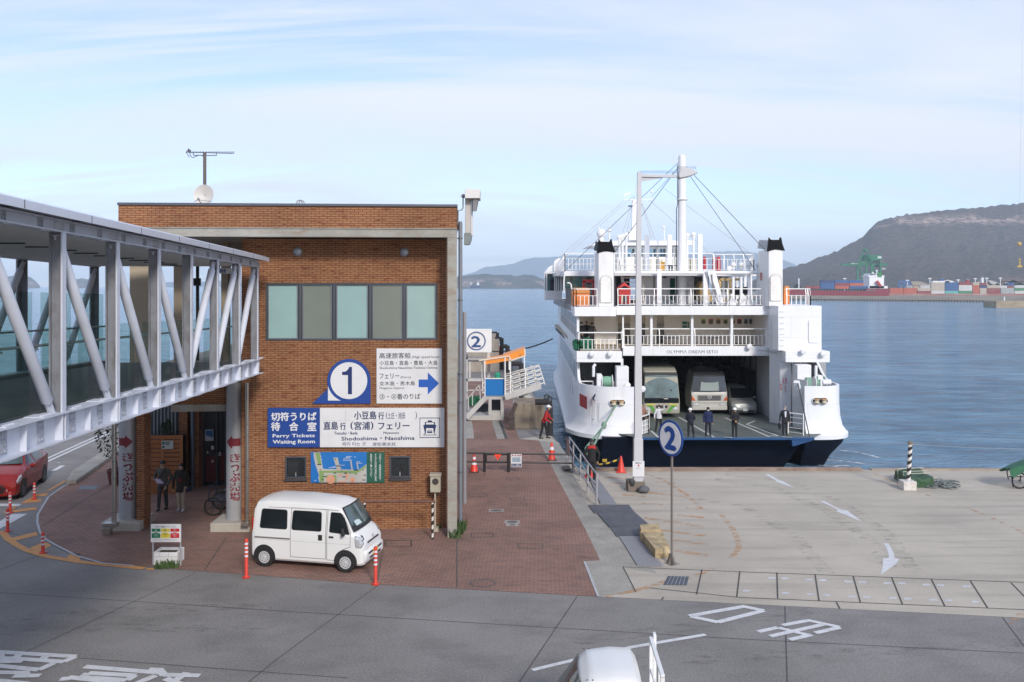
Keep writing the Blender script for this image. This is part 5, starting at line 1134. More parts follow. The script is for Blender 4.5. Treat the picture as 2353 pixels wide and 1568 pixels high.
# ---- signal mast forward
YS=74.0
q=MB(); x=fx(1458,YS); q.loft([[Vector((x+sx_*w*.5-.0,YS+sy*w*.4,z)) for sx_,sy in((-1,-1),(1,-1),(1,1),(-1,1))] for z,w in((fz(553,YS),.55),(fz(531,YS),.5),(fz(500,YS),.44),(fz(470,YS),.38),(fz(468,YS),.3),(fz(460,YS),.3))]); sm=fbuild(q,'signal_mast',fwh)
q=MB(); q.box(x-.5,x+.55,YS-.3,YS+.3,fz(553,YS),fz(530,YS)); q.box(x+.2,x+.55,YS-.2,YS+.3,fz(530,YS),fz(509,YS)); fbuild(q,'mast_foot',fwh,sm)
q=MB(); a,b=W(*z6f(645,355),YS),W(*z6f(855,352),YS); q.tube([a,b],.05,6); q.tube([W(*z6f(738,300),YS),W(*z6f(738,250),YS)],.05,6); q.tube([W(*z6f(850,350),YS),W(*z6f(850,290),YS)],.03,5); q.ball(W(*z6f(850,292),YS),.13,8); fbuild(q,'yard',fwh,sm)
q=MB(); p=lambda x,y:W(*z6f(x,y),YS); q.prism([p(642,312),p(668,305),p(692,288),(p(690,312)),p(664,316),p(650,325)],(0,.06,0)); q.tube([p(652,318),p(655,350)],.03,5); fbuild(q,'wind_vane',fwh,sm)
q=MB(); q.box(p(680,402).x,p(718,402).x,YS,YS+.2,p(0,404).z,p(0,393).z); fbuild(q,'blue_lamp',fblue,sm)
# ---- deck four, wheelhouse
z4t,z4b_=fz(622,60),fz(632,60)
q=MB(); q.box(fx(1296,62),fx(1740,62),62,90,z4b_-.05,z4t); fbuild(q,'upper_deck',fwh,ang=0)
q=MB(); q.box(fx(1412,59.4),fx(1642,59.4),59.6,62,fz(634,59.4),fz(624,59.4)); fbuild(q,'deck_edge',fwh,bevel=.03)
q=MB(); q.tube([c(1412,59,fz(627,59)),c(1738,59,fz(627,59))],.12,8); fbuild(q,'pipe_beam',fwh)
for xx in(905,1245):p_=z6f(xx,900); q=MB(); q.box(fx(p_[0],59)-.15,fx(p_[0],59)+.15,58.9,59.15,6.14,fz(620,59)); fbuild(q,'post',fwh)
for xx in(1450,1508,1567,1632):p_=z6f(xx,900); q=MB(); q.lathe([(.10,6.14),(.10,fz(626,59.3))],(fx(p_[0],59.3),59.3,0),10); fbuild(q,'post',fwh)
def bollight(x,y,Y,zb):
 q=MB(); p_=z6f(x,y); cc=W(*p_,Y); q.lathe([(.085,zb),(.085,cc.z)],(cc.x,Y,0),10); o=fbuild(q,'lamp_post',fwh); q=MB(); q.ball(cc,.20,12); q.lathe([(.13,cc.z-.28),(.13,cc.z-.16)],(cc.x,Y,0),10); fbuild(q,'globe',mat('lamp_globe',(.82,.82,.80),.3),o)
for xx,yy,Y,zb in((613,628,64,8.6),(636,620,64.5,8.6),(664,612,65,8.6),(1112,615,65,8.6),(1158,608,65.5,8.6),(1450,832,60.0,8.0),(1508,832,60.0,8.0),(1567,832,60.0,8.0),(1632,828,60.0,8.0)):bollight(xx,yy,Y,zb)
for xx,y0 in((818,612),(984,610),(1208,604)):p_=z6f(xx,y0); q=MB(); q.box(fx(p_[0],66)-.17,fx(p_[0],66)+.17,66,66.25,8.6,fz(p_[1],66)); fbuild(q,'pylon',fwh)
YW=74.0
q=MB(); p=lambda x,y:W(*z6f(x,y),YW)
q.prism([p(388,690),p(470,655),p(1165,652),p(1168,682),p(1120,688)],(0,7,0)); fbuild(q,'wheelhouse_roof',fwh,bevel=.03)
for xx in(592,655,735,795,897,965,1020,1042):
 for w_,ya in((9,.2),(6,6.5)):q=MB(); q.box(p(xx-w_,0).x,p(xx+w_,0).x,YW+ya,YW+ya+.3,z4t,p(0,688).z); fbuild(q,'window_post',fgr,ang=0)
q=MB(); q.box(p(580,0).x,p(1050,0).x,YW+.25,YW+.4,p(0,712).z,p(0,688).z); fbuild(q,'wheelhouse_frame',fgr,ang=0)
q=MB(); q.box(p(580,0).x,p(1050,0).x,YW+.22,YW+.42,z4t,p(0,772).z); fbuild(q,'wheelhouse_wall',fcr,ang=0); q=MB(); q.box(p(580,0).x,p(1120,0).x,YW+6.4,YW+6.9,z4t,p(0,790).z); fbuild(q,'wheelhouse_wall',fcr,ang=0)
q=MB(); q.box(p(596,0).x,p(1040,0).x,YW+.3,YW+.32,p(0,772).z,p(0,712).z); fbuild(q,'wheelhouse_glass',glass('wheelhouse_glass',(.72,.84,.90),.15),ang=0)
for xx in(830,910,1000,1110,1160):
 q=MB(); q.box(W(*z6f(xx-22,0),68).x,W(*z6f(xx+22,0),68).x,68,68.5,z4t,W(*z6f(0,785),68).z); fbuild(q,'deck_box',mat('deck_box_cream',(.62,.59,.50),.6),bevel=.03)
q=MB(); a=W(*z6f(930,862),63); q.box(a.x-.18,a.x+.18,63,63.3,z4t,W(*z6f(930,808),63).z); fbuild(q,'yellow_box',mat('yellow_orange',(.62,.33,.05),.5))
q=MB(); a,b=W(*z6f(950,838),64),W(*z6f(1040,830),64); q.box(a.x,b.x,64,64.6,a.z,b.z); q.box(a.x+.3,a.x+.4,64.2,64.4,z4t,a.z); q.box(b.x-.4,b.x-.3,64.2,64.4,z4t,a.z); fbuild(q,'table',mat('bench_dark',(.05,.05,.06)))
fred=mat('ferry_red',(.42,.02,.02),.45)
for x0,x1 in((1228,1250),(1296,1322),(1326,1358)):
 q=MB(); a,b=W(*z6f(x0,850),66),W(*z6f(x1,785),66); q.lathe([((b.x-a.x)/2,z4t),((b.x-a.x)/2,b.z),(.1,b.z+.15)],((a.x+b.x)/2,66,0),12); fbuild(q,'red_drum',fred)
rl=lambda x0,Ya,x1,Yb,z=None:[c(z6f(x0,0)[0],Ya,z or z4t),c(z6f(x1,0)[0],Yb,z or z4t)]
fbuild(rail([c(1292,70,z4t),c(1298,62.2,z4t),c(1366,62.1,z4t)],1.25,mid=(.4,.72)),'railing',railm,ang=0)
fbuild(rail([c(1412,61.6,z4t),c(1450,61.6,z4t)],1.25,mid=(.4,.72)),'railing',railm,ang=0)
fbuild(rail([c(1455,61.7,z4t),c(1640,61.7,z4t)],1.25,sp=.45,mid=(.35,.7),post=1.2,bend=.2),'railing',railm,ang=0)
fbuild(rail([c(1642,62.0,z4t),c(1732,62.3,z4t),c(1722,70,z4t)],1.2,sp=.3,mid=(.7,),post=.6,bend=.25),'railing',railm,ang=0)
YG=70.0
q=MB(); p=lambda x,y,Y=YG:W(*z6f(x,y),Y)
q.prism([p(58,898),p(95,845),p(125,830),p(190,830),p(190,898)],(0,3.2,0)); wg=fbuild(q,'bridge_wing',fwh,bevel=.05)
q=MB(); q.box(p(68,0).x,p(190,0).x,YG,YG+3.2,p(0,1090).z,p(0,1022).z); fbuild(q,'wing_parapet',fwh,wg,bevel=.03)
for xx in(64,78,138,150,165,180,190):q=MB(); q.box(p(xx-4,0).x,p(xx+4,0).x,YG,YG+.12,p(0,1022).z,p(0,898).z); fbuild(q,'wing_post',fwh,wg)
q=MB(); q.box(p(76,0).x,p(230,0).x,YG+2.9,YG+3.0,p(0,1022).z,p(0,898).z); fbuild(q,'wing_window',mat('wing_teal',(.08,.22,.22),.15),wg,ang=0)
q=MB(); q.ball(p(122,950)+Vector((0,1,0)),.22,8); q.hexa([p(105,1020)+Vector((0,.8,0)),p(140,1020)+Vector((0,.8,0)),p(140,1020)+Vector((0,1.3,0)),p(105,1020)+Vector((0,1.3,0)),p(110,955)+Vector((0,.8,0)),p(136,955)+Vector((0,.8,0)),p(136,955)+Vector((0,1.3,0)),p(110,955)+Vector((0,1.3,0))]); fbuild(q,'pilot_seat',fdk,wg)
q=MB(); q.box(p(130,0).x,p(430,0).x,66,72,z4b_,z4t+.9 if False else z4t-.02); q.prism([p(130,835,66),p(135,800,66),p(165,782,66),p(205,782,66),p(205,875,66),p(130,880,66)],(0,2,0)); fbuild(q,'wing_shoulder',fwh)
Y3=66.0
q=MB(); q.box(fx(1300,Y3),fx(1416,Y3),Y3,Y3+.15,6.13,z4b_); fbuild(q,'cabin_wall',fgr,ang=0)
for x0,x1 in((200,252),(268,340)):
 q=MB(); pb(q,z6f,x0,908,x1,1000,Y3-.04,.03); fbuild(q,'cabin_window',mat('teal_window',(.07,.25,.25),.12),ang=0)
q=MB(); pb(q,z6f,372,905,420,975,Y3-.04,.03); fbuild(q,'cabin_window',darkwin,ang=0)
Y4=63.5
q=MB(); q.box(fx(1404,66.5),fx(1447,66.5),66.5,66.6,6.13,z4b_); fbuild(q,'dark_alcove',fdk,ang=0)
q=MB(); pb(q,z6f,780,885,1115,1130,Y4,.2); q.v=[Vector((v.x,v.y,6.13 if v.z<7 else z4b_)) for v in q.v]; fbuild(q,'cabin_wall',fwh,ang=0)
q=MB(); pb(q,z6f,862,895,875,1090,Y4-.03,.025); pb(q,z6f,884,890,893,1090,Y4-.03,.025); fbuild(q,'cabin_slot',fgr,ang=0)
q=MB(); pb(q,z6f,968,908,1040,1125,Y4-.06,.05); dd=fbuild(q,'cabin_door',fwh,bevel=.02); q=MB(); pb(q,z6f,985,930,1022,1095,Y4-.075,.012); fbuild(q,'door_glass',mat('door_green_glass',(.03,.12,.08),.15),dd,ang=0)
q=MB(); pb(q,z6f,935,905,958,928,Y4-.08,.07); fbuild(q,'deck_number_plate',mat('plate_dark',(.04,.04,.045),.5))
q=MB(); pb(q,z6f,882,1000,895,1085,Y4-.2,.15); fbuild(q,'extinguisher_box',fred)
q=MB(); pb(q,z6f,1115,898,1160,1130,Y4+.3,.2); q.v=[Vector((v.x,v.y,6.13 if v.z<7 else v.z)) for v in q.v]; fbuild(q,'cabin_wall',fwh,ang=0)
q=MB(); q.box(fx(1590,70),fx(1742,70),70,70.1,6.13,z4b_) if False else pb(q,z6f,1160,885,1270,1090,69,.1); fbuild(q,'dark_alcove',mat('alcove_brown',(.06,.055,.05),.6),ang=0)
for xx in(1335,1378,1420,1480,1540,1580):a=W(*z6f(xx,900),69); q=MB(); q.box(a.x-.10,a.x+.10,69,69.15,6.13,z4b_); fbuild(q,'gallery_post',fwh)
q=MB(); pb(q,z6f,1330,898,1412,1030,70,.05); fbuild(q,'cabin_window',mat('grey_teal_window',(.05,.09,.09),.15),ang=0)
q=MB(); a,b=W(*z6f(700,1128),60.5),W(*z6f(655,790),61.9)
for xx in(0,1.35):q.bar(W(*z6f(752,1128),60.3)+Vector((xx-.95,0,0)),W(*z6f(715,800),61.6)+Vector((xx-.95,0,0)),.06,.22); q.bar(W(*z6f(752,1128),60.3)+Vector((xx-.95,0,1)),W(*z6f(715,800),61.6)+Vector((xx-.95,0,1)),.04,.04)
for i in range(10):p_=W(*z6f(752,1120),60.3).lerp(W(*z6f(715,805),61.6),i/10); q.box(p_.x-.9,p_.x+.35,p_.y,p_.y+.26,p_.z,p_.z+.06)
fbuild(q,'stairway',mat('stairway_cream',(.68,.66,.60),.5))
oran=mat('raft_orange',(.62,.20,.045),.6,var=.1)
for x0,y0,x1,y1,Y in((268,1000,395,1126,57.6),(1822,985,1866,1115,59.5)):
 q=MB(); a,b=W(*z6f(x0,y1),Y),W(*z6f(x1,y0),Y); q.box(a.x,b.x,Y,Y+1.3,6.15,b.z-.35); rc=fbuild(q,'life_raft_chest',oran,bevel=.04)
 q=MB(); q.prism([Vector((a.x-.04,Y-.05,b.z-.34)),Vector((b.x+.04,Y-.05,b.z-.34)),Vector((b.x-.1,Y-.05,b.z)),Vector((a.x+.1,Y-.05,b.z))],(0,1.4,0)); fbuild(q,'chest_lid',mat('raft_lid',(.55,.23,.07),.6,var=.1),rc)
q=MB(); Y=59.8; a,b=W(*z6f(350,1100),Y),W(*z6f(424,950),Y); q.bar(Vector((a.x,Y,6.2)),Vector((a.x,Y,b.z)),.16,.16); q.bar(Vector((b.x,Y,6.2)),Vector((b.x,Y,b.z)),.16,.16); q.bar(Vector((a.x-.08,Y,b.z)),Vector((b.x+.08,Y,b.z)),.16,.2); fbuild(q,'davit',fred)
q=MB(); Y=58.2; q.tube([W(*z6f(262,1010),Y),W(*z6f(258,975),Y),W(*z6f(245,963),Y),W(*z6f(230,965),Y)],.05,6); q.tube([W(*z6f(205,1040),Y),W(*z6f(205,950),Y),W(*z6f(210,900),Y)],.05,6); fbuild(q,'vent_horn',fwh)
q=MB(); Y=58.6; q.prism([Vector((W(*z6f(x,y),Y).x,Y,W(*z6f(x,y),Y).z)) for x,y in((1258,870),(1318,870),(1385,1128),(1330,1128))],(0,.12,0)); sl_=fbuild(q,'slide',fwh)
q=MB(); q.prism([Vector((W(*z6f(x,y),Y).x,Y-.012,W(*z6f(x,y),Y).z)) for x,y in((1282,905),(1296,900),(1300,950),(1312,985),(1322,1010),(1340,1100),(1330,1100),(1308,1040),(1292,1000),(1290,960))],(0,.01,0)); fbuild(q,'slide_scuff',mat('slide_scuff',(.16,.16,.17),.7),sl_,ang=0)
q=MB(); Y=61; yb_=mat('frame_tan',(.50,.36,.16),.6)
for x0,y0,x1,y1 in((1352,1095,1352,940),(1352,940,1522,938),(1430,1095,1430,945),(1350,1095,1525,1090)):q.bar(W(*z6f(x0,y0),Y),W(*z6f(x1,y1),Y),.17,.17)
fbuild(q,'tan_frame',yb_)
q=MB(); Y=60.5; q.prism([Vector((W(*z6f(x,y),Y).x,Y,W(*z6f(x,y),Y).z)) for x,y in((1205,1100),(1205,1000),(1195,998),(1225,952),(1258,950),(1302,1100))],(0,1.4,0)); fbuild(q,'deck_hut',mat('hut_tan',(.42,.28,.11),.6))
for xx in(1448,1520,1572):
 q=MB(); a=W(*z6f(xx,1090),59); q.box(a.x-.22,a.x+.22,59,59.4,6.15,6.55); q.box(a.x-.12,a.x+.12,59.1,59.3,6.55,6.95); fbuild(q,'deck_fitting',fwh,bevel=.02)
for xx in(1460,1500,1540):
 q=MB(); a=W(*z6f(xx,1040),61); q.lathe([(.05,-.12),(.30,-.12),(.34,0),(.30,.12),(.05,.12)],Vector((a.x,61,7.1)),14,(.3,-1,0)); fbuild(q,'tyre_fender',mat('fender_black',(.02,.02,.022),.8))
q=MB(); Y=60; pb(q,z6f,1632,985,1660,1040,Y,.2); fbuild(q,'lifebuoy_bag',mat('buoy_pink',(.62,.24,.20),.6),bevel=.06)
q=MB(); pb(q,z6f,1650,1090,1690,1125,58.5,.3); fbuild(q,'blue_bin',mat('bin_blue',(.02,.04,.12),.5))
q=MB(); pb(q,z6f,1648,888,1662,945,58.2,.05); fbuild(q,'red_notice',mat('notice_pink',(.55,.25,.22),.6))
q=MB(); pb(q,z6f,1134,940,1166,946,61,.25); pb(q,z6f,1138,915,1158,938,61.05,.2); pb(q,z6f,1140,985,1172,990,61,.25); pb(q,z6f,1150,880,1154,1125,61.2,.1); fbuild(q,'coat_rack',mat('rack_grey',(.40,.40,.40),.5))
q=MB(); a=W(*z6f(122,0),0) if False else W(*z6f(480,600),66); q.ball(a,.36,14); q.lathe([(.2,a.z-.9),(.2,a.z-.3)],(a.x,66,0),12); q.tube([a+Vector((-.3,0,-.9)),W(*z6f(466,545),66)],.035,5); fbuild(q,'radar_dome',fwh)
q=MB(); a=W(*z6f(540,590),66); q.tube([W(*z6f(540,645),66),W(*z6f(540,555),66)],.07,6); q.lathe([(.1,0),(.22,.1),(.1,.2)],a,10); q.lathe([(.02,0),(.12,.06),(.02,.12)],W(*z6f(540,562),66),8); fbuild(q,'horn_post',fwh)
q=MB(); q.tube([W(*z6f(945,650),73),W(*z6f(938,552),73)],.06,6); q.ball(W(*z6f(938,555),73),.16,8); fbuild(q,'aerial_post',fwh)
def spot(x,y,zf,Y):
 q=MB(); a=W(*zf(x,y),Y); q.lathe([(.09,-.16),(.17,.0),(.19,.12),(.16,.14)],a,14,(.25,-1,-.1)); s_=fbuild(q,'searchlight',fwh); q=MB(); q.lathe([(.145,.142),(.05,.10)],a,14,(.25,-1,-.1),cap=False); q.lathe([(.05,.10),(.03,.12)],a,10,(.25,-1,-.1)); fbuild(q,'lens',fgr,s_)
 q=MB(); q.tube([a+Vector((0,0,-.05)),a+Vector((-.2,.2,-.3)),a+Vector((-.2,.3,.0))],.025,5); fbuild(q,'bracket',fwh,s_)
for x,y,Y in((410,483,54.8),(543,482,54.8),(1565,430,57.8),(1960,465,54.8),(2107,483,54.8)):spot(x,y,z7f,Y)
spot(1417,857,z6f,59.3); spot(780,742,z7f,52.7); spot(670,716,z7f,53.2)
def fairlead(x0,y0,x1,y1,Y):
 q=MB(); a,b=W(*z7f(x0,y1),Y),W(*z7f(x1,y0),Y); r=(b.z-a.z)/2; cz=(a.z+b.z)/2
 def ring(rr,yy):return[Vector((xx+rr*cos(R(t)),yy,cz+rr*sin(R(t)))) for xx,t0 in((b.x-r,-90),(a.x+r,90)) for t in range(t0,t0+181,20)]
 q.prism(ring(r*.96,Y-.012),(0,.011,0)); f_=fbuild(q,'fairlead',mat('fairlead_dark',(.05,.05,.045),.6))
 q=MB(); q.loft([ring(r*1.08,Y-.06),ring(r*.92,Y-.06),ring(r*.92,Y),ring(r*1.08,Y),ring(r*1.08,Y-.06)],cap=False); fbuild(q,'rim',fwh,f_)
 for t in(.26,.74):
  cc=Vector((a.x+(b.x-a.x)*t,Y-.10,cz-.02)); q=MB(); q.lathe([(.17,-.10),(.13,-.02),(.14,.06),(.19,.09),(.20,.12)],cc,14); fbuild(q,'roller',mat('roller_cream',(.55,.47,.33),.5),f_); q=MB(); q.lathe([(.17,.121),(.17,.13)],cc,14); fbuild(q,'roller_top',mat('roller_orange',(.62,.30,.06),.5),f_)
fairlead(540,822,656,864,52.78); fairlead(2030,808,2145,852,52.75)
q=MB(); Lp=smooth(Lw)
a,b=Vector((4.95,53.42)),Vector((4.33,54.55)); q.sheet([Vector((a.x-.05,a.y-.04,fz(1003.5-21,53.5))),Vector((b.x-.05,b.y-.04,fz(965,54.6))),Vector((b.x-.05,b.y-.04,fz(908,54.6))),Vector((a.x-.05,a.y-.04,fz(919,53.5)))])
q.v=[W(*z7f(x,y),Y) for x,y,Y in((375,895,53.0),(320,866,53.9),(320,775,53.9),(375,803,53.0))]; fbuild(q,'red_plate',mat('plate_red',(.36,.025,.03),.5,stain=(.16,.02,.02),ss=(6,6,9),sa=.6),ang=0)
q=MB()
for x,y0,y1 in((405,875,980),(440,830,985),(472,840,980)):a,b=W(*z7f(x,y0),52.93),W(*z7f(x-6,y1),52.93); q.tube([a+Vector((0,-.05,0)),b+Vector((0,-.05,0))],.018,5)
fbuild(q,'rub_strip',fwh,ang=0)
q=MB(); a=W(*z7f(560,862),52.77); b=W(*z7f(560,1105),52.77); q.box(a.x-.015,a.x+.015,52.775,52.79,-.45,a.z); fbuild(q,'rust_streak',mat('rust_streak',(.62,.50,.30),.6),ang=0)
teal_=mat('winch_green',(.20,.34,.28),.5)
def locker(x0,y0,x1,y1,Y,d=.9):
 q=MB(); a,b=W(*z7f(x0,y1),Y),W(*z7f(x1,y0),Y); q.box(a.x,b.x,Y,Y+d,DK,b.z); fbuild(q,'locker',fwh,bevel=.03)
locker(592,580,682,735,54.4); locker(1922,567,2025,725,54.4)
def winch(x,y,Y,s):
 a=W(*z7f(x,y),Y); q=MB(); q.lathe([(.42,-.34),(.42,-.30),(.20,-.30),(.20,.30),(.42,.30),(.42,.34)],a,18,(1,0,0)); w_=fbuild(q,'winch',fwh)
 q=MB(); q.lathe([(.20,-.29),(.33,-.25),(.35,0),(.33,.25),(.20,.29)],a,16,(1,0,0)); fbuild(q,'rope_coil',mat('rope_green',(.18,.36,.25),.8,var=.3,vs=30),w_)
 q=MB(); q.box(a.x+s*.5,a.x+s*.5+.3,Y-.25,Y+.35,DK,a.z+.5); q.box(a.x-.5,a.x+.5,Y+.3,Y+.5,DK,a.z); q.tube([a+Vector((s*.65,0,.3)),a+Vector((s*.65,0,.95)),a+Vector((s*.55,0,1.1))],.1,8); fbuild(q,'gear_case',fwh,w_,bevel=.03)
winch(522,690,54.6,-1.3); winch(2085,700,54.6,-.35)
q=MB(); pb(q,z7f,1990,660,2028,725,54.2,.2); fbuild(q,'control_box',teal_)
q=MB(); a=W(*z7f(2135,695),54.3); q.lathe([(.2,-.25),(.16,0),(.2,.25)],a,14,(1,0,0)); q.box(a.x-.4,a.x-.28,54.2,54.5,DK,a.z+.2); fbuild(q,'warping_drum',fwh)
q=MB(); q.bar(c(1370,54.6,.95),c(1452,53.6,1.9),.05,.05) if False else None
fbuild(rail([W(*z7f(320,745),55.2)-Vector((0,0,.0)),W(*z7f(420,745),55.0)],.5,sp=1.2,mid=(.5,),post=1.0),'railing',railm,ang=0)
for pts in([(1870,51.6),(1838,52.6)],):pass
q=rail([c(1473,51.6,DK),c(1490,52.6,DK),c(1492,54.5,DK)],1.15,sp=.22,mid=(.25,.5,.75)); fbuild(q,'gate',railm,ang=0)
q=rail([c(1811,52.6,DK),c(1846,51.9,DK)],1.25,sp=.5,mid=(.3,.55,.8),post=.5); fbuild(q,'gate',railm,ang=0)
q=MB(); q.tube([W(*z7f(1925,700),52.6),W(*z7f(2010,1092),51.5)],.035,5); fbuild(q,'ramp_wire',sd_,ang=0)
q=MB(); q.bar(W(*z7f(1915,690),52.7),W(*z7f(1925,740),52.9),.3,.25); q.box(fx(1852,53),fx(1864,53),52.95,53.3,DK,fz(935,53)); fbuild(q,'ramp_arm',fwh)
q=MB(); q.bar(c(1822,54.5,.2),c(1855,53.4,.2),.05,3.0); fbuild(q,'bulwark_inner',mat('bulwark_inner',(.55,.56,.57),.5),ang=0)
q=MB(); q.bar(W(*z4b(895,170),57.5),W(*z4b(1020,175),57),.05,.08); q.bar(W(*z4b(1020,175),57),W(*z4b(1135,210),55.5),.05,.08); fbuild(q,'gas_strut',fgr)
def sideX(Y):
 for a,b in zip(Lw,Lw[1:]):
  if a[1]<=Y<=b[1] and Y>55:return a[0]+(b[0]-a[0])*(Y-a[1])/(b[1]-a[1])
for i in range(16):
 y0=57.0+i*1.9; q=MB(); xa,xb=sideX(y0)-.012,sideX(y0+1.15)-.012
 q.hexa([Vector(p) for p in((xa,y0,1.3),(xa+.02,y0,1.3),(xb+.02,y0+1.15,1.3),(xb,y0+1.15,1.3),(xa,y0,2.62),(xa+.02,y0,2.62),(xb+.02,y0+1.15,2.62),(xb,y0+1.15,2.62))]); fbuild(q,'side_window',mat('side_window',(.16,.18,.20),.2,spec=.6),ang=0)
for i in range(12):
 y0=57.4+i*2.3; q=MB(); xa,xb=sideX(y0)-.012,sideX(y0+1.6)-.012
 q.hexa([Vector(p) for p in((xa,y0,4.1),(xa+.02,y0,4.1),(xb+.02,y0+1.6,4.1),(xb,y0+1.6,4.1),(xa,y0,5.5),(xa+.02,y0,5.5),(xb+.02,y0+1.6,5.5),(xb,y0+1.6,5.5))]); s_=fbuild(q,'side_opening',mat('side_opening',(.10,.115,.125),.3),ang=0)
 q=MB()
 for k in range(7):yy=y0+.1+k*.22; xx=sideX(yy)-.03; q.bar(Vector((xx,yy,4.1)),Vector((xx,yy+(.12 if k%2 else-.1),4.85)),.03,.04)
 xx=sideX(y0)-.03; q.bar(Vector((sideX(y0)-.03,y0,4.86)),Vector((sideX(y0+1.6)-.03,y0+1.6,4.86)),.04,.04); fbuild(q,'lattice',railm,s_,ang=0)
blu=mat('mural_blue',(.34,.44,.60),.4,var=.3,vs=1)
q=MB()
for i in range(46):
 yy=random.uniform(56.8,80); zz_=random.uniform(-.3,1.1); xx=sideX(yy)-.01; w_=random.uniform(.08,.35); h_=random.uniform(.04,.16)
 q.sheet([Vector((xx,yy,zz_)),Vector((sideX(yy+w_)-.01,yy+w_,zz_-.05)),Vector((sideX(yy+w_)-.01,yy+w_,zz_+h_)),Vector((xx,yy,zz_+h_*.7))])
fbuild(q,'mural',blu,ang=0)
for y0,z0,z1 in((60.2,-.2,.75),(64,-.3,.9)):
 q=MB(); q.box(sideX(y0)-.08,sideX(y0)+.02,y0,y0+.5,z0,z1); fbuild(q,'side_port',fwh,bevel=.02); q=MB(); q.box(sideX(y0)-.085,sideX(y0)-.081,y0+.12,y0+.38,z0+.12,z1-.12); fbuild(q,'side_port_glass',fdk,ang=0)
# ==== VEHICLES
tyre=mat('tyre',(.015,.015,.016),.8); rimm=mat('wheel_rim',(.62,.63,.64),.4,.35); blackp=mat('black_plastic',(.02,.02,.022),.55); cglass=mat('car_glass',(.012,.016,.018),.05,spec=.9,var=.2,vs=2)
lampg=mat('headlight_glass',(.55,.57,.58),.12,.3); seam=mat('seam_black',(.03,.03,.03),.7)
class Car:
 """body lofted from stations (x, z_sill, z_belt, z_roof, half widths at sill, belt, roof); x points forwards"""
 def __init__(s,st):s.st=sorted(st,key=lambda a:a[0])
 def at(s,x):
  S=s.st
  if x<=S[0][0]:return S[0]
  for a,b in zip(S,S[1:]):
   if a[0]<=x<=b[0]:
    t=(x-a[0])/(b[0]-a[0]); return tuple(a[i]+(b[i]-a[i])*t for i in range(7))
  return S[-1]
 def ring(s,x):
  _,z0,zb,zt,w0,wb,wr=s.at(x); c=min(.10,(zt-zb)*.35)
  h=[(w0-.05,z0),(w0,z0+.06),(wb+.004,z0+(zb-z0)*.55),(wb,zb),(wr+(wb-wr)*.12,zt-c),(wr-.03,zt-c*.35),(wr-.12,zt),(wr*.45,zt+.02)]
  return[Vector((x,-y,z)) for y,z in h]+[Vector((x,0,zt+.028))]+[Vector((x,y,z)) for y,z in h[::-1]]
 def body(s,n=3):
  q=MB(); xs_=[]
  for a,b in zip(s.st,s.st[1:]):xs_+=[a[0]+(b[0]-a[0])*i/n for i in range(n)]
  q.loft([s.ring(x) for x in xs_+[s.st[-1][0]]]); return q
 def y(s,x,z):
  _,z0,zb,zt,w0,wb,wr=s.at(x); c=min(.10,(zt-zb)*.35)
  P=[(z0+.06,w0),(z0+(zb-z0)*.55,wb+.004),(zb,wb),(zt-c,wr+(wb-wr)*.12),(zt,wr-.08)]
  if z<=P[0][0]:return P[0][1]
  for a,b in zip(P,P[1:]):
   if a[0]<=z<=b[0]:return a[1]+(b[1]-a[1])*(z-a[0])/max(b[0]-a[0],1e-6)
  return P[-1][1]
 def panel(s,poly,side,off,n=5):
  """thin piece of side skin with the outline poly in x, z"""
  pts=[]
  for(xa,za),(xb,zb) in zip(poly,poly[1:]+poly[:1]):
   for i in range(n):t=i/n; pts.append((xa+(xb-xa)*t,za+(zb-za)*t))
  cx,cz=sum(p[0] for p in pts)/len(pts),sum(p[1] for p in pts)/len(pts)
  rings=[]; K_=5
  for k in range(K_,0,-1):
   t=k/K_; rings.append([Vector((cx+(x-cx)*t,side*(s.y(cx+(x-cx)*t,cz+(z-cz)*t)+off),cz+(z-cz)*t)) for x,z in pts])
  q=MB(); m=len(pts); vs=[p for r in rings for p in r]+[Vector((cx,side*(s.y(cx,cz)+off),cz))]
  fs=[(i*m+j,i*m+(j+1)%m,(i+1)*m+(j+1)%m,(i+1)*m+j) for i in range(K_-1) for j in range(m)]+[((K_-1)*m+j,(K_-1)*m+(j+1)%m,K_*m) for j in range(m)]
  edge=[Vector((x,side*(s.y(x,z)-.01),z)) for x,z in pts]; o=len(vs); vs+=edge
  fs+=[(j,(j+1)%m,o+(j+1)%m,o+j) for j in range(m)]
  q.add(vs,fs); return q
def rnd(poly,r=.05,n=3):
 """round the corners of a polygon"""
 out=[]; m=len(poly)
 for i in range(m):
  p,a,b=Vector(poly[i]),Vector(poly[i-1]),Vector(poly[(i+1)%m]); u,v=(a-p),(b-p)
  k=min(r,u.length*.45,v.length*.45); p0,p1=p+u.normalized()*k,p+v.normalized()*k
  for j in range(n+1):t=j/n; out.append(tuple(p0*(1-t)**2+p*2*t*(1-t)+p1*t*t))
 return out
def grow(poly,d):
 cx,cz=sum(p[0] for p in poly)/len(poly),sum(p[1] for p in poly)/len(poly); sx_=max(abs(p[0]-cx) for p in poly); sz_=max(abs(p[1]-cz) for p in poly)
 return[(cx+(x-cx)*(1+d/sx_),cz+(z-cz)*(1+d/sz_)) for x,z in poly]
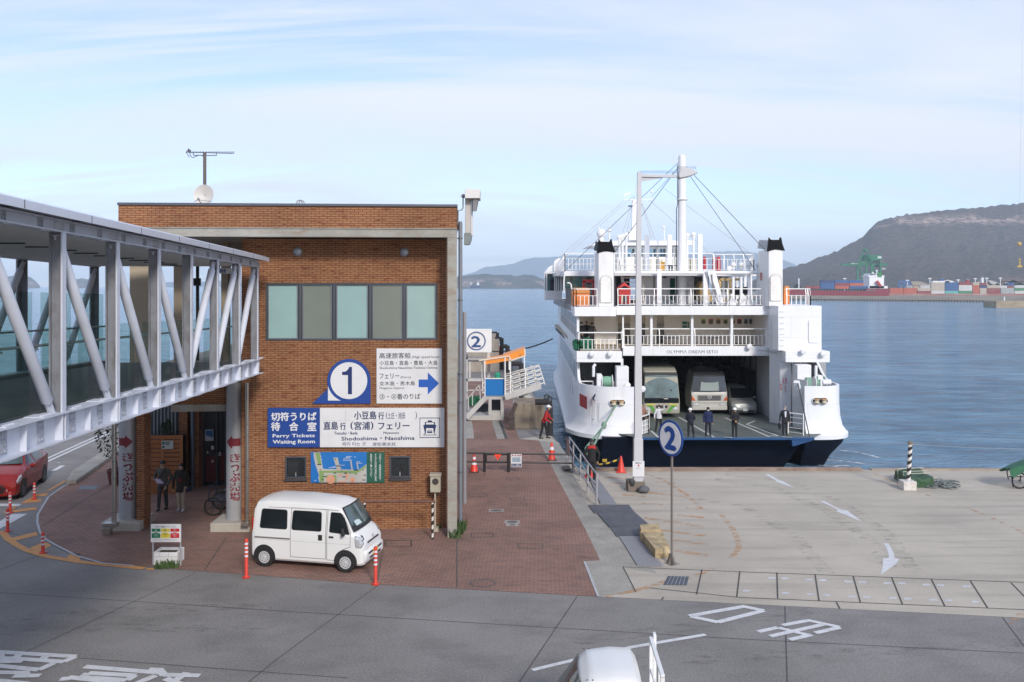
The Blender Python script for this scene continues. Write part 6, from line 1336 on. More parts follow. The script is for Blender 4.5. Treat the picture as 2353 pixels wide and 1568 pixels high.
def wheel(par,x,y,r,w,side,holes=12,rim=.62,rm=None):
 c_=Vector((x,y,r)); ax=(0,side,0)
 q=MB(); q.lathe([(r*rim,-w/2),(r*.93,-w/2),(r,-w*.36),(r,w*.36),(r*.93,w/2),(r*rim,w/2-.004)],c_,28,ax); t=q.build('wheel',tyre,par)
 q=MB(); q.lathe([(r*rim,w/2-.003),(r*rim*.93,w/2-.002),(r*rim*.86,w/2-.03),(r*rim*.5,w/2-.012),(r*.16,w/2-.004),(r*.12,w/2+.012),(.005,w/2+.014)],c_,24,ax); q.build('rim',rm or rimm,t)
 q=MB()
 for k in range(holes):
  a=2*pi*k/holes; p=c_+Vector((cos(a)*r*rim*.72,side*(w/2-.014),sin(a)*r*rim*.72)); q.lathe([(r*.055,0),(r*.055,.012)],p,8,ax)
 q.build('rim_slot',seam,t); return t
def strip(s,pts,side,w=.012,off=.005):
 """seam line along the side skin"""
 q=MB()
 for(xa,za),(xb,zb) in zip(pts,pts[1:]):
  n=6
  for i in range(n):
   t0,t1=i/n,(i+1)/n; a,b=(xa+(xb-xa)*t0,za+(zb-za)*t0),(xa+(xb-xa)*t1,za+(zb-za)*t1)
   A_,B_=Vector((a[0],side*(s.y(*a)+off),a[1])),Vector((b[0],side*(s.y(*b)+off),b[1])); d=(B_-A_).normalized(); u=d.cross(Vector((0,side,0)))*w/2
   q.add([A_-u,A_+u,B_+u,B_-u],[(0,1,2,3)])
 return q
# ---- white kei van
van=Car([(1.70,.30,.50,.56,.50,.54,.48),(1.665,.22,.74,.82,.655,.67,.60),(1.56,.2,.90,1.00,.715,.72,.65),(1.36,.2,1.00,1.10,.735,.7375,.68),(1.18,.2,1.02,1.46,.735,.7375,.645),(.98,.2,1.03,1.74,.735,.7375,.62),(.70,.2,1.03,1.815,.735,.7375,.62),(-.3,.2,1.03,1.87,.735,.7375,.62),(-1.3,.2,1.03,1.865,.735,.7375,.615),(-1.58,.22,1.02,1.80,.73,.733,.60),(-1.66,.25,1.0,1.66,.72,.725,.60),(-1.695,.30,.9,1.45,.70,.71,.60)])
vp=G(613,1303); vq=G(815,1318); hd=math.atan2(vq.y-vp.y,vq.x-vp.x); fwd=Vector((cos(hd),sin(hd),0)); lft=Vector((-sin(hd),cos(hd),0))
vmid=(vp+vq)/2+fwd*.09+lft*.66
vt=thing('parked_van','small white van parked in front of the brick wall','van',(vmid.x,vmid.y,0.008),hd)
vw=mat('van_white',(.74,.745,.73),.28,var=.02,spec=.6)
vt.scale=(.94,.94,.95); vt.location+=fwd*-.17; van.body().build('body',vw,vt,ang=28)
for sd2 in(-1,1):
 for nm,poly in(('rear_window',[(-1.44,1.10),(-.62,1.10),(-.64,1.60),(-1.40,1.60)]),('middle_window',[(-.46,1.10),(.42,1.10),(.40,1.60),(-.44,1.60)])):
  pl=rnd(poly,.07); o=van.panel(pl,sd2,.008,2).build(nm,cglass,vt,ang=40)
  van.panel(grow(pl,.018),sd2,.005,2).build('window_seal',blackp,o,ang=40)
 fd=[(.56,.30),(1.20,.30) if False else(.62,.30),(1.28,.62),(1.30,1.04),(.84,1.66),(.58,1.66)]
 d_=van.panel(rnd([(.60,.32),(.80,.32),(1.06,.62),(1.26,.70),(1.30,1.02),(1.02,1.64),(.62,1.68)],.05),sd2,.004,3).build('front_door',vw,vt,ang=30)
 pl=rnd([(.68,1.10),(1.26,1.06),(1.07,1.52),(.98,1.60),(.70,1.61)],.04); van.panel(pl,sd2,.009,2).build('window',cglass,d_,ang=40); van.panel(grow(pl,.02),sd2,.0065,2).build('window_seal',blackp,d_,ang=40)
 strip(van,[(.60,.32),(.60,1.68),(1.0,1.67),(1.30,1.04),(1.29,.72),(1.05,.62),(.82,.32),(.60,.32)],sd2).build('door_gap',seam,d_,ang=0)
 q=MB(); q.box(.66,.80,sd2*.745-.012,sd2*.745+.012,.93,.98); q.build('handle',blackp,d_,bevel=.008)
 q=MB(); y_=sd2*.86; q.hexa([Vector(p) for p in((1.10,y_-.07,1.04),(1.18,y_-.07,1.04),(1.18,y_+.07,1.04),(1.10,y_+.07,1.04),(1.09,y_-.06,1.24),(1.15,y_-.06,1.24),(1.15,y_+.06,1.24),(1.09,y_+.06,1.24))]); q.bar((1.14,sd2*.74,1.08),(1.14,sd2*.82,1.10),.04,.04); q.build('mirror',blackp,d_,bevel=.025)
 s_=van.panel(rnd([(-.50,.34),(.56,.34),(.56,1.68),(-.50,1.68)],.04),sd2,.0035,3).build('sliding_door',vw,vt,ang=30)
 for w_ in[o for o in vt.children if o.name.startswith('middle_window')]:pass
 strip(van,[(-.50,.34),(.565,.34),(.565,1.68),(-.50,1.68),(-.50,.34)],sd2).build('door_gap',seam,s_,ang=0)
 q=MB(); q.box(.34,.46,sd2*.745-.008,sd2*.745+.012,.84,1.00); q.build('handle',blackp,s_,bevel=.008)
 q=MB(); q.box(-1.60,-.52,sd2*.742-.006,sd2*.742+.006,.81,.85); q.build('slide_rail',mat('rail_groove',(.16,.15,.13),.5),vt)
 strip(van,[(-1.66,.78),(1.3,.78)],sd2,.008).build('body_line',mat('van_line',(.42,.42,.41),.5),vt,ang=0)
 strip(van,[(-1.62,1.66),(1.0,1.69),(1.32,1.07)],sd2,.014).build('gutter',mat('gutter_grey',(.25,.25,.25),.5),vt,ang=0)
 for ax_ in(1.15,-1.30):
  arch=[(ax_+.34*cos(R(a)),.29+.34*sin(R(a))) for a in range(-12,193,12)]
  van.panel(arch,sd2,.006,1).build('wheel_arch',blackp,vt,ang=40); wheel(vt,ax_,sd2*.665,.275,.165,sd2)
 pl=rnd([(1.46,.72),(1.60,.70),(1.645,.80),(1.58,.99),(1.43,1.0)],.03); van.panel(pl,sd2,.010,2).build('headlight',lampg,vt,ang=40); van.panel(grow(pl,.015),sd2,.006,2).build('lamp_rim',blackp,vt,ang=40)
def skin_front(c_,pts,off):
 """front skin: pts are (y, z) pairs; x found on the lofted nose"""
 out=[]
 for y,z in pts:
  lo,hi=c_.st[0][0],c_.st[-1][0]; x=hi
  for k in range(240):
   x=hi-k*.008
   _,z0,zb,zt,w0,wb,wr=c_.at(x)
   if z<=zt+.02 and abs(y)<=c_.y(x,min(z,zt))+.002:break
  out.append(Vector((x+off,y,z)))
 return out
ws=[(1.345,-.66,1.125),(1.345,.66,1.125),(1.015,.56,1.70),(1.015,-.56,1.70)]
def shield(par,ws,m,nx=8,nz=6,off=(.012,.014),nm='windscreen',mseal=None):
 a,b,c_,d=[Vector(p) for p in ws]; q=MB(); vs=[]
 for j in range(nz+1):
  for i in range(nx+1):
   t,u=j/nz,i/nx; p=(a.lerp(b,u)).lerp(d.lerp(c_,u),t); bow=.05*(1-(2*u-1)**2); vs.append(p+Vector((off[0]+bow,0,off[1])))
 fs=[(j*(nx+1)+i,j*(nx+1)+i+1,(j+1)*(nx+1)+i+1,(j+1)*(nx+1)+i) for j in range(nz) for i in range(nx)]
 q.add(vs,fs); return q.build(nm,m,par,ang=60)
wsm=mat('windscreen_glass',(.07,.10,.10),.06,spec=.9,var=.5,vs=2.2)
w0=shield(vt,ws,wsm,off=(.02,.02)); shield(w0,[(1.375,-.69,1.10),(1.375,.69,1.10),(.985,.59,1.735),(.985,-.59,1.735)],blackp,off=(.012,.012),nm='windscreen_seal')
q=MB(); q.sheet([Vector(p) for p in((1.32,-.48,1.185),(1.32,-.10,1.185),(1.22,-.12,1.30),(1.22,-.46,1.30))]); q.v=[v+Vector((.065,0,.055)) for v in q.v]; q.build('dashboard_paper',mat('paper_pale',(.50,.60,.60),.6),w0,ang=0)
q=MB(); q.bar((1.41,-.58,1.125),(1.37,.05,1.175),.015,.02); q.bar((1.41,-.02,1.125),(1.37,.55,1.18),.015,.02); q.build('wiper',blackp,vt)
q=MB()
for y in(-.36,-.24,-.12,0,.12,.24,.36):q.hexa([Vector((1.66,y-.05,.76)),Vector((1.70,y-.05,.76)),Vector((1.70,y+.05,.76)),Vector((1.66,y+.05,.76)),Vector((1.64,y-.05,.795)),Vector((1.675,y-.05,.795)),Vector((1.675,y+.05,.795)),Vector((1.64,y+.05,.795))])
q.build('grille',blackp,vt)
q=MB(); q.box(1.60,1.745,-.66,.66,.27,.60); q.build('bumper',vw,vt,bevel=.06)
q=MB(); q.box(1.72,1.752,-.50,.50,.47,.53); q.box(1.72,1.752,-.42,.42,.33,.39); q.build('air_intake',blackp,vt,bevel=.01)
q=MB(); q.box(1.746,1.76,-.17,.17,.38,.54); q.build('number_plate',mat('plate_yellow',(.66,.50,.05),.5),vt,bevel=.004)
q=MB(); q.lathe([(.045,0),(.045,.008)],(1.685,0,.875),12,(1,0,.4)); q.build('emblem',rimm,vt)
q=MB(); q.box(-1.725,-1.60,-.68,.68,.32,.60); q.build('bumper',vw,vt,bevel=.05)
for y in(-.66,.66):
 q=MB(); q.box(-1.70,-1.66,y-.06,y+.06,1.02,1.36); q.build('tail_lamp',mat('lamp_red',(.35,.02,.02),.2),vt,bevel=.01)
# ---- red hatchback
redc=Car([(1.90,.28,.46,.52,.62,.66,.55),(1.84,.2,.62,.70,.78,.80,.70),(1.62,.18,.78,.88,.84,.85,.76),(1.1,.18,.90,1.00,.86,.867,.78),(.72,.18,.93,1.06,.86,.867,.74),(.15,.18,.95,1.42,.86,.867,.60),(-.35,.18,.98,1.50,.86,.867,.60),(-1.2,.18,1.02,1.47,.86,.867,.58),(-1.62,.22,1.04,1.30,.84,.85,.56),(-1.82,.26,.95,1.08,.80,.82,.60),(-1.90,.32,.6,.72,.74,.76,.6)])
ra,rb=G(47.5,1143),Vector((-17.95,33.2,0)); rh=math.atan2(ra.y-rb.y,ra.x-rb.x); fw2=Vector((cos(rh),sin(rh),0)); lf2=Vector((-sin(rh),cos(rh),0)); rm_=(ra+rb)/2-lf2*.76
rc=thing('parked_car','shiny red hatchback at the left edge under the footbridge','car',(rm_.x,rm_.y,.004),rh)
redp=mat('car_red',(.27,.012,.009),.22,.2,var=.04,spec=.7)
redc.body().build('body',redp,rc,ang=30)
for sd2 in(-1,1):
 dr_=redc.panel(rnd([(-.10,.30),(.95,.30),(1.0,.85),(.60,1.0),(.15,1.36),(-.10,1.40)],.06),sd2,.003,3).build('door',redp,rc,ang=30)
 redc.panel(rnd([(-.06,1.0),(.66,.98),(.18,1.36),(-.06,1.39)],.04),sd2,.010,2).build('window',cglass,dr_,ang=40); strip(redc,[(-.12,.30),(-.12,1.42),(.15,1.40),(.72,1.0),(1.0,.86),(.95,.30),(-.12,.30)],sd2,.012,.006).build('door_gap',seam,dr_,ang=0)
 redc.panel(rnd([(-1.22,1.06),(-.16,1.0),(-.16,1.39),(-.95,1.36)],.05),sd2,.010,2).build('rear_window',cglass,rc,ang=40)
 q=MB(); q.ball((.62,sd2*.98,1.02),.09,10,1,1.1,.8); q.bar((.62,sd2*.84,.98),(.62,sd2*.95,1.0),.05,.04); q.build('mirror',redp,rc)
 redc.panel(rnd([(1.42,.70),(1.76,.58),(1.80,.66),(1.60,.82),(1.40,.84)],.04),sd2,.012,2).build('headlight',lampg,rc,ang=40)
 q=MB(); q.lathe([(.07,0),(.07,.02)],(1.865,sd2*.58,.40),12,(1,sd2*.4,0)); q.build('fog_lamp',lampg,rc)
 q=MB(); q.box(-.05,.10,sd2*.875-.01,sd2*.875+.012,.82,.86); q.build('handle',redp,rc,bevel=.01)
 for ax_ in(1.20,-1.22):
  redc.panel([(ax_+.36*cos(R(a)),.32+.36*sin(R(a))) for a in range(-15,196,12)],sd2,.006,1).build('wheel_arch',blackp,rc,ang=40); wheel(rc,ax_,sd2*.77,.31,.2,sd2,10,.72,mat('alloy_dark',(.10,.10,.11),.35,.7))
shield(rc,[(.75,-.70,1.09),(.75,.70,1.09),(.20,.53,1.40),(.20,-.53,1.40)],wsm,off=(.02,.03))
q=MB(); q.prism([Vector((1.84,y,z)) for y,z in((-.42,.30),(.42,.30),(.5,.48),(.38,.60),(-.38,.60),(-.5,.48))],(.06,0,0)); q.build('grille',blackp,rc)
# ---- white kei truck at the bottom edge
kt=Car([(.74,.4,.80,.84,.66,.66,.55),(.68,.3,.95,1.0,.715,.72,.62),(.50,.3,1.02,1.10,.735,.7375,.66),(.20,.3,1.05,1.60,.735,.7375,.60),(.05,.3,1.06,1.70,.735,.7375,.63),(-.3,.3,1.06,1.745,.735,.7375,.64),(-.62,.3,1.06,1.735,.735,.7375,.635),(-.70,.3,1.05,1.64,.73,.735,.58)])
kp=Vector((1.22,13.28,.004)); kr_=thing('small_truck','white small truck cut off by the bottom edge of the photo','truck',kp,R(178))
kr_.scale=(1,1,1.02); kt.body(4).build('cab',vw,kr_,ang=40)
shield(kr_,[(.50,-.63,1.13),(.50,.63,1.13),(.16,.54,1.62),(.16,-.54,1.62)],wsm,off=(.02,.02))
for sd2 in(-1,1):
 d_=kt.panel(rnd([(-.55,.45),(.42,.45),(.46,1.0),(.12,1.60),(-.55,1.60)],.05),sd2,.003,3).build('door',vw,kr_,ang=30)
 pl=rnd([(-.46,1.10),(.38,1.08),(.10,1.54),(-.46,1.56)],.05); kt.panel(pl,sd2,.010,2).build('window',cglass,d_,ang=40); kt.panel(grow(pl,.035),sd2,.006,2).build('visor',mat('visor_brown',(.10,.06,.055),.3),d_,ang=40)
 strip(kt,[(-.5,1.66),(.06,1.64),(.46,1.12)],sd2,.014).build('gutter',mat('gutter_grey',(.25,.25,.25)),kr_,ang=0)
 q=MB()
 for xx in(-.45,-.36,.02,.10):q.lathe([(.012,0),(.012,.01)],(xx,sd2*.55,1.69),6)
 q.build('rivet',blackp,kr_)
 wheel(kr_,.38,sd2*.66,.26,.15,sd2); wheel(kr_,-1.55,sd2*.66,.26,.15,sd2)
q=MB(); q.box(-2.60,-.74,-.71,.71,.58,.66); q.build('cargo_bed',vw,kr_)
for y in(-.72,.72):
 q=MB(); q.box(-2.60,-.76,y-.02,y+.02,.66,.96); q.build('bed_side',vw,kr_,bevel=.01)
q=MB()
for y in(-.66,.66):q.bar((-.98,y,.66),(-.98,y,1.82),.06,.06)
q.bar((-.98,-.69,1.82),(-.98,.69,1.82),.06,.05); q.bar((-.98,-.66,1.35),(-.98,.66,1.35),.04,.04); q.bar((-.98,-.3,.66),(-.98,-.3,1.82),.03,.03); q.bar((-.98,.3,.66),(-.98,.3,1.82),.03,.03); q.build('guard_frame',vw,kr_,bevel=.006)
q=MB(); q.box(-1.06,-1.012,-.74,-.62,.9,1.90); q.build('side_stake',vw,kr_,bevel=.006)
# ---- vehicles on the deck
def rot_front(x,Y,name,label,cat):return thing(name,label,cat,(x,Y,DK+.006),R(-90+1.0))
bx_=fx(1517,58.6)
bus=rot_front(bx_,58.6+5.9,'coach','tall tour coach with green leaf stripes parked left on the ferry deck','coach')
bc=Car([(5.92,.45,.95,1.0,1.1,1.14,1.0),(5.86,.32,1.05,1.25,1.20,1.22,1.1),(5.75,.28,1.2,2.7,1.24,1.245,1.10),(5.45,.28,1.2,3.12,1.245,1.245,1.10),(4.8,.28,1.2,3.38,1.245,1.245,1.12),(3.0,.28,1.2,3.48,1.245,1.245,1.12),(-5.6,.28,1.2,3.46,1.245,1.245,1.12),(-5.9,.35,1.2,3.2,1.22,1.22,1.08)])
bc.body().build('body',mat('coach_cream',(.36,.35,.28),.35,var=.06),bus,ang=30)
shield(bus,[(5.90,-1.15,1.35),(5.90,1.15,1.35),(5.62,1.08,2.85),(5.62,-1.08,2.85)],mat('coach_screen',(.10,.15,.15),.06,spec=.9,var=.5,vs=1.1),off=(.05,.03))
q=MB(); q.box(5.80,5.965,-1.16,1.16,1.02,1.34); q.build('dark_band',cglass,bus,bevel=.03)
q=MB(); q.hexa([Vector(p) for p in((5.60,-1.1,2.86),(5.72,-1.1,2.86),(5.72,1.1,2.86),(5.60,1.1,2.86),(5.45,-1.08,3.05),(5.60,-1.08,3.05),(5.60,1.08,3.05),(5.45,1.08,3.05))]); q.build('visor_band',blackp,bus)
q=MB(); q.ball((5.86,.62,1.55),.2,10,.3,1.0,2.2); q.build('driver_seat',mat('seat_dark',(.02,.02,.025),.8),bus)
for sd2 in(-1,1):
 q=MB(); q.box(5.86,5.94,sd2*.92-.2,sd2*.92+.2,.55,.72); q.build('headlight',lampg,bus,bevel=.03)
 q=MB(); q.hexa([Vector(p) for p in((5.90,sd2*.35,.42),(5.955,sd2*.35,.42),(5.955,sd2*.55,.42),(5.90,sd2*.55,.42),(5.90,sd2*.75,.98),(5.955,sd2*.75,.98),(5.955,sd2*1.05,.98),(5.90,sd2*1.05,.98))]); q.build('green_stripe',mat('stripe_green',(.09,.30,.05),.4),bus)
 q=MB(); q.box(5.93,5.958,sd2*.75-.3,sd2*.75+.3,.88,.97); q.build('gold_stripe',mat('stripe_gold',(.60,.50,.10),.4),bus)
 bc.panel([(-5.6,1.35),(5.4,1.35),(5.1,2.7),(-5.6,2.7)],sd2,.01,4).build('side_window',cglass,bus,ang=40)
 for ax_ in(3.7,-2.6):wheel(bus,ax_,sd2*1.12,.48,.28,sd2)
q=MB(); q.box(5.94,5.96,-.38,.38,.70,.86); q.build('number_plate_holder',blackp,bus)
q=MB(); q.tube([(5.6,-1.2,2.9),(6.05,-1.35,2.6),(6.05,-1.4,2.2)],.04,6); q.box(6.0,6.1,-1.5,-1.3,1.7,2.2); q.build('mirror',blackp,bus)
tx_=fx(1629.5,60.2)
trk=rot_front(tx_,60.2+1.1,'tank_truck','white tank truck with orange corner lights in the middle of the ferry deck','truck')
tc_=Car([(1.10,.35,1.35,1.4,1.16,1.2,1.1),(1.04,.3,1.5,1.62,1.22,1.245,1.14),(.98,.3,1.55,2.55,1.23,1.245,1.08),(.55,.3,1.55,2.95,1.23,1.245,1.0),(-.9,.4,1.55,3.0,1.23,1.245,1.0),(-1.1,.5,1.55,2.85,1.2,1.22,1.0)])
tc_.body().build('cab',mat('truck_cream',(.46,.45,.41),.35,var=.04),trk,ang=30)
shield(trk,[(1.06,-1.19,1.58),(1.06,1.19,1.58),(.90,1.08,2.62),(.90,-1.08,2.62)],cglass,off=(.06,.02))
q=MB(); q.hexa([Vector(p) for p in((.80,-1.1,2.66),(1.02,-1.1,2.66),(1.02,1.1,2.66),(.80,1.1,2.66),(.45,-1.04,3.0),(.72,-1.04,2.98),(.72,1.04,2.98),(.45,1.04,3.0))]); q.build('roof_visor',mat('visor_dark',(.05,.05,.052),.4),trk,bevel=.03)
q=MB(); q.prism([Vector((1.155,y,z)) for y,z in((-.66,1.66),(.66,1.66),(.60,2.28),(.3,2.22),(-.3,2.22),(-.60,2.28))],(.012,0,0)); q.build('sun_screen',mat('sunscreen_grey',(.30,.36,.34),.5),trk)
for sd2 in(-1,1):
 q=MB(); q.prism([Vector((1.09,sd2*y,z)) for y,z in((.95,.98),(1.22,.98),(1.22,1.30))],(.05,0,0)); q.build('corner_light',mat('amber_light',(.55,.09,.02),.25),trk)
 q=MB(); q.box(1.10,1.16,sd2*.92-.22,sd2*.92+.22,.62,.80); q.build('headlight',lampg,trk,bevel=.03)
 q=MB(); q.bar((1.13,sd2*.1,1.60),(1.13,sd2*.95,1.72),.02,.03); q.build('wiper',blackp,trk)
 for ax_ in(.2,-4.4):wheel(trk,ax_,sd2*1.08,.5,.28,sd2)
q=MB(); q.box(1.06,1.15,-.82,.82,.98,1.34); q.build('grille',mat('grille_grey',(.17,.17,.17),.4),trk,bevel=.02)
q=MB()
for i in range(4):q.box(1.15,1.162,-.72,.72,1.02+i*.075,1.05+i*.075)
q.build('grille_slot',blackp,trk)
q=MB(); q.lathe([(.11,0),(.14,0),(.14,.02),(.11,.02),(.11,0)],(1.16,0,1.24),20,(1,0,0),cap=False); q.bar((1.17,-.11,1.24),(1.17,.11,1.24),.02,.03); q.build('emblem',rimm,trk)
q=MB(); q.box(.95,1.2,-1.22,1.22,.32,.62); q.box(1.0,1.14,-1.2,1.2,.80,.92); q.build('bumper',mat('truck_cream',(.60,.59,.54)),trk,bevel=.04)
q=MB(); q.lathe([(.7,0),(1.1,.12),(1.15,.4),(1.15,7.4),(1.1,7.7),(.7,7.8)],(-1.4,0,2.05),24,(-1,0,0)); q.build('tank',mat('tank_steel',(.07,.075,.085),.3,.7),trk)
q=MB()
for x in(-2.2,-4,-6):q.lathe([(.35,0),(.35,.18),(.2,.22)],(x,0,3.15),14)
for y in(-.45,.45):q.tube([(-1.3,y,3.45),(-8,y,3.45)],.025,5)
q.lathe([(.9,0),(.93,0),(.93,.03),(.9,.03),(.9,0)],(-.4,0,3.05),20,cap=False)
for a in range(6):q.tube([(-.4+.9*cos(a*pi/3),.9*sin(a*pi/3),3.06),(-.7,.3*sin(a*pi/3),3.4)],.02,4)
q.build('tank_fitting',mat('fitting_dark',(.06,.06,.065),.5,.4),trk)
q=MB(); q.box(-9.4,-1.1,-.5,.5,.7,.95); q.build('chassis',blackp,trk)
mvst=[(2.35,.3,.55,.62,.6,.66,.55),(2.25,.22,.72,.82,.78,.8,.72),(2.0,.2,.88,.98,.83,.845,.76),(1.45,.2,1.0,1.12,.845,.8475,.76),(.55,.2,1.02,1.72,.845,.8475,.66),(0,.2,1.02,1.83,.845,.8475,.66),(-1.9,.2,1.02,1.83,.845,.8475,.65),(-2.2,.25,1.0,1.7,.83,.84,.65),(-2.33,.3,.9,1.3,.8,.82,.65)]
mvc=Car(mvst)
def minivan(x,Y,label,col,dark):
 t=rot_front(x,Y+2.3,'minivan',label,'minivan'); p=mat('minivan_'+('dark' if dark else 'silver'),col,.3,.3,var=.04); mvc.body().build('body',p,t,ang=30)
 shield(t,[(1.45,-.72,1.14),(1.45,.72,1.14),(.62,.60,1.70),(.62,-.60,1.70)],cglass,off=(.03,.03))
 for sd2 in(-1,1):
  mvc.panel(rnd([(-2.0,1.08),(1.1,1.08),(.6,1.62),(-1.9,1.66)],.05),sd2,.01,3).build('side_window',cglass,t,ang=40)
  mvc.panel(rnd([(1.9,.68),(2.18,.60),(2.22,.74),(1.98,.90),(1.85,.9)],.03),sd2,.012,2).build('headlight',lampg,t,ang=40)
  q=MB(); q.box(1.0,1.12,sd2*.98-.1,sd2*.98+.1,1.06,1.2); q.build('mirror',p,t,bevel=.03)
  for ax_ in(1.45,-1.4):wheel(t,ax_,sd2*.75,.32,.2,sd2)
 q=MB(); q.box(2.28,2.36,-.35,.35,.64,.72); q.build('grille',rimm,t,bevel=.01)
 q=MB(); q.box(2.30,2.385,-.6,.6,.30,.42); q.build('air_intake',blackp,t,bevel=.02)
 q=MB(); q.box(2.36,2.395,-.17,.17,.36,.52); q.build('number_plate',mat('plate_white',(.6,.6,.6),.5),t)
 return t
minivan(fx(1711,59.5),59.5,'silver minivan parked right of the tank truck on the ferry deck',(.30,.31,.29),False)
mv2=minivan(fx(1672,66),66,'dark van behind the silver minivan on the ferry deck',(.03,.032,.036),True); mv2.scale=(1.2,1.15,1.42)
# ==== PEOPLE
def fused(q,vox,sm=3):
 """several overlapping solids -> one continuous skin"""
 me=bpy.data.meshes.new('tmp'); me.from_pydata([tuple(p) for p in q.v],[],q.f)
 bm=bmesh.new(); bm.from_mesh(me); bmesh.ops.recalc_face_normals(bm,faces=bm.faces); bm.to_mesh(me); bm.free()
 o=bpy.data.objects.new('tmp',me); COL.objects.link(o)
 r=o.modifiers.new('r','REMESH'); r.mode='VOXEL'; r.voxel_size=vox
 s=o.modifiers.new('s','SMOOTH'); s.factor=.5; s.iterations=sm
 dg=bpy.context.evaluated_depsgraph_get(); dg.update(); m2=bpy.data.meshes.new_from_object(o.evaluated_get(dg))
 out=MB(); out.add([v.co.copy() for v in m2.vertices],[tuple(p.vertices) for p in m2.polygons])
 bpy.data.objects.remove(o); bpy.data.meshes.remove(me); bpy.data.meshes.remove(m2); return out
skin=mat('skin',(.42,.25,.17),.6,var=.05)
def limb(q,pts,rs,n=10):
 q.tube(pts,rs,n)
 for p,r in zip(pts,rs):q.ball(p,r,8)
def person(label,loc,rz,h,top,legs,shoe,Le=None,Lh=None,Re=None,Rh=None,Lf=(.10,-.02),Rf=(-.10,.02),lean=(0,0),head='hair',hair=(.012,.011,.010),turn=0,mask=False,coat=0.0,trim=None,group=None,long_hair=False,Lk=None,Rk=None,vox=.016,collar=None,gloves=None):
 t=thing('person',label,'person',loc,rz,group); k=h/1.7
 V=lambda x,y,z:Vector((x*k,y*k,z*k))
 lx,ly=lean
 hip={1:V(.09,0,.88),-1:V(-.09,0,.88)}; sh={1:V(.185+lx,ly,1.40),-1:V(-.185+lx,ly,1.40)}
 Hn={1:V(*(Lh or(.25,-.06,.80))),-1:V(*(Rh or(-.25,-.06,.80)))}; El={1:V(*(Le or(.26+lx*.6,ly*.6+.04,1.10))),-1:V(*(Re or(-.26+lx*.6,ly*.6+.04,1.10)))}
 Ft={1:V(Lf[0],Lf[1],.07),-1:V(Rf[0],Rf[1],.07)}
 kn={s:((hip[s]+Ft[s])/2+V(0,-.03,.03)) if(Lk if s==1 else Rk) is None else V(*(Lk if s==1 else Rk)) for s in(1,-1)}
 neck,hc_=V(lx,ly,1.44),V(lx*1.12,ly*1.12-.02,1.585)
 Rt=Matrix.Rotation(R(turn),3,'Z'); Hp=lambda x,y,z:hc_+Rt@V(x,y,z)
 q=MB(); q.ball(hc_,.088*k,14,.92,1.05,1.28,Rt); q.ball(Hp(0,-.015,-.055),.062*k,10,1,1.1,.9,Rt); q.ball(Hp(0,-.098,-.015),.017*k,6,.8,1,1.5); q.ball(Hp(.083,.005,-.01),.022*k,6,.5,.8,1.3); q.ball(Hp(-.083,.005,-.01),.022*k,6,.5,.8,1.3)
 limb(q,[neck-V(0,0,.1),neck,Hp(0,.01,-.06)],[.075*k,.055*k,.052*k])
 q.loft([[V(lx*a+.15*w*cos(j*pi/6),ly*a+.10*w*sin(j*pi/6),z) for j in range(12)] for z,w,a in((.85,.95,0),(1.0,.85,.25),(1.15,.92,.55),(1.3,1.08,.8),(1.42,.85,1),(1.46,.4,1))])
 for s in(1,-1):
  limb(q,[sh[s],El[s],Hn[s]],[.050*k,.040*k,.028*k]); limb(q,[hip[s],kn[s],Ft[s]],[.082*k,.055*k,.040*k]); d=(Hn[s]-El[s]).normalized(); q.ball(Hn[s]+d*.045*k,.036*k,8,.9,.9,1.2)
 b=fused(q,vox,2)
 for s in(1,-1):
  d=(Hn[s]-El[s]).normalized(); side=d.cross(Vector((0,1,0)));
  if side.length<.1:side=d.cross(Vector((0,0,1)))
  side.normalize(); pn=d.cross(side).normalized()*(-1)
  for i,L in enumerate((.062,.075,.07,.055)):
   p0=Hn[s]+d*.06*k+side*(i-1.5)*.017*k; p1=p0+d*L*.55*k+pn*.008*k; p2=p1+d*L*.4*k+pn*.028*k; b.tube([p0,p1,p2],[.0085*k,.008*k,.006*k],5)
  p0=Hn[s]+d*.02*k+side*.026*k; b.tube([p0,p0+side*.022*k+d*.03*k,p0+side*.025*k+d*.06*k+pn*.012*k],[.010*k,.009*k,.007*k],5)
 b.build('body',skin,t,ang=180)
 q=MB()
 for s in(1,-1):q.ball(Hp(s*.033,-.082,.012),.009*k,6)
 q.build('eyes',mat('eye_dark',(.02,.015,.012),.3),t); q=MB(); q.ball(Hp(0,-.088,-.058),.018*k,6,1.2,.4,.3); q.build('mouth',mat('lip',(.25,.09,.08),.5),t)
 q=MB(); zb=.84-coat
 q.loft([[V(lx*a+.175*w*cos(j*pi/7),ly*a+.125*w*sin(j*pi/7),z) for j in range(14)] for z,w,a in((zb,1.08,0),(.95,1.02,.15),(1.1,1.0,.5),(1.25,1.06,.75),(1.36,1.05,.95),(1.43,.70,1),(1.465,.46,1))])
 for s in(1,-1):
  q.ball(sh[s]-V(s*.02,0,.01),.075*k,10); limb(q,[sh[s]-V(s*.01,0,.02),El[s],El[s].lerp(Hn[s],.93)],[.070*k,.056*k,.046*k])
 fused(q,vox,2).build('jacket',top,t,ang=180)
 if trim:
  q=MB(); q.loft([[V(lx+.235*w*cos(j*pi/8),ly+.125*w*1.05*sin(j*pi/8),z) for j in range(16)] for z,w in((1.30,.80),(1.36,.92),(1.42,.84),(1.475,.50))]); q.build('shoulder_panel',trim,t,ang=60)
 q=MB(); q.lathe([(.072*k,0),(.066*k,.05*k)],neck+V(0,0,-.005),12,cap=False); q.build('collar',collar or top,t)
 q=MB()
 q.loft([[V(.158*w*cos(j*pi/6),.112*w*sin(j*pi/6),z) for j in range(12)] for z,w in((.78,.9),(.86,1.05),(.98,.98))])
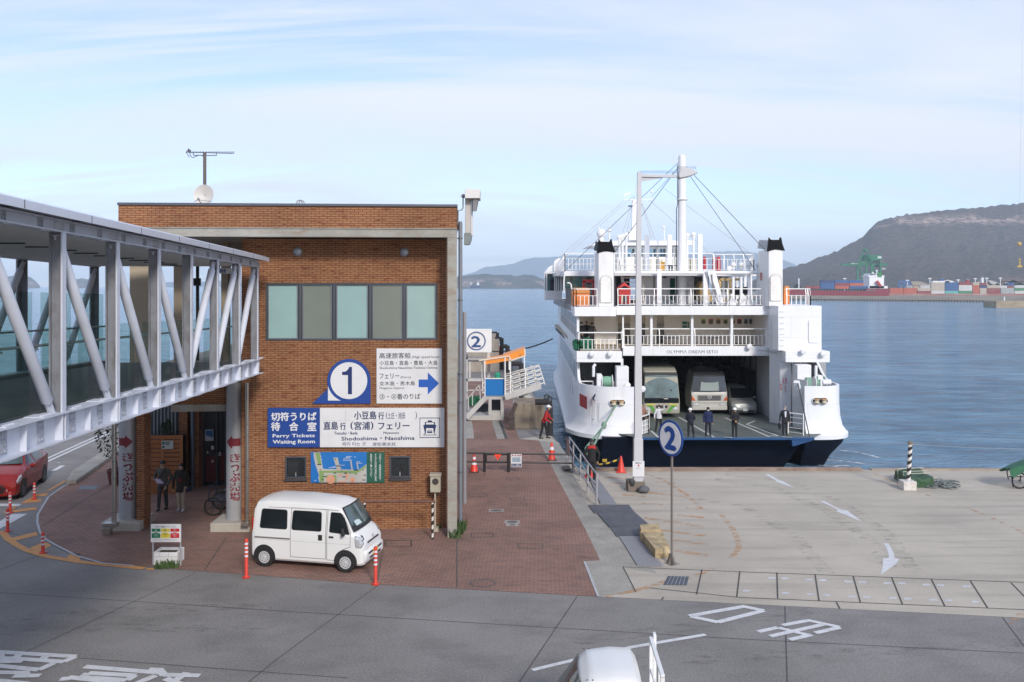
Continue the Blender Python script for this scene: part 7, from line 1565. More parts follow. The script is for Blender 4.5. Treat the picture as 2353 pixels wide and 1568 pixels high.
 for s in(1,-1):limb(q,[hip[s],kn[s],Ft[s].lerp(kn[s],.12)],[.098*k,.072*k,.060*k])
 fused(q,vox,2).build('trousers',legs,t,ang=180)
 for s in(1,-1):
  f=Ft[s]; q=MB(); q.loft([[Vector((f.x+w*cos(j*pi/5)*k,f.y+(-.06+.125*sin(j*pi/5))*k,z*k)) for j in range(10)] for z,w in((.0,.046),(.03,.05),(.06,.044))]); q.ball(f+V(0,.01,.0),.046*k,8,1,1.1,1.0); q.build('shoe',shoe,t,ang=60)
 hm=mat('hair_%02d'%int(hair[0]*100),hair,.6)
 if head in('hair','long'):
  q=MB(); q.ball(Hp(0,.018,.030),.098*k,14,.96,1.02,1.18,Rt)
  if long_hair:q.ball(Hp(.075,.02,-.08),.045*k,8,.8,1,2.6); q.ball(Hp(-.075,.02,-.08),.045*k,8,.8,1,2.6); q.ball(Hp(0,.065,-.08),.07*k,8,1.1,.7,1.8)
  q.build('hair',hm,t,ang=60)
 else:
  q=MB(); q.ball(Hp(0,.025,.0),.090*k,12,.98,.98,1.1,Rt); q.build('hair',hm,t,ang=60)
  cm=mat('helmet_white',(.78,.78,.76),.3) if head=='helmet' else mat('cap_dark',(.02,.02,.024),.7)
  r_=.118 if head=='helmet' else.102; prof=[(r_*cos(a*pi/16)*k,(.045+r_*1.0*sin(a*pi/16))*k) for a in range(8)]+[(.004,(.045+r_)*k)]
  q=MB(); q.lathe(prof,Hp(0,0.005,0),18); P=[Hp(r_*1.0*cos(a*pi/8+pi),-.01+(r_*sin(a*pi/8+pi))*(1.0 if a in(0,8) else 1.45),.045) for a in range(9)]; q.prism(P,Vector((0,0,.012*k))); q.build('helmet' if head=='helmet' else 'cap',cm,t,ang=50)
 if mask:
  q=MB(); q.ball(Hp(0,-.052,-.045),.056*k,10,1.05,.82,.85,Rt); q.build('face_mask',mat('mask_white',(.70,.71,.72),.7),t)
 if gloves:
  q=MB()
  for s in(1,-1):d=(Hn[s]-El[s]).normalized(); q.ball(Hn[s]+d*.05*k,.05*k,8)
  q.build('glove',gloves,t)
 return t,V,Hn,k
cl=lambda n,c_,v=.15:mat('cloth_'+n,c_,.85,var=v,vs=6)
blk,navyc,dgrey,red_,beige=cl('black',(.014,.014,.016)),cl('navy',(.012,.02,.07)),cl('grey_brown',(.075,.068,.062)),cl('red',(.42,.02,.02)),cl('beige',(.38,.31,.24))
dshoe,wshoe=mat('shoe_dark',(.02,.018,.017),.5),mat('shoe_pale',(.55,.58,.60),.6)
p0=G(374,1171)
t,V,Hn,k=person('man in a grey jacket and black cap walking with papers in hand',p0,0,1.62,dgrey,cl('charcoal',(.035,.033,.034)),dshoe,Le=(.29,.05,1.12),Lh=(.20,-.22,.86),Re=(-.30,.02,1.12),Rh=(-.13,-.25,1.03),Lf=(.10,.10),Rf=(-.08,-.16),head='cap',collar=cl('beige_collar',(.42,.33,.26)),vox=.013)
q=MB(); q.sheet([V(-.16,-.30,1.13),V(.12,-.32,1.06),V(.16,-.30,.98),V(-.05,-.31,.98)]); q.sheet([V(-.12,-.285,1.16),V(.05,-.295,1.12),V(.10,-.29,1.0),V(-.10,-.29,1.0)]); q.build('paper',mat('paper_lilac',(.52,.46,.60),.7),t,ang=0)
q=MB(); q.tube([V(.14,-.09,1.42),V(.02,-.165,1.25),V(-.14,-.15,1.08),V(-.2,0,1.0)],.018,6); q.build('strap',blk,t)
p0=G(416,1173)
t,V,Hn,k=person('woman in a long black coat and beige trousers with a navy shoulder bag',p0,R(6),1.55,cl('dark_brown',(.022,.018,.016)),beige,wshoe,Le=(.29,.04,1.10),Lh=(.22,-.12,.90),Re=(-.28,.05,1.10),Rh=(-.27,-.02,.80),Lf=(.10,-.06),Rf=(-.09,.08),long_hair=True,coat=.17,vox=.013)
q=MB(); q.box(.20*k,.40*k,-.14*k,.0,.72*k,.90*k); q.build('shoulder_bag',cl('bag_navy',(.012,.022,.05)),t,bevel=.03); q=MB(); q.tube([V(-.10,-.10,1.42),V(.06,-.165,1.2),V(.27,-.10,.92)],.012,5); q.build('strap',blk,t)
q=MB(); q.bar(V(-.02,-.155,1.20),V(.02,-.17,1.08),.02,.012); q.bar(V(.06,-.15,1.22),V(.03,-.17,1.10),.02,.012); q.build('lanyard',red_,t)
t,*_=person('dock worker in white helmet and red and black jacket leaning by the black fender',G(1249,1008),R(75),1.62,red_,blk,dshoe,lean=(0,-.22),Le=(.26,-.25,1.05),Lh=(.16,-.42,.98),Re=(-.28,-.15,1.05),Rh=(-.18,-.36,.90),Lf=(.12,-.18),Rf=(-.10,.16),head='helmet',trim=blk)
t,*_=person('worker in black cap and jacket with red shoulders seen from behind at the railing',G(1360,1106),R(180),1.58,blk,blk,dshoe,Le=(.29,-.02,1.12),Lh=(.24,-.14,.86),Re=(-.30,.0,1.12),Rh=(-.26,-.05,.82),head='cap',hair=(.10,.10,.10),trim=red_)
t,*_=person('distant worker in a red jacket and white helmet hauling a rope on the pier',(fx(1149,85),85,0),R(30),1.72,red_,blk,dshoe,Le=(.28,-.1,1.15),Lh=(.12,-.32,1.10),Re=(-.28,-.1,1.15),Rh=(-.12,-.3,1.05),head='helmet',vox=.02)
cr=lambda x,y:G(x,y,DK)
zf7=lambda x,y:G(*z7f(x,y),DK)
t,V,Hn,k=person('person in a white hoodie with a backpack waving in front of the coach',zf7(905,1058),0,1.62,cl('white_hoodie',(.60,.60,.62)),blk,dshoe,Le=(.30,-.05,1.45),Lh=(.30,-.10,1.72),Re=(-.29,.0,1.12),Rh=(-.30,-.08,.88),Lf=(.12,-.02),Rf=(-.22,.02),turn=-35,mask=True,vox=.02)
q=MB(); q.box(.05*k,.24*k,.10*k,.28*k,.95*k,1.38*k); q.tube([V(.10,-.12,1.42),V(.12,-.15,1.2),V(.18,0,1.0)],.02,5); q.build('backpack',blk,t,bevel=.03)
G_='crew standing at the end of the vehicle deck'
person('crew member in white helmet standing with legs apart before the tank truck',zf7(1135,1096),R(-10),1.68,cl('dark_navy',(.012,.014,.025)),blk,dshoe,Lh=(.12,.12,.92),Rh=(-.10,.12,.92),Lf=(.20,0),Rf=(-.12,0),head='helmet',mask=True,turn=-40,group=G_,vox=.02)
person('crew member in navy jacket and dark cap facing the quay',zf7(1265,1090),0,1.70,navyc,cl('dark_navy',(.012,.014,.025)),dshoe,Lf=(.13,0),Rf=(-.13,0),head='cap',mask=True,group=G_,vox=.02)
person('crew member in white helmet with yellow gloves clasped in front',zf7(1460,1094),0,1.68,blk,blk,dshoe,Le=(.27,-.02,1.12),Lh=(.05,-.22,.98),Re=(-.27,-.02,1.12),Rh=(-.03,-.22,.95),head='helmet',group=G_,gloves=mat('glove_yellow',(.58,.26,.04),.8),vox=.02)
t,V,Hn,k=person('grey-haired man in dark suit holding a briefcase by the deck gate',zf7(1830,1083),R(-8),1.72,cl('suit',(.018,.019,.024)),cl('suit',(.018,.019,.024)),dshoe,Rh=(-.30,-.05,.80),hair=(.22,.21,.20),mask=True,turn=-35,coat=.1,vox=.02)
q=MB(); q.box(-.36*k,-.26*k,-.25*k,.16*k,.38*k,.70*k); q.tube([V(-.31,-.1,.70),V(-.31,-.1,.77),V(-.31,.0,.77),V(-.31,.0,.70)],.012,5); q.build('briefcase',blk,t,bevel=.02)
q=MB(); q.prism([V(-.04,-.142,1.42),V(.07,-.142,1.42),V(.05,-.150,1.08),V(-.02,-.150,1.08)],V(0,.01,0)); q.build('shirt',mat('shirt_white',(.66,.67,.72),.7),t,ang=0)
person('person in a pinkish coat half hidden behind the lamp post on the ferry deck',zf7(780,1040),0,1.6,cl('pink_brown',(.30,.16,.12)),blk,dshoe,vox=.02)
person('mooring hand in blue jacket and white helmet leaning on the left bulwark',(fx(1375,53.4),53.5,DK+.88),0,1.70,navyc,blk,dshoe,lean=(0,-.15),Le=(.34,-.16,1.15),Lh=(.30,-.40,1.04),Re=(-.34,-.16,1.15),Rh=(-.28,-.40,1.04),head='helmet',turn=-30,vox=.02)
person('mooring hand in black jacket and pale helmet beside the white locker',(fx(1425,53.4),53.5,DK+.80),0,1.68,blk,blk,dshoe,lean=(0,-.15),Le=(.34,-.16,1.15),Lh=(.26,-.40,1.08),Re=(-.34,-.16,1.15),Rh=(-.26,-.40,1.08),head='helmet',gloves=mat('glove_blue',(.03,.13,.30),.8),vox=.02)
q_=MB(); q_.box(fx(1360,54),fx(1440,54),53.25,54.3,DK+.7,DK+.795); fbuild(q_,'mooring_platform',fgr,ang=0)
person('man in dark suit with a white mask standing in the dark left mooring bay',(fx(1341,58),58.2,DK+.95),0,1.70,cl('suit',(.018,.019,.024)),blk,dshoe,mask=True,vox=.02)
person('dark-haired man looking out behind the green winch',(fx(1374,57),57,DK+1.1),R(20),1.68,blk,blk,dshoe,vox=.02)
q_=MB(); q_.box(fx(1330,58),fx(1385,58),56.6,58.8,DK+.8,DK+.945); fbuild(q_,'mooring_platform',fgr,ang=0)
for i,(x,Yp,hh,lb) in enumerate(((1336,57.6,1.70,'passenger in black nearest the outer edge of the left gallery'),(1348,58.0,1.74,'passenger in black in the middle of the left gallery group'),(1360,57.6,1.66,'passenger in dark coat on the right of the left gallery group'))):
 person(lb,(fx(x,Yp),Yp,3.39),R(-20+20*i),hh,blk if i<2 else cl('dark_brown',(.022,.018,.016)),blk,dshoe,Le=(.28,-.05,1.15),Lh=(.16,-.22,1.25 if i==2 else.95),mask=(i==0),group='passengers on the left gallery',vox=.02)
# ==== QUAY FURNITURE
zb=zoomed(1860,1100,.2975)
cone_red=mat('cone_red',(.62,.045,.025),.45,var=.08); bandw=mat('band_white',(.66,.70,.74),.5)
DG_='orange posts along the kerb'
for x,y0,y1,lb in((79.1,1109,1147.7,'orange delineator post nearest the front wheel of the red car'),(23.2,1131,1179,'orange delineator post on the white stop line by the red car bonnet'),(17.5,1169,1221,'orange delineator post on the white arrow at the left edge'),(98.5,1223,1270.7,'dark worn orange delineator post on the curved orange line'),(566,1238,1327,'tall orange delineator post behind the white van'),(863,1256,1343,'tall orange delineator post at the front bumper of the white van')):
 p=G(x,y1,.008); h=(y1-y0)*p.y/F; t=thing('delineator_post',lb,'post',p,0,DG_); q=MB(); q.lathe([(.10,0),(.10,.02),(.06,.03),(.045,.06),(.045,h-.02),(.035,h),(.003,h+.004)],n=14); q.build('post',cone_red,t)
 for k in range(4 if h>.8 else 3):
  z=h-.10-k*.105; q=MB(); q.lathe([(.047,z-.05),(.047,z)],n=14,cap=False); q.build('reflective_band',bandw,t,ang=60)
Yb=23.3; t=thing('ticket_guide_board','white ticket guide board with green, yellow and red panels above the planter','sign',(fx(381,Yb),Yb,.008))
def qb(zf,x0,y0,x1,y1,Y,d,name,m,t,bev=0):
 q=MB(); pb(q,zf,x0,y0,x1,y1,Y,d); return q.build(name,m,t,world=True,ang=0 if not bev else 35,bevel=bev)
qb(zq,1182,975,1417,1115,Yb,.03,'board',swhite,t)
for x in(1193,1410):q=MB(); a=W(*zq(x,0),Yb); q.tube([(a.x,Yb+.05,.0),(a.x,Yb+.05,W(*zq(0,985),Yb).z)],.022,8); q.build('post',galv,t,world=True)
for x0,x1,c_,L in((1189,1257,(.015,.15,.075),'A'),(1262,1331,(.62,.50,.05),'B'),(1336,1405,(.50,.02,.03),'C')):
 m_=mat('panel_'+L,c_,.5); qb(zq,x0,1010,x1,1034,Yb-.005,.004,'letter_panel',m_,t); q=MB(); [q.prism([Vector((W(*zq(a,b),Yb).x,Yb-.005,W(*zq(a,b),Yb).z)) for a,b in((x0,1048),((x0+x1)/2,1038),(x1,1048),(x1,1083),(x0,1083))],(0,.004,0))]; q.build('route_panel',m_,t,world=True,ang=0)
 q=MB(); f_=lambda tx,a,b,c2,d:fittext(q,tx,W(*zq(a,d),Yb).x,W(*zq(c2,b),Yb).x,W(*zq(a,d),Yb).z,W(*zq(c2,b),Yb).z,Yb-.006,0); xm=(x0+x1)/2; f_(L,xm-7,1013,xm+7,1030); f_('土庄行き' if L=='A' else '池田行き' if L=='B' else '宮浦行き',x0+16,1047,x1-16,1058); f_('小豆島',x0+22,1062,x1-22,1071); q.build('lettering',ink if L=='B' else swhite,t,world=True,ang=0)
q=MB(); f_('切符売り場案内',1215,988,1300,1001); f_('Ferry Tickets',1312,990,1380,1002); f_('行き先をお確かめのうえ乗船券をお買い求めください',1210,1090,1390,1097); f_('Please check the destination before buying tickets',1200,1101,1398,1107); q.build('small_lettering',ink,t,world=True,ang=0)
a,b=G(*zq(1198,1297)),G(*zq(1385,1300)); t=thing('planter','white painted stone-pattern planter box with dry soil under the ticket board','planter',a,0); w_=b.x-a.x
q=MB(); q.box(0,w_,0,.05,0,.34); q.box(0,w_,.47,.52,0,.34); q.box(0,.05,.05,.47,0,.34); q.box(w_-.05,w_,.05,.47,0,.34); q.build('box',mat('planter_white',(.70,.70,.69),.7,bump=.2,stain=(.5,.5,.48),ss=(3,3,3),sa=.5),t,bevel=.012)
q=MB(); [q.box(x0,x1,-.003,.0,z0,z1) for x0,x1,z0,z1 in((0,w_,.11,.118),(0,w_,.225,.233),(.25,.258,0,.11),(.5,.508,.118,.225),(.18,.188,.233,.34),(.42,.428,.233,.34))]; q.build('joint',mat('joint_grey',(.35,.35,.34),.8),t,ang=0)
q=MB(); q.box(.05,w_-.05,.05,.47,.1,.27); q.build('soil',mat('soil',(.05,.04,.03),.9,var=.4,vs=20),t)
p=Vector((fx(1000,26.6),26.6,0.008)); t=thing('meter_box','beige electricity meter box on a thin pole beside the concrete column','meter',p); Yp_=p.y
q=MB(); q.bar(Vector((p.x,Yp_,0)),Vector((p.x,Yp_,W(0,1130,Yp_).z)),.05,.05); q.box(p.x-.1,p.x+.1,Yp_-.1,Yp_+.1,0,.12); q.build('pole',mat('meter_beige',(.40,.37,.29),.6),t,world=True)
q=MB(); pb(q,lambda x,y:(x,y),988.5,1094,1012,1132,Yp_-.12,.22); q.build('box',mat('meter_beige',(.4,.37,.29)),t,world=True,bevel=.008); q=MB(); pb(q,lambda x,y:(x,y),987,1090,1013.5,1095,Yp_-.16,.28); q.build('hood',mat('meter_beige',(.4,.37,.29)),t,world=True)
q=MB(); q.lathe([(.10,0),(.10,.01)],W(1000.5,1107,Yp_-.125),16,(0,-1,0)); q.build('dial_window',mat('dial_dark',(.06,.055,.05),.2),t,world=True)
p=G(994,1240); Yp_=p.y; t=thing('hoop_barrier','low rusty bar barrier on black and white striped posts by the wall','barrier',p); zt=W(0,1153,Yp_).z
strp=bpy.data.materials.new('black_white_stripe'); strp.use_nodes=True; n_,l_=strp.node_tree.nodes,strp.node_tree.links
wv=n_.new('ShaderNodeTexWave'); tc_2=n_.new('ShaderNodeTexCoord'); mp_=n_.new('ShaderNodeMapping'); l_.new(tc_2.outputs['Object'],mp_.inputs[0]); mp_.inputs['Rotation'].default_value=(0,R(-58),0); l_.new(mp_.outputs[0],wv.inputs['Vector']); wv.inputs['Scale'].default_value=1.5; cr_=n_.new('ShaderNodeValToRGB'); cr_.color_ramp.interpolation='CONSTANT'; cr_.color_ramp.elements[0].color=(.02,.02,.02,1); cr_.color_ramp.elements[1].position=.5; cr_.color_ramp.elements[1].color=(.66,.64,.60,1); l_.new(wv.outputs['Fac'],cr_.inputs[0]); l_.new(cr_.outputs[0],n_['Principled BSDF'].inputs['Base Color'])
for x in(994,838):q=MB(); a=W(x,1200,Yp_); q.tube([(a.x,Yp_,0),(a.x,Yp_,zt-.02)],.032,10); q.build('post',strp,t,world=True)
q=MB(); q.tube([(W(834,0,Yp_).x,Yp_,zt),(W(1000,0,Yp_).x,Yp_,zt)],.04,10); q.build('bar',mat('rusty_bar',(.15,.07,.05),.7,var=.4,vs=5),t,world=True)
Yf_=35.0; fxz=lambda x:W(*zo(x,0),Yf_).x; fzz=lambda y:W(*zo(0,y),Yf_).z
t=thing('barrier_fence','low black pipe barrier fence across the brick path','fence',(fxz(300),Yf_,.008)); bk_=mat('fence_black',(.018,.017,.018),.45)
q=MB(); q.tube([(fxz(60),Yf_,fzz(352)),(fxz(1110),Yf_,fzz(368))],.035,8); q.tube([(fxz(60),Yf_,fzz(434)),(fxz(1110),Yf_,fzz(450))],.035,8); q.build('rail',bk_,t,world=True)
for x,y in((270,350),(498,350),(1112,248)):q=MB(); q.tube([(fxz(x),Yf_,0),(fxz(x),Yf_,fzz(y))],.055,10); q.build('post',bk_,t,world=True)
q=MB(); [q.bar(Vector((fxz(a),Yf_-.06,fzz(b))),Vector((fxz(c_),Yf_-.06,fzz(d))),.05,.05) for a,b,c_,d in((288,365,288,440),(487,365,487,440),(288,365,487,365),(288,440,487,440))]; q.build('gate_frame',bk_,t,world=True)
t=thing('warning_pennant','small fluorescent red triangular pennant on the black fence','sign',(fxz(397),Yf_-.1,1)); q=MB(); q.prism([(fxz(a),Yf_-.11,fzz(b)) for a,b in((362,362),(430,362),(397,418))],(0,.01,0)); q.build('pennant',mat('pennant_red',(.85,.06,.02),.5),t,world=True,ang=0); q=MB(); q.box(fxz(394),fxz(401),Yf_-.116,Yf_-.111,fzz(398),fzz(375)); q.build('mark',mat('pennant_mark',(.30,.01,.02),.5),t,world=True,ang=0)
t=thing('warning_board','white notice board with red stripes and dark caption hanging on the black fence','sign',(fxz(572),Yf_-.1,1))
for nm,pl_,m_ in(('board',[(522,357),(622,357),(622,480),(522,480)],swhite),('dark_caption',[(526,448),(618,448),(618,474),(526,474)],navy),('picture',[(534,388),(612,388),(612,432),(534,432)],mat('notice_pic',(.25,.33,.40),.6))):q=MB(); k_=0 if nm=='board' else.012; q.prism([(fxz(a),Yf_-.12-k_,fzz(b)) for a,b in pl_],(0,.01,0)); q.build(nm,m_,t,world=True,ang=0)
q=MB(); [q.prism([(fxz(a),Yf_-.132,fzz(378)),(fxz(a+13),Yf_-.132,fzz(378)),(fxz(a+22),Yf_-.132,fzz(362)),(fxz(a+9),Yf_-.132,fzz(362))],(0,.01,0)) for a in(526,552,578,598)]; q.build('red_stripe',mat('stripe_brown',(.25,.08,.06),.6),t,world=True,ang=0)
q=MB(); fittext(q,'立入禁止',fxz(532),fxz(612),fzz(470),fzz(453),Yf_-.134,.02); q.build('lettering',swhite,t,world=True,ang=0)
def cone(x,y0,y1,lb,bands,par=None):
 p=G(x,y1,.01); h=(y1-y0)*p.y/F; t=thing('traffic_cone',lb,'cone',p,0,'traffic cones on the quay'); q=MB(); q.lathe([(.17,.03),(.155,.06),(.035,h-.01),(.02,h)],n=18); q.build('cone',cone_red,t); q=MB(); q.box(-.2,.2,-.2,.2,0,.03); q.build('base',blackp if bands else cone_red,t,bevel=.01)
 for a,b in bands:r=lambda z:.157-(.12)*(z-.06)/(h-.07)+.003; q=MB(); q.lathe([(r(a*h),a*h),(r(b*h),b*h)],n=18,cap=False); q.build('white_band',bandw,t,ang=60)
cone(1089.5,1044,1084,'red and white traffic cone in front of the black fence beside the downpipe',((.42,.60),(.72,.85)))
cone(1267.7,1022,1057,'red and white traffic cone with a second cone stacked on it beyond the black fence',((.36,.55),(.66,.82)))
p=G(1267.7,1057,.01); t=thing('traffic_cone','upper cone of the stacked pair beyond the black fence','cone',p+Vector((0,0,.30)),0,'traffic cones on the quay'); q=MB(); q.lathe([(.13,0),(.04,.44),(.02,.46)],n=16); q.build('cone',cone_red,t); q=MB(); q.lathe([(.105,.14),(.078,.27)],n=16,cap=False); q.build('white_band',bandw,t)
cone(1427,1048,1085,'plain red cone holding the yellow and black chain near the ferry',())
cone(1354,1073,1096,'plain red cone mostly hidden behind the worker at the railing',())
t=thing('barrier_chain','yellow and black plastic chain with a yellow tag strung to the red cone','chain',G(1390,1083)); Yc_=34.9
for i in range(9):
 a,b=W(1352,1066,Yc_),W(1425,1054,Yc_); f0,f1=a.lerp(b,i/9),a.lerp(b,(i+1)/9); sg_=lambda v,u:v+Vector((0,0,-.22*u*(1-u)*2)); q=MB(); q.tube([sg_(f0,i/9),sg_(f1,(i+1)/9)],.035,6); q.build('yellow_link' if i%2 else 'black_link',mat('chain_yellow',(.62,.42,.03),.5) if i%2 else bk_,t,world=True)
q=MB(); pb(q,zo,1390,410,1432,438,Yc_-.06,.02); q.build('tag',mat('chain_yellow',(.62,.42,.03)),t,world=True)
t=thing('ramp_railing','galvanised pipe railing sloping along the kerb towards the ferry','railing',G(1371,1162)); PR=[(1335,550,850),(1250,440,735),(1180,340,620),(1112,248,540),(1075,200,420)]
pts=[(G(*zo(x,y1)),(zo(x,y1)[1]-zo(x,y0)[1])) for x,y0,y1 in PR]; tops=[p+Vector((0,0,h*p.y/F)) for p,h in pts]
for(p,h),tp in zip(pts,tops):q=MB(); q.tube([p,tp],.035,8); q.build('post',galv,t,world=True)
q=MB(); [q.tube([p.lerp(tp,k) for(p,h),tp in zip(pts,tops)],.028,8) for k in(.99,.62,.3)]; q.build('rail',galv,t,world=True)
q=MB(); a,b=W(*zo(1048,352),37.5),W(*zo(1078,195),37.5); q.hexa([Vector((a.x,37.6,a.z)),Vector((b.x,37.2,a.z)),Vector((b.x,37.25,a.z)),Vector((a.x,37.65,a.z)),Vector((a.x,37.6,b.z)),Vector((b.x,37.2,b.z-.3)),Vector((b.x,37.25,b.z-.3)),Vector((a.x,37.65,b.z))]); q.build('end_panel',mat('panel_pinkish',(.34,.24,.21),.7),t,world=True)
def flat(name,label,cat,zf,pts,m,th,grp=None,z0=.01,ribs=0):
 t=thing(name,label,cat,G(*zf(*pts[0])),0,grp); q=MB(); q.prism([G(*zf(x,y),z0) for x,y in pts],(0,0,th)); q.build('plate',m,t,world=True)
 if ribs:
  q=MB(); A_=[G(*zf(x,y),z0+th+.002) for x,y in pts]
  for i in range(1,ribs):q.bar(A_[0].lerp(A_[1],i/ribs),A_[3].lerp(A_[2],i/ribs),.012,.006)
  q.build('rib',mat('rib_grey',(.24,.24,.25),.6),t,world=True,ang=0)
 return t
rubber=mat('mat_rubber',(.085,.09,.105),.75,var=.2,vs=2,stain=(.14,.145,.155),ss=(3,1,1),sa=.5)
flat('ramp_plate','grey steel ramp plate behind the pipe railing','plate',zo,[(1370,838),(1525,846),(1345,600),(1262,590)],mat('ramp_grey',(.22,.225,.24),.6,var=.1),.04)
MG='dark mats laid along the kerb'
flat('rubber_mat','dark rubber mat nearest the railing, worn and stained','mat',zo,[(1255,853),(1640,850),(1698,924),(1312,926)],rubber,.03,MG)
flat('rubber_mat','large dark rubber mat in the middle of the three','mat',zo,[(1340,929),(1700,927),(1850,1055),(1455,1062)],rubber,.035,MG)
flat('rubber_mat','smaller dark rubber mat ending beside the stone block','mat',zo,[(1466,1066),(1852,1058),(1760,1143),(1525,1150)],rubber,.025,MG)
flat('ribbed_plate','light grey ribbed ramp plate nearest the sign pole','plate',zo,[(1720,1425),(1970,1430),(1735,1150),(1550,1152)],mat('plate_grey',(.26,.26,.275),.6,var=.1),.03,None,.01,9)
stn=mat('rough_stone',(.44,.345,.20),.9,var=.35,vs=3,bump=1.0,bs=9,stain=(.16,.11,.06),ss=(4,4,2),sa=.8)
t=thing('stone_block','long rough yellowish stone block lying beside the ribbed plate','stone',G(1505,1270))
for pts,h in(([(1750,1195),(1960,1190),(2030,1345),(1890,1370)],.30),([(1738,1130),(1925,1128),(1958,1185),(1752,1190)],.34)):
 P=[G(*zo(x,y)) for x,y in pts]; q=MB(); n_=9; vs,fs=[],[]
 bm_=bmesh.new()
 for z in(0,h):[bm_.verts.new(p+Vector((0,0,z))) for p in P]
 bm_.verts.ensure_lookup_table(); v=bm_.verts; [bm_.faces.new([v[i] for i in f]) for f in((3,2,1,0),(4,5,6,7),(0,1,5,4),(1,2,6,5),(2,3,7,6),(3,0,4,7))]
 bmesh.ops.subdivide_edges(bm_,edges=bm_.edges[:],cuts=7,use_grid_fill=True)
 c0=sum(P,Vector())/4+Vector((0,0,h/2))
 for w in bm_.verts:d=w.co-c0; k_=mn.noise(w.co*3.1)*.12+mn.noise(w.co*9)*.05; f_2=max(abs(d.z)/(h/2),0); w.co=c0+d*(1+k_-.06*f_2)
 bm_.verts.index_update(); q.add([w.co.copy() for w in bm_.verts],[[w.index for w in f.verts] for f in bm_.faces]); bm_.free(); q.build('block',stn,t,world=True,ang=50)
p=G(1542,1296); Ys_=p.y; t=thing('pole_sign','oval-looking round blue and white number 2 sign on a thin steel pole','sign',p,R(-59)); hz_=W(0,1007,Ys_).z; rr=.485
q=MB(); q.tube([(0,.03,0),(0,.03,hz_)],.034,10); q.build('pole',mat('pole_steel',(.30,.27,.24),.35,.6),t); q=MB(); q.prism([(-.16,-.02,.0),(.16,-.02,.0),(.05,-.02,.28),(-.05,-.02,.28)],(0,.012,0)); q.box(-.16,.16,-.13,.17,0,.012); q.prism([(.0,-.12,.0),(.0,.16,.0),(.0,.05,.28),(.0,.0,.28)],(.012,0,0)); q.build('foot',mat('pole_steel',(.3,.27,.24)),t)
q=MB(); q.lathe([(rr,-.012),(rr,.012)],(0,-.012,hz_),48,(0,-1,0)); q.build('rim',mat('rim_blue',(.012,.07,.30),.4),t); q=MB(); q.lathe([(rr*.87,0),(rr*.87,.004)],(0,-.025,hz_),48,(0,-1,0)); q.build('face',mat('face_white',(.78,.79,.80),.4),t); q=MB(); fittext(q,'2',-.20,.20,hz_-.29,hz_+.29,-.031,.05); q.build('numeral',mat('rim_blue',(.012,.07,.3)),t,ang=0)
p=G(1466,1127); Yl=p.y; t=thing('lamp_post','tall pale grey lamp post with a horizontal arm in front of the ferry','lamp post',p); lg_=mat('lamp_grey',(.50,.51,.53),.45,var=.04); lx_=p.x
L=lambda x,y:W(x,y,Yl)
q=MB(); zt=L(0,396).z; q.loft([[Vector((lx_+dx+sx_*w,Yl+sy*w,z)) for sx_,sy in((-1,-1),(1,-1),(1,1),(-1,1))] for z,w,dx in((.3,.17,0),(1.9,.16,0),(1.92,.135,0),(4,.125,.0),(8,.09,.02),(zt,.075,.05))]); q.build('pole',lg_,t,world=True)
q=MB(); q.bar(L(1470,404),L(1556,405.5),.12,.10); q.prism([L(1474,408),L(1533,407),L(1475,417)],(0,.04,0)); q.build('arm',lg_,t,world=True)
q=MB(); q.prism([L(*z6f(x,y))+Vector((0,-.2,0)) for x,y in((1043,188),(1043,160),(1060,135),(1085,118),(1120,120),(1160,138),(1188,157),(1120,185),(1050,200))],(0,.4,0)); q.build('lamp_head',lg_,t,world=True,bevel=.03)
q=MB(); [q.tube([L(*z6f(x,160)),L(*z6f(x+dx,138))],.006,4) for x in range(765,1050,14) for dx in(-5,5)]; [q.tube([L(*z6f(x,128)),L(*z6f(x+dx,106))],.006,4) for x in range(1060,1180,14) for dx in(-4,4)]; q.build('bird_spike',mat('spike_steel',(.4,.4,.4),.3,.8),t,world=True,ang=0)
q=MB(); a=G(1462,1131); q.box(a.x-.30,a.x+.33,Yl-.28,Yl+.35,0,.36); q.build('foundation',mat('foundation_brown',(.18,.15,.12),.9,var=.25,bump=.3),t,world=True,bevel=.02)
q=MB(); q.lathe([(.10,-.12),(.11,.12),(.08,.13)],L(1450,1104)+Vector((0,-.2,0)),12,(0,-1,.2)); q.box(*[v for ab in zip(L(1446,1112)-Vector((0,.3,.03)),L(1455,1108)) for v in ab]); q.build('floodlight',blackp,t,world=True)
q=MB(); q.ball(G(1475,1133)+Vector((.06,-.06,.14)),.2,10,1.1,.8,.7); q.build('sandbag',rubber,t,world=True)
t=thing('boarding_sign','small white boarding sign with a red up arrow on the lamp post','sign',L(1467,1078)); Yq=Yl-.22
q=MB(); pb(q,zo,1677,430,1787,577,Yq,.02); q.build('board',swhite,t,world=True); q=MB(); a=lambda x,y:W(*zo(x,y),Yq-.006); fittext(q,'乗船口',a(1702,0).x,a(1760,0).x,a(0,456).z,a(0,440).z,Yq,.01); fittext(q,'こちらから',a(1714,0).x,a(1750,0).x,a(0,492).z,a(0,486).z,Yq,0); fittext(q,'お進み下さい',a(1705,0).x,a(1756,0).x,a(0,506).z,a(0,498).z,Yq,0); q.build('lettering',ink,t,world=True,ang=0)
q=MB(); q.prism([a(x,y) for x,y in((1727,480),(1727,470),(1721,470),(1732,460),(1743,470),(1737,470),(1737,480))],(0,.004,0)); q.build('red_arrow',mat('arrow_red',(.5,.02,.02),.5),t,world=True,ang=0)
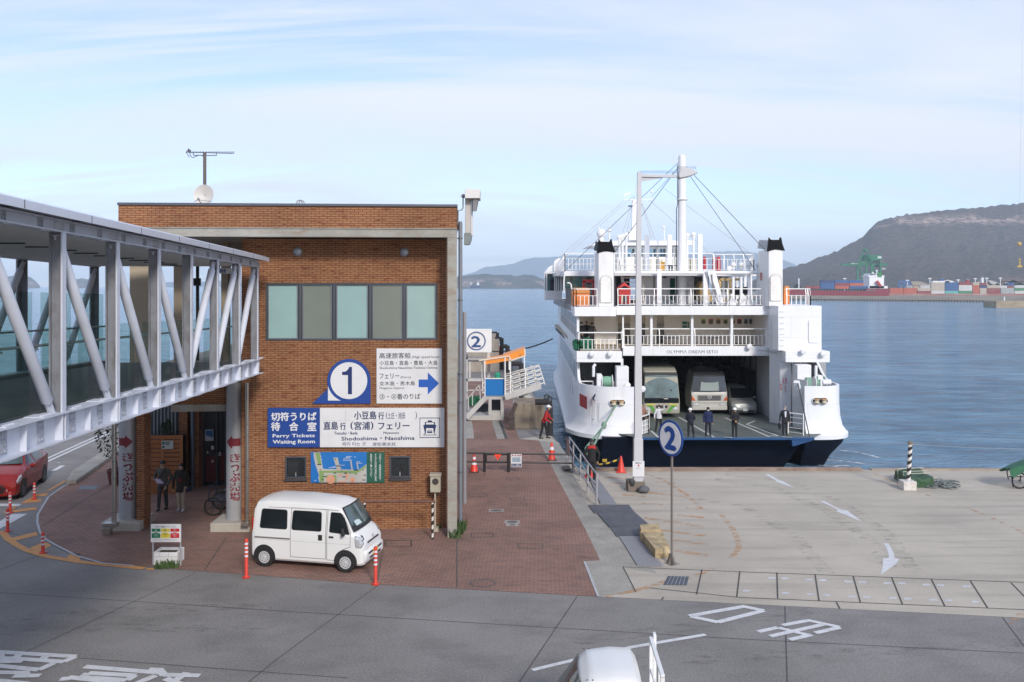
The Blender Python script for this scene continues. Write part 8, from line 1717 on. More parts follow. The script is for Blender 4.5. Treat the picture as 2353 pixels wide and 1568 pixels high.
t=thing('timber_block','short weathered timber block on the kerb near the black fence','block',G(*zo(1060,500))); q=MB(); q.hexa([G(*zo(x,y),z) for z in(.01,.14) for x,y in((1030,508),(1095,506),(1075,470),(1010,472))]); q.build('block',mat('timber_dark',(.13,.12,.10),.9,var=.3),t,world=True,bevel=.01)
t=thing('tarpaulin_bundle','long bundle under a dark green tarpaulin tied with rope','bundle',G(*zb(1430,390))); P=[G(*zb(x,y)) for x,y in((1400,405),(1588,402),(1480,325),(1262,330))]
bm_=bmesh.new(); [bm_.verts.new(p+Vector((0,0,z))) for z in(0,.34) for p in P]; bm_.verts.ensure_lookup_table(); v=bm_.verts; [bm_.faces.new([v[i] for i in f]) for f in((3,2,1,0),(4,5,6,7),(0,1,5,4),(1,2,6,5),(2,3,7,6),(3,0,4,7))]; bmesh.ops.subdivide_edges(bm_,edges=bm_.edges[:],cuts=8,use_grid_fill=True)
for w in bm_.verts:w.co+=Vector((mn.noise(w.co*3),mn.noise(w.co*3+Vector((5,0,0))),mn.noise(w.co*2.2+Vector((0,7,0)))*1.4))*.10*(1 if w.co.z>.05 else.3)
bm_.verts.index_update(); q=MB(); q.add([w.co.copy() for w in bm_.verts],[[w.index for w in f.verts] for f in bm_.faces]); bm_.free(); q.build('tarpaulin',mat('tarp_green',(.035,.085,.04),.6,var=.3,vs=4),t,world=True,ang=80)
q=MB(); [q.tube([P[3].lerp(P[0],k)+Vector((0,0,.05)),P[3].lerp(P[0],k)+Vector((-.02,0,.48)),P[2].lerp(P[1],k)+Vector((0,0,.50)),P[2].lerp(P[1],k)+Vector((.03,0,.05))],.014,5) for k in(.25,.6,.85)]; q.build('rope',mat('rope_pale',(.5,.48,.40),.8),t,world=True)
p=G(*zb(1377,418)); t=thing('striped_bollard','black and white striped post in a white block on the quay edge','post',p); q=MB(); q.box(-.24,.24,-.2,.26,0,.33); q.build('block',mat('block_white',(.62,.60,.56),.8,stain=(.32,.2,.12),ss=(5,5,3),sa=.6),t,bevel=.02)
q=MB(); tp=W(*zb(1398,38),p.y)-p; q.tube([(.02,0,.33),tuple(tp)],.075,12); q.build('post',strp,t); q=MB(); q.lathe([(.09,0),(.11,.05),(.07,.1)],tp,8); q.build('rope_knot',mat('rope_brown',(.20,.16,.12),.9),t)
q=MB(); a=G(*zb(1412,350)); t=thing('orange_float','small orange float tucked against the striped post','float',a); q.ball((0,0,.12),.13,10,1,.8,.9); q.build('float',mat('float_orange',(.55,.25,.04),.6),t)
t=thing('chain','thin chain stretched from the striped post to the right','chain',p+tp); q=MB(); a,b=p+tp,Vector((26,p.y,(p+tp).z-.02)); q.tube([a.lerp(b,i/16)+Vector((0,0,-.18*(1-(i/8-1)**2))) for i in range(17)],.006,5); q.build('links',mat('chain_grey',(.35,.35,.34)),t,world=True)
t=thing('net_pile','grey heap of netting and rope beside the tarpaulin','net',G(*zb(1680,395))); q=MB()
for i in range(26):
 c0=G(*zb(random.uniform(1600,1760),random.uniform(362,402)),.03); q.tube([c0+Vector((.25*cos(a)*random.uniform(.6,1.3),.2*sin(a)*random.uniform(.6,1.3),random.uniform(0,.12))) for a in(0,1,2,3,4,5)],.025,5)
q.build('netting',mat('net_grey',(.15,.17,.165),.9,var=.3),t,world=True)
q=MB(); q.tube([G(*zb(x,y),.03) for x,y in((1700,405),(1740,412),(1790,408),(1780,398),(1730,400))],.025,5); q.build('rope_end',mat('net_grey',(.15,.17,.165)),t,world=True)
p=G(*zb(2318,412)); t=thing('covered_cart','hand cart under a bright green cover at the right edge of the quay','cart',p); t_,s_=MB(),MB(); wheel_spoked(t_,s_,Vector((0,0,.30)),.28); t_.build('wheel',tyre,t); s_.build('spokes',mat('spoke',(.25,.25,.25)),t)
q=MB(); vs=[[Vector((x,y,z+.05*mn.noise(Vector((x*4,y*4,z*3))))) for x,z in pr] for y,pr in((-.12,((-.42,.55),(-.30,.45),(.05,.62),(.35,.68),(.9,.60),(1.2,.62))),(-.10,((-.44,.70),(-.2,.80),(.1,.90),(.4,1.0),(.9,.98),(1.2,.95))),(.3,((-.40,.74),(-.2,.84),(.1,.96),(.4,1.05),(.9,1.02),(1.2,.98))),(.7,((-.4,.55),(-.3,.5),(.1,.55),(.4,.6),(.9,.6),(1.2,.6))))]; q.loft(vs,cap=False,closed=False); q.build('cover',mat('cover_green',(.012,.11,.05),.55,var=.2,vs=3),t,ang=60)
q=MB(); [q.tube(a,.02,6) for a in([(-.4,0,.45),(1.2,0,.45)],[(-.42,0,.35),(-.48,0,.62),(-.40,.0,.78)],[(-.3,0,.45),(-.25,0,.05)],[(0,-.02,.30),(0.02,-.02,.5)])]; q.build('frame',bk_,t)
rg=mat('rope_mooring',(.22,.33,.24),.85,var=.25,vs=20)
t=thing('mooring_rope','green mooring rope running from the ferry fairlead down to the quay','rope',W(*z7f(590,862),52.7)); kn_=W(*z7f(500,1010),44); q=MB(); q.tube([W(*z7f(590,862),52.7),kn_],.06,6)
for x,y,Y in((365,1180,36.5),(430,1150,36.8)):q.tube([kn_,W(*z7f(x,y),Y)],.05,6)
q.tube([W(*z7f(365,1180),36.5),W(*z7f(368,1215),36.2),W(*z7f(400,1240),36.2)],.05,6); q.ball(kn_,.16,8,.9,1,1.3); q.build('rope',rg,t,world=True)
# ==== LANDING STAGE
gz=zoomed(1150,800,.17857); YG_=48.5
P_=lambda x,y,Y=YG_:W(*gz(x,y),Y)
ls=thing('boarding_gantry','pale grey boarding gantry with blue panel, orange canopies and a tilted gangway','gantry',(P_(340,0).x,YG_,0)); lst=mat('gantry_grey',(.50,.495,.47),.55,var=.08,stain=(.36,.33,.29),ss=(2,2,.6),sa=.5)
def gb(name,bars,w,m=lst,Y=YG_,h=None):
 q=MB(); [q.bar(P_(a,b,Y),P_(c_,d,Y),w,h or w,(0,1,0)) for a,b,c_,d in bars]; return q.build(name,m,ls,world=True)
def gp(name,x0,y0,x1,y1,m=lst,Y=YG_,d=.3):q=MB(); pb(q,gz,x0,y0,x1,y1,Y,d); return q.build(name,m,ls,world=True)
gp('base_beam',60,1340,612,1405,d=3); gp('deck',350,1075,640,1115,d=3); gp('column',570,1116,612,1339); gp('column',400,1116,440,1339); gp('column',60,480,108,1339); gp('column',382,460,422,820,Y=YG_+1); gp('column',570,1116,612,1339,Y=YG_+2.6); gp('column',60,480,108,1339,Y=YG_+2.6)
gp('cross_beam',60,520,345,555); gp('cross_beam',60,565,345,588,Y=YG_+.5); gp('cross_beam',60,825,312,860); gp('side_wall',440,1275,570,1339,Y=YG_+.1); gp('jack',125,590,150,820); gp('jack',300,590,322,820); gp('machinery',445,1140,565,1270,fdk,YG_+1.2,.8); gp('machinery',215,1180,390,1330,fdk,YG_+1.4,.6)
gb('stair_stringer',[(92,1370,355,1090)],.26,Y=YG_-.4); gb('stair_rail',[(120,1260,120,1090),(120,1090,275,908),(275,908,285,1110),(175,1200,175,1030),(100,985,330,985)],.05,Y=YG_-.3)
gp('blue_panel',355,820,630,1060,mat('panel_blue',(.008,.16,.45),.4,var=.04),YG_-.1,.05); gb('panel_frame',[(350,820,350,1080),(632,820,632,1080),(350,822,634,822),(318,820,318,1030),(318,880,350,880),(318,950,350,950),(318,1020,350,1020)],.05,mat('rail_white',(.8,.8,.78)),YG_-.12)
orc=mat('canopy_orange',(.78,.27,.035),.5,var=.05)
def canopy(pts,Y,d):
 q=MB(); q.prism([P_(x,y,Y) for x,y in pts],(0,d,0)); return q.build('canopy',orc,ls,world=True)
canopy([(355,572),(690,515),(700,570),(355,625)],YG_-.3,2.2); canopy([(600,508),(905,404),(912,500),(705,565)],YG_+.3,2.0)
gb('canopy_rim',[(265,568,690,508),(690,508,705,575),(905,402,915,505),(700,575,912,503)],.07,mat('rim_cream',(.70,.62,.50),.5),YG_-.34)
gb('canopy_post',[(348,572,348,820),(632,520,632,1070),(706,540,706,1080),(902,500,902,690),(915,690,915,960),(690,540,690,700)],.06,mat('rail_white',(.8,.8,.78)),YG_-.3)
gb('gangway_beam',[(630,1085,1130,925)],.30,Y=YG_-.2); gb('gangway_beam',[(630,1040,1130,890)],.25,Y=YG_+1.6)
gb('gangway_rail',[(640,790+k*62,1110+k*17,648+k*58) for k in range(5)]+[(720,760,740,1040),(830,730,850,1010),(990,635,1080,930),(1040,665,1075,900),(1110,648,1190,905)],.055,mat('rail_pale',(.66,.65,.60),.5),YG_-.2); gb('gangway_rail',[(640,760+k*62,1110+k*17,630+k*58) for k in range(4)]+[(930,680,960,930)],.05,mat('rail_pale',(.66,.65,.6)),YG_+1.5)
q=MB(); q.bar(P_(640,1075,YG_+.7),P_(1130,920,YG_+.7),1.9,.06,(0,0,1)); q.build('gangway_floor',lst,ls,world=True); gb('hinge_arm',[(850,980,880,1060),(920,1040,1010,1130)],.24)
t=thing('landing_sign','white square board with a blue circled number 2 above the boarding gantry','sign',(P_(250,0).x,YG_-.5,4)); q=MB(); pb(q,gz,60,130,442,458,YG_-.6,.3); q.build('board',mat('board_white',(.72,.72,.71),.5),t,world=True,bevel=.02)
c0=P_(229,296,YG_-.61); rr=(P_(358,0).x-P_(229,0).x); q=MB(); q.loft([[c0+Vector((r*cos(j*pi/24),y,r*sin(j*pi/24))) for j in range(48)] for r,y in((rr,0),(rr,-.01),(rr*.88,-.01),(rr*.88,0))],cap=False); q.build('ring',mat('ring_blue',(.03,.08,.22),.5),t,world=True); q=MB(); fittext(q,'2',P_(170,0).x,P_(292,0).x,P_(0,368).z,P_(0,222).z,YG_-.61,.035); q.build('numeral',mat('ring_blue',(.03,.08,.22)),t,world=True,ang=0)
blkf=mat('fender_black',(.02,.02,.022))
for i,(pts,Y,lb) in enumerate((([(445,190),(522,190),(522,255)],84,'farthest black fender frame on the pier behind the number 2 board'),([(490,265),(585,265),(585,348)],78,'second farthest black fender frame on the pier'),([(600,370),(665,370),(665,475)],70,'black fender frame beside the distant worker in red'),([(720,615),(858,615),(858,690)],57,'black fender frame behind the tilted gangway'),([(1050,1150),(1250,1150),(1262,1330),(1262,1560)],43.6,'big black fender frame at the quay corner beside the dock worker'))):
 t=thing('fender_frame',lb,'fender',(P_(pts[-1][0],0,Y).x,Y,0),0,'black fender frames along the pier'); r_=(.36,.34,.34,.30,.30)[i]; q=MB(); q.tube([P_(x,y,Y) for x,y in pts[:2]],r_*.5,10); q.build('top_pipe',blkf,t,world=True); q=MB(); q.tube([P_(pts[1][0],pts[1][1]-8,Y)]+[P_(x,y,Y) for x,y in pts[2:]]+[Vector((P_(pts[-1][0],0,Y).x,Y,-2.5))],r_*.5,12); q.build('pile',blkf,t,world=True)
 if i==4:q=MB(); q.lathe([(.1,-.03),(.16,-.03),(.16,.03),(.1,.03),(.1,-.03)],P_(1250,1110,Y),12,(0,-1,0),cap=False); q.lathe([(.1,-.03),(.16,-.03),(.16,.03),(.1,.03),(.1,-.03)],P_(1215,1085,Y+1),12,(0,-1,0),cap=False); q.build('lifting_eye',blkf,t,world=True)
wallc=mat('block_concrete',(.24,.20,.15),.9,var=.2,vs=1.5,stain=(.08,.055,.04),ss=(2.5,2.5,.4),sa=.9)
t=thing('concrete_block','rust-streaked concrete block below the tilted gangway','block',(P_(970,0,46).x,46,0)); q=MB(); q.box(P_(760,0,45.6).x,P_(1190,0,45.6).x,45.6,48,0,P_(0,1175,45.6).z); q.build('block',wallc,t,world=True,bevel=.03); q=MB(); q.bar(P_(700,1380,45.3),P_(785,1165,45.3),.2,.2); q.box(P_(680,0,45.3).x,P_(765,0,45.3).x,45.1,45.4,0,.5); q.build('steel_brace',mat('brace_brown',(.07,.05,.045),.8),t,world=True)
for x0,y0,x1,Y,lb in((440,205,500,82,'upper pale concrete block at the far end of the pier'),(440,285,545,76,'wider pale concrete block below the far pier block')):
 t=thing('pier_block',lb,'block',(P_(x0,0,Y).x,Y,0),0,'concrete blocks on the pier'); q=MB(); q.box(P_(x0,0,Y).x-3,P_(x1,0,Y).x,Y,Y+2,0,P_(0,y0,Y).z); q.build('block',mat('pier_concrete',(.34,.30,.25),.9,var=.2,stain=(.17,.13,.1),ss=(1,1,.5),sa=.7),t,world=True)
t=thing('net_bundle','green net heaped behind the gantry stair','net',P_(205,1165)); q=MB(); [q.ball(P_(random.uniform(140,275),random.uniform(1110,1215),YG_+.4),.22,7) for _ in range(12)]; q.build('netting',mat('net_green',(.015,.12,.06),.9,var=.4,vs=12),t,world=True)
t=thing('mooring_rope','dark mooring rope stretched from the pier to the ferry side above the orange canopy','rope',P_(440,440,70)); a,b=P_(440,440,70),P_(1295,265,76); q=MB(); q.tube([a.lerp(b,i/10)+Vector((0,0,-.35*(1-(i/5-1)**2))) for i in range(11)],.06,5); q.build('rope',mat('rope_dark',(.07,.075,.065),.9),t,world=True)
lines('track_rail',[[zo(105,50),zo(118,215)],[zo(385,45),zo(445,218)]],.55,concrete_dark,.012); lines('track_groove',[[zo(415,45),zo(480,218)]],.16,joint,.016)
t=thing('green_bin','small green bin on the brick path behind the gantry posts','bin',P_(525,800,60)); q=MB(); a=P_(527,800,58); q.lathe([(.16,0),(.2,a.z-.3),(.2,a.z+.2),(.1,a.z+.3)],(a.x,58,0),12); q.build('bin',mat('bin_green',(.02,.26,.15),.5),t,world=True)
# ==== FAR PORT
YP_=760.0
V_=lambda x,y,Y=YP_:W(*zy(x,y),Y)
bwm=mat('breakwater_concrete',(.33,.29,.235),.9,var=.15,vs=.05,stain=(.20,.17,.14),ss=(.05,.05,.4),sa=.6)
t=thing('breakwater','long low concrete breakwater in front of the container port','breakwater',(V_(1200,0,640).x,640,SEA)); a0,a1=W(1764,0,694),W(2420,0,565)
q=MB(); z1=W(0,678.5,690).z; z2=W(0,686,690).z; q.hexa([Vector((a0.x-40,694,z2)),Vector((a1.x,565,z2)),Vector((a1.x,572,z2)),Vector((a0.x-40,701,z2)),Vector((a0.x-40,694,z1)),Vector((a1.x,565,z1)),Vector((a1.x,572,z1)),Vector((a0.x-40,701,z1))]); q.build('wall',bwm,t,world=True,ang=0)
q=MB(); q.hexa([Vector((a0.x-40,695.5,SEA-1)),Vector((a1.x,566.5,SEA-1)),Vector((a1.x,571,SEA-1)),Vector((a0.x-40,700,SEA-1)),Vector((a0.x-40,695.5,z2)),Vector((a1.x,566.5,z2)),Vector((a1.x,571,z2)),Vector((a0.x-40,700,z2))]); q.build('dark_base',mat('base_dark',(.04,.037,.035),.9),t,world=True,ang=0)
q=MB()
for i in range(120):k_=i/120; x=a0.x-40+(a1.x-a0.x+40)*k_; y=694-129*k_; q.box(x,x+1.1,y+.2,y+1.4,SEA-.3,z2-.02)
o=q.build('pile',bwm,t,world=True,ang=0); o['kind']='stuff'
t=thing('jetty','short nearer concrete pier head at the right edge of the water','pier',(V_(2200,0,440).x,440,SEA)); q=MB(); q.box(V_(2097,0,440).x,V_(2097,0,440).x+60,440,452,SEA-1,V_(0,1005,440).z); q.build('wall',mat('pier_head_concrete',(.36,.29,.20),.9,var=.2,vs=.15,stain=(.14,.11,.08),ss=(.15,.15,.6),sa=.7),t,world=True,bevel=.1); q=MB(); q.tube([V_(2172,1000,441),V_(2172,965,441)],.35,6); q.build('light_post',mat('rail_white',(.8,.8,.78)),t,world=True)
mb=MB(); mb.box(V_(-400,0).x,V_(3200,0).x,780,1300,SEA-1,-1.0); struct('port_ground',mb,mat('port_ground',(.26,.24,.21),.9),ang=0)
mb=MB(); mb.box(V_(1110,0).x,V_(2700,0).x,772,774,-1,V_(0,938,772).z); tag(mb.build('port_wall',mat('port_wall',(.34,.14,.11),.9,var=.4,vs=.08,stain=(.5,.48,.45),ss=(.05,.05,1),sa=.8),ang=0),'low reddish wall along the port edge behind the breakwater','wall')
sh_=thing('cargo_ship','red-hulled container ship with a white bridge house in the far port','ship',(V_(750,0).x,YP_,SEA)); hullr=mat('hull_red',(.21,.018,.028),.5,var=.08,vs=.1)
q=MB(); q.prism([V_(x,y) for x,y in((200,960),(150,895),(235,885),(300,905),(895,912),(910,890),(1108,890),(1112,960))],(0,20,0)); q.build('hull',hullr,sh_,world=True)
wsh=mat('rail_white',(.8,.8,.78)); q=MB()
for x0,y0,x1,y1 in((932,785,1066,890),(922,768,1070,784),(940,750,1000,768),(925,865,1100,888)):pb(q,zy,x0,y0,x1,y1,YP_+2,14)
q.build('bridge_house',wsh,sh_,world=True); qb(zy,1010,742,1046,782,YP_+1.5,8,'funnel',mat('funnel_green',(.03,.22,.05),.5),sh_); qb(zy,945,757,992,763,YP_+1.6,.3,'window_band',fdk,sh_); qb(zy,905,905,990,912,YP_-.2,.1,'deck_stripe',mat('deck_green',(.10,.18,.14),.6),sh_)
q=MB(); q.tube([V_(1000,750),V_(1000,715)],.5,6); q.tube([V_(990,728),V_(1012,724)],.3,5); q.tube([V_(283,890),V_(283,795)],.6,6); q.ball(V_(962,746),1.0,8); q.build('mast',wsh,sh_,world=True); q=MB(); q.bar(V_(1000,820),V_(1035,870),2,2,(0,1,0)); q.build('davit_boat',mat('boat_red',(.42,.04,.02),.5),sh_,world=True)
q=MB(); [q.box(V_(x,0).x,V_(x+8,0).x,YP_+3,YP_+6,V_(0,912).z,V_(0,890).z) for x in range(310,900,28)]; q.build('hatch',mat('hatch_dark',(.05,.09,.08),.7),sh_,world=True,ang=0)
CC={'blue':(.018,.09,.26),'dark blue':(.015,.04,.14),'red':(.26,.03,.03),'orange':(.46,.10,.045),'grey':(.36,.38,.38),'cream':(.48,.42,.33),'green':(.05,.22,.08),'turquoise':(.12,.42,.38),'brown':(.24,.07,.045),'white':(.6,.6,.58)}
CC={k:tuple(v*.85+.025 for v in c) for k,c in CC.items()}
PM={}
def contmesh(c,L):
 if(c,L) not in PM:
  q=MB(); m_=mat('container_'+c,CC[c],.6,var=.12,vs=.3); q.box(0,L,0,2.44,0,2.55)
  for i in range(int(L/.9)):q.box(.3+i*.9,.5+i*.9,-.05,0,.2,2.4)
  o=q.build('shipping_container',m_,None,ang=0); PM[(c,L)]=o; return o,True
 return PM[(c,L)],False
def cont(x,z,Y,c,L,lb,grp):
 o,new=contmesh(c,L)
 if not new:o=o.copy(); COL.objects.link(o)
 o.location=(x,Y,z); tag(o,lb,'container',grp)
rc_=random.Random(5); TW=('bottom tier','second tier','third tier','fourth tier')
def where(x,marks_):
 m_=[b for a,b in marks_ if x<a]; return m_[0] if m_ else marks_[-1][1]
def yard(x0,x1,base,Y,hmax,cols,grp,marks_,prof=None):
 x=x0
 while x<x1:
  L=rc_.choice((12.2,12.2,6.1)); n=prof(x) if prof else rc_.randint(1,hmax); c=rc_.choice(cols)
  for k in range(n):
   if rc_.random()<.8:c=rc_.choice(cols)
   zz_=V_(0,base,Y).z+k*2.62; cont(V_(x,0,Y).x,zz_,Y,c,L,'%s container, %s, %s'%(c,TW[min(k,3)],where(x,marks_)),grp)
  x+=(L+.5)/(.25*Y/F)
SM=((420,'at the bow end of the red ship'),(520,'left of the tall blue stack on the ship'),(640,'in the tall blue stack on the red ship'),(760,'below the orange top containers on the ship'),(860,'under the green crane on the ship'),(1000,'beside the white bridge house of the ship'))
yard(345,900,893,YP_+3,3,('blue','blue','blue','dark blue','orange','red'),'containers on the red ship',SM,lambda x:1 if x<430 or x>800 else 3 if 440<x<790 else 2)
YM_=((1200,'just right of the red ship stern'),(1310,'under the blue yard crane'),(1450,'left of the white yard crane'),(1600,'below the white yard crane beam'),(1750,'at the right leg of the white yard crane'),(1880,'below the red tower in the yard'),(2000,'below the white tower in the yard'),(2130,'left of the dark port trees'),(2260,'in front of the dark port trees'),(2700,'at the right edge of the photo'))
yard(1120,2420,936,800,3,tuple(CC),'containers in the far port yard',YM_,lambda x:2 if x<1350 else 4 if 1500<x<1680 or 1750<x<1900 else rc_.choice((2,3,3)))
yard(1150,2420,936,830,3,('blue','red','orange','grey','white','brown'),'containers in the second row of the port yard',tuple((a,b+', back row') for a,b in YM_),lambda x:rc_.choice((2,3,4)))
cg=mat('crane_green',(.02,.16,.085),.55,var=.1,vs=.1); YC=860; ck=thing('quay_crane','big green quay crane towering over the red ship','crane',(V_(880,0,YC).x,YC,-1))
def cbars(par,name,bars,w,m,Y):q=MB(); [q.bar(V_(a,b,Y),V_(c_,d,Y),w,w,(0,1,0)) for a,b,c_,d in bars]; return q.build(name,m,par,world=True)
for y_ in(0,14):
 for b in((814,935,828,670),(890,935,905,670),(1035,800,1040,640) if False else(948,935,955,660),(1028,935,1032,640)):cbars(ck,'leg',[b],1.6,cg,YC+y_)
cbars(ck,'brace',[(840,680,888,800),(818,805,890,805),(960,680,1010,780),(832,640,888,530),(900,530,962,640)],1.1,cg,YC); cbars(ck,'boom',[(675,670,1100,668),(750,660,960,640)],2.2,cg,YC+5); q=MB(); pb(q,zy,895,580,1048,630,YC+3,10); q.build('machine_house',cg,ck,world=True); q=MB(); pb(q,zy,968,632,1030,690,YC+4,5); q.build('trolley',fdk,ck,world=True); qb(zy,1045,695,1080,718,YC+4,3,'counterweight',fgr,ck); q=MB(); fittext(q,'高松',V_(1008,0,YC+3).x,V_(1044,0,YC+3).x,V_(0,612,YC+3).z,V_(0,592,YC+3).z,YC+2.9,.06); fittext(q,'TAKAMATSU',V_(760,0,YC+3.5).x,V_(825,0,YC+3.5).x,V_(0,664,YC).z,V_(0,655,YC).z,YC+3.5,.05); q.build('lettering',swhite,ck,world=True,ang=0); q=MB(); q.bar(V_(888,540,YC),V_(900,525,YC),3,3); q.build('apex',cg,ck,world=True)
wk=thing('yard_crane','white rail-mounted yard crane over the containers','crane',(V_(1600,0,845).x,845,-1)); cbars(wk,'beam',[(1505,838,1692,838)],4,wsh,845); cbars(wk,'leg',[(1512,936,1512,838),(1615,936,1615,838),(1650,936,1650,838),(1690,936,1690,838)],1.4,wsh,845); q=MB(); pb(q,zy,1628,812,1668,850,843,4); q.build('cabin',wsh,wk,world=True); q=MB(); pb(q,zy,1585,800,1618,822,844,4); q.build('blue_drum',mat('container_blue',CC['blue']),wk,world=True)
bk2=thing('yard_crane','blue open-framed yard crane between the ship and the white crane','crane',(V_(1250,0,850).x,850,-1)); cbars(bk2,'frame',[(1205,930,1205,822),(1300,930,1300,822),(1205,824,1300,824),(1250,930,1250,824),(1205,860,1300,860)],1.2,mat('crane_blue',(.06,.16,.42),.5),850)
def tower(name,x0,y0,x1,Y,m,lb,cat):t=thing(name,lb,cat,(V_(x0,0,Y).x,Y,-1)); q=MB(); a,b=V_(x0,0,Y).x,V_(x1,0,Y).x; q.loft([[Vector((a,Y,-1)),Vector((b,Y,-1)),Vector((b,Y+3,-1)),Vector((a,Y+3,-1))],[Vector((a,Y,V_(0,y0,Y).z)),Vector((b,Y,V_(0,y0,Y).z)),Vector((b,Y+3,V_(0,y0,Y).z)),Vector((a,Y+3,V_(0,y0,Y).z))]]); q.build('shaft',m,t,world=True); q=MB(); q.box(a+.1,b-.1,Y+.1,Y+2.9,V_(0,y0,Y).z,V_(0,y0,Y).z+.8); q.build('cap',fgr,t,world=True)
tower('red_tower',1830,808,1848,880,mat('tower_red',(.40,.05,.05),.6),'slim red tower in the far port','tower'); tower('white_tower',1967,790,1982,880,wsh,'slim white tower in the far port','tower')
for x,y,lb in((1487,798,'left of the white yard crane'),(1748,812,'right of the white yard crane'),(1905,800,'between the red and white towers'),(2010,796,'just right of the white tower'),(2135,795,'near the brown roof'),(705,798,'beside the ship containers'),(1282,815,'by the blue yard crane'),(2195,840,'in front of the port trees')):
 t=thing('light_mast','pale port lighting mast '+lb,'mast',(V_(x,0,870).x,870,-1),0,'lighting masts in the far port'); q=MB(); q.tube([Vector((V_(x,0,870).x,870,-1)),V_(x,y,870)],.4,5); q.build('mast',wsh,t,world=True); q=MB(); a=V_(x,y,870); q.box(a.x-1.6,a.x+1.6,869.6,870.4,a.z-.2,a.z+.6); q.build('lamp_bar',wsh,t,world=True)
for x0,x1,y0,c_,lb in((1340,1490,850,(.42,.35,.25),'tan warehouse behind the yard left of the white crane'),(1690,1750,832,(.5,.5,.48),'pale warehouse right of the white yard crane'),(2060,2160,840,(.55,.52,.45),'cream shed in front of the brown roof'),(2150,2420,812,(.17,.13,.11),'long brown-roofed warehouse at the right edge'),(1960,2040,850,(.45,.38,.28),'cream shed under the white tower'),(2290,2420,872,(.4,.4,.4),'grey-roofed shed at the right edge of the yard')):
 t=thing('warehouse',lb,'building',(V_(x0,0,900).x,900,-1)); q=MB(); a,b,zt=V_(x0,0,900).x,V_(x1,0,900).x,V_(0,y0+10,900).z; q.box(a,b,900,930,-1,zt); q.build('wall',mat('wh_%d'%x0,c_,.8),t,world=True,ang=0); q=MB(); q.prism([Vector((a-1,899,zt)),Vector((b+1,899,zt)),Vector((b-4,915,zt+4)),Vector((a+4,915,zt+4))],(0,.5,.2)); q.build('roof',mat('whr_%d'%x0,tuple(v*.8 for v in c_),.8),t,world=True,ang=0)
def tree(x,y,lb):
 Y=890; a=V_(x,y,Y); t=thing('port_tree',lb,'tree',(a.x,Y,-1),0,'trees behind the containers'); q=MB(); h=a.z+1
 for _ in range(260):k_=rc_.random(); an_=rc_.uniform(0,6.28); r_=h*.42*math.sin(math.pi*(.15+.8*k_))*rc_.uniform(.5,1.1); p=Vector((a.x+r_*cos(an_),Y+r_*sin(an_),-1+h*(.25+.75*k_))); s=rc_.uniform(.5,1.1); d=Vector((rc_.uniform(-1,1),rc_.uniform(-1,1),rc_.uniform(-1,1))).normalized()*s; w=d.cross(Vector((.3,.5,1))).normalized()*s*.7; q.add([p-d,p+w,p+d,p-w],[(0,1,2,3)])
 q.build('crown',mat('port_leaf',(.028,.042,.024),.9,var=.5,vs=.4),t,world=True,ang=0); q=MB(); q.tube([(a.x,Y,-1),(a.x,Y,-1+h*.5)],.5,6); q.build('trunk',rust,t,world=True)
for x,y,lb in((2045,850,'dark tree left of the brown-roofed warehouse'),(2110,845,'low dark tree at the left end of the brown roof'),(2190,838,'broad tree in front of the brown roof'),(2255,812,'tallest dark tree in front of the brown roof'),(2320,835,'dark tree at the right edge of the port'),(1560,848,'small tree seen under the white yard crane'),(1690,858,'small dark tree right of the white yard crane'),(275,850,'round dark tree behind the bow of the red ship')):tree(x,y,lb)
hk=thing('crane_hook','small yellow hook block hanging at the right edge before the hill','hook',W(2343,612,520)); q=MB(); a=W(2343,612,520); q.box(a.x-1.4,a.x+1.4,519.5,520.5,a.z-.6,a.z+.3); q.bar(a,W(2343,600,520),.5,.5); q.ball(W(2343,597,520),.7,8); q.build('block',mat('hook_yellow',(.62,.40,.06),.5),hk,world=True); q=MB(); q.ball(W(2342,561,520),1.3,10); q.build('weight_ball',mat('ball_tan',(.60,.38,.10),.5),hk,world=True); q=MB(); q.tube([W(2343,597,520),W(2342,566,520),Vector((W(2342,0,520).x+2,520,190))],.03,4); q.build('cable',fdk,hk,world=True)
ss=thing('coaster','small dark blue cargo coaster far out by the low island','ship',W(1091,657,2300)); Ys=2300.0; q=MB(); q.prism([W(x,y,Ys) for x,y in((1080.5,661.8),(1079.5,655.5),(1083,656.5),(1095,657),(1101.5,655.5),(1101,661.8))],(0,14,0)); q.build('hull',mat('coaster_blue',(.02,.045,.12),.6),ss,world=True); q=MB(); pb(q,lambda x,y:(x,y),1095.5,650,1101,656,Ys+2,8); q.tube([W(1082,656,Ys),W(1082,648,Ys)],1,5); q.tube([W(1098,650,Ys),W(1098,646,Ys)],.8,5); q.build('house',wsh,ss,world=True)
foam=worn('foam_white',(.75,.80,.82),.45,.62)
mb=MB(); g=lambda x,y:G(x,y,SEA+.05); mb.ribbon([g(1212,684),g(1225,681.5),g(1240,679.5),g(1252,679)],4.5); tag(mb.build('wake',foam,ang=0),kind='structure')
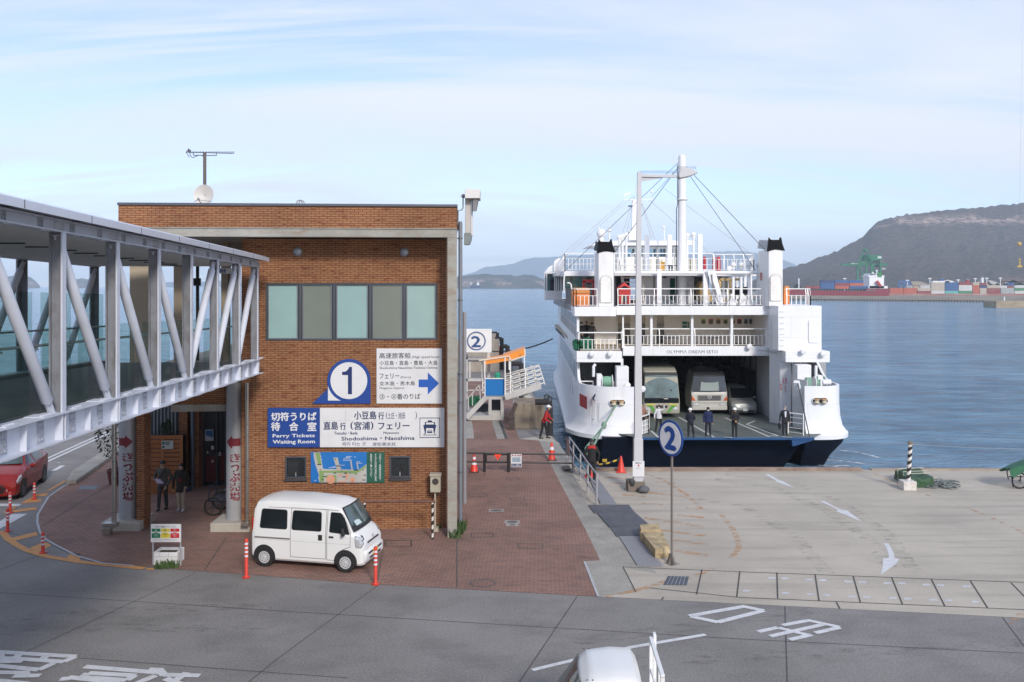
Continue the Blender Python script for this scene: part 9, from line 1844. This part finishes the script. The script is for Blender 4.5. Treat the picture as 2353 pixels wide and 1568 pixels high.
mb=MB(); mb.ribbon([g(1870,1066),g(1910,1072),g(1950,1070)],.5); mb.ribbon([g(1845,1058),g(1890,1056),g(1940,1060),g(1985,1066)],.35); mb.ribbon([g(1930,1035),g(1975,1040),g(2020,1052)],.3); tag(mb.build('foam',foam,ang=0),kind='structure')
t=thing('playhouse','bright red toy house standing on the ferry upper deck beside the stairs','playhouse',(fx(1437,59.5),59.5,6.15)); Yh=59.5; h_=lambda x,y:W(*z6f(x,y),Yh)
q=MB(); pb(q,z6f,612,1005,695,1118,Yh,1.3); q.build('wall',fred,t,world=True); q=MB(); q.prism([h_(600,1008)+Vector((0,-.1,0)),h_(650,960)+Vector((0,-.1,0)),h_(705,1008)+Vector((0,-.1,0)),h_(650,985)+Vector((0,-.1,0))],(0,1.5,0)); q.build('roof',mat('roof_red',(.50,.03,.03),.5),t,world=True); q=MB(); pb(q,z6f,635,1060,672,1110,Yh-.03,.02); q.build('doorway',fdk,t,world=True,ang=0); q=MB(); pb(q,z6f,630,1050,640,1110,Yh-.05,.03); q.build('door_frame',mat('frame_tan',(.5,.36,.16)),t,world=True)
t=thing('net_heap','green net heap on the left gallery balcony of the ferry','net',(fx(1340,55.6),55.6,3.38)); q=MB(); [q.ball(Vector((fx(1340,55.6)+random.uniform(-.5,.5),55.8+random.uniform(-.2,.3),3.5+random.uniform(0,.45))),.28,7) for _ in range(10)]; q.build('netting',mat('net_green',(.015,.12,.06)),t,world=True)
HAZE=1.5e-4
hz=bpy.data.materials.new('haze_air'); hz.use_nodes=True
hn,hl=hz.node_tree.nodes,hz.node_tree.links
hn.remove(hn['Principled BSDF'])
pv=hn.new('ShaderNodeVolumePrincipled'); pv.inputs['Color'].default_value=(.78,.90,1.0,1); pv.inputs['Density'].default_value=HAZE; pv.inputs['Anisotropy'].default_value=0.0
hl.new(pv.outputs[0],hn['Material Output'].inputs['Volume'])
mb=MB(); mb.box(-13900,13900,-59,11400,SEA-5,420)
tag(mb.build('haze',hz,ang=0),kind='stuff')
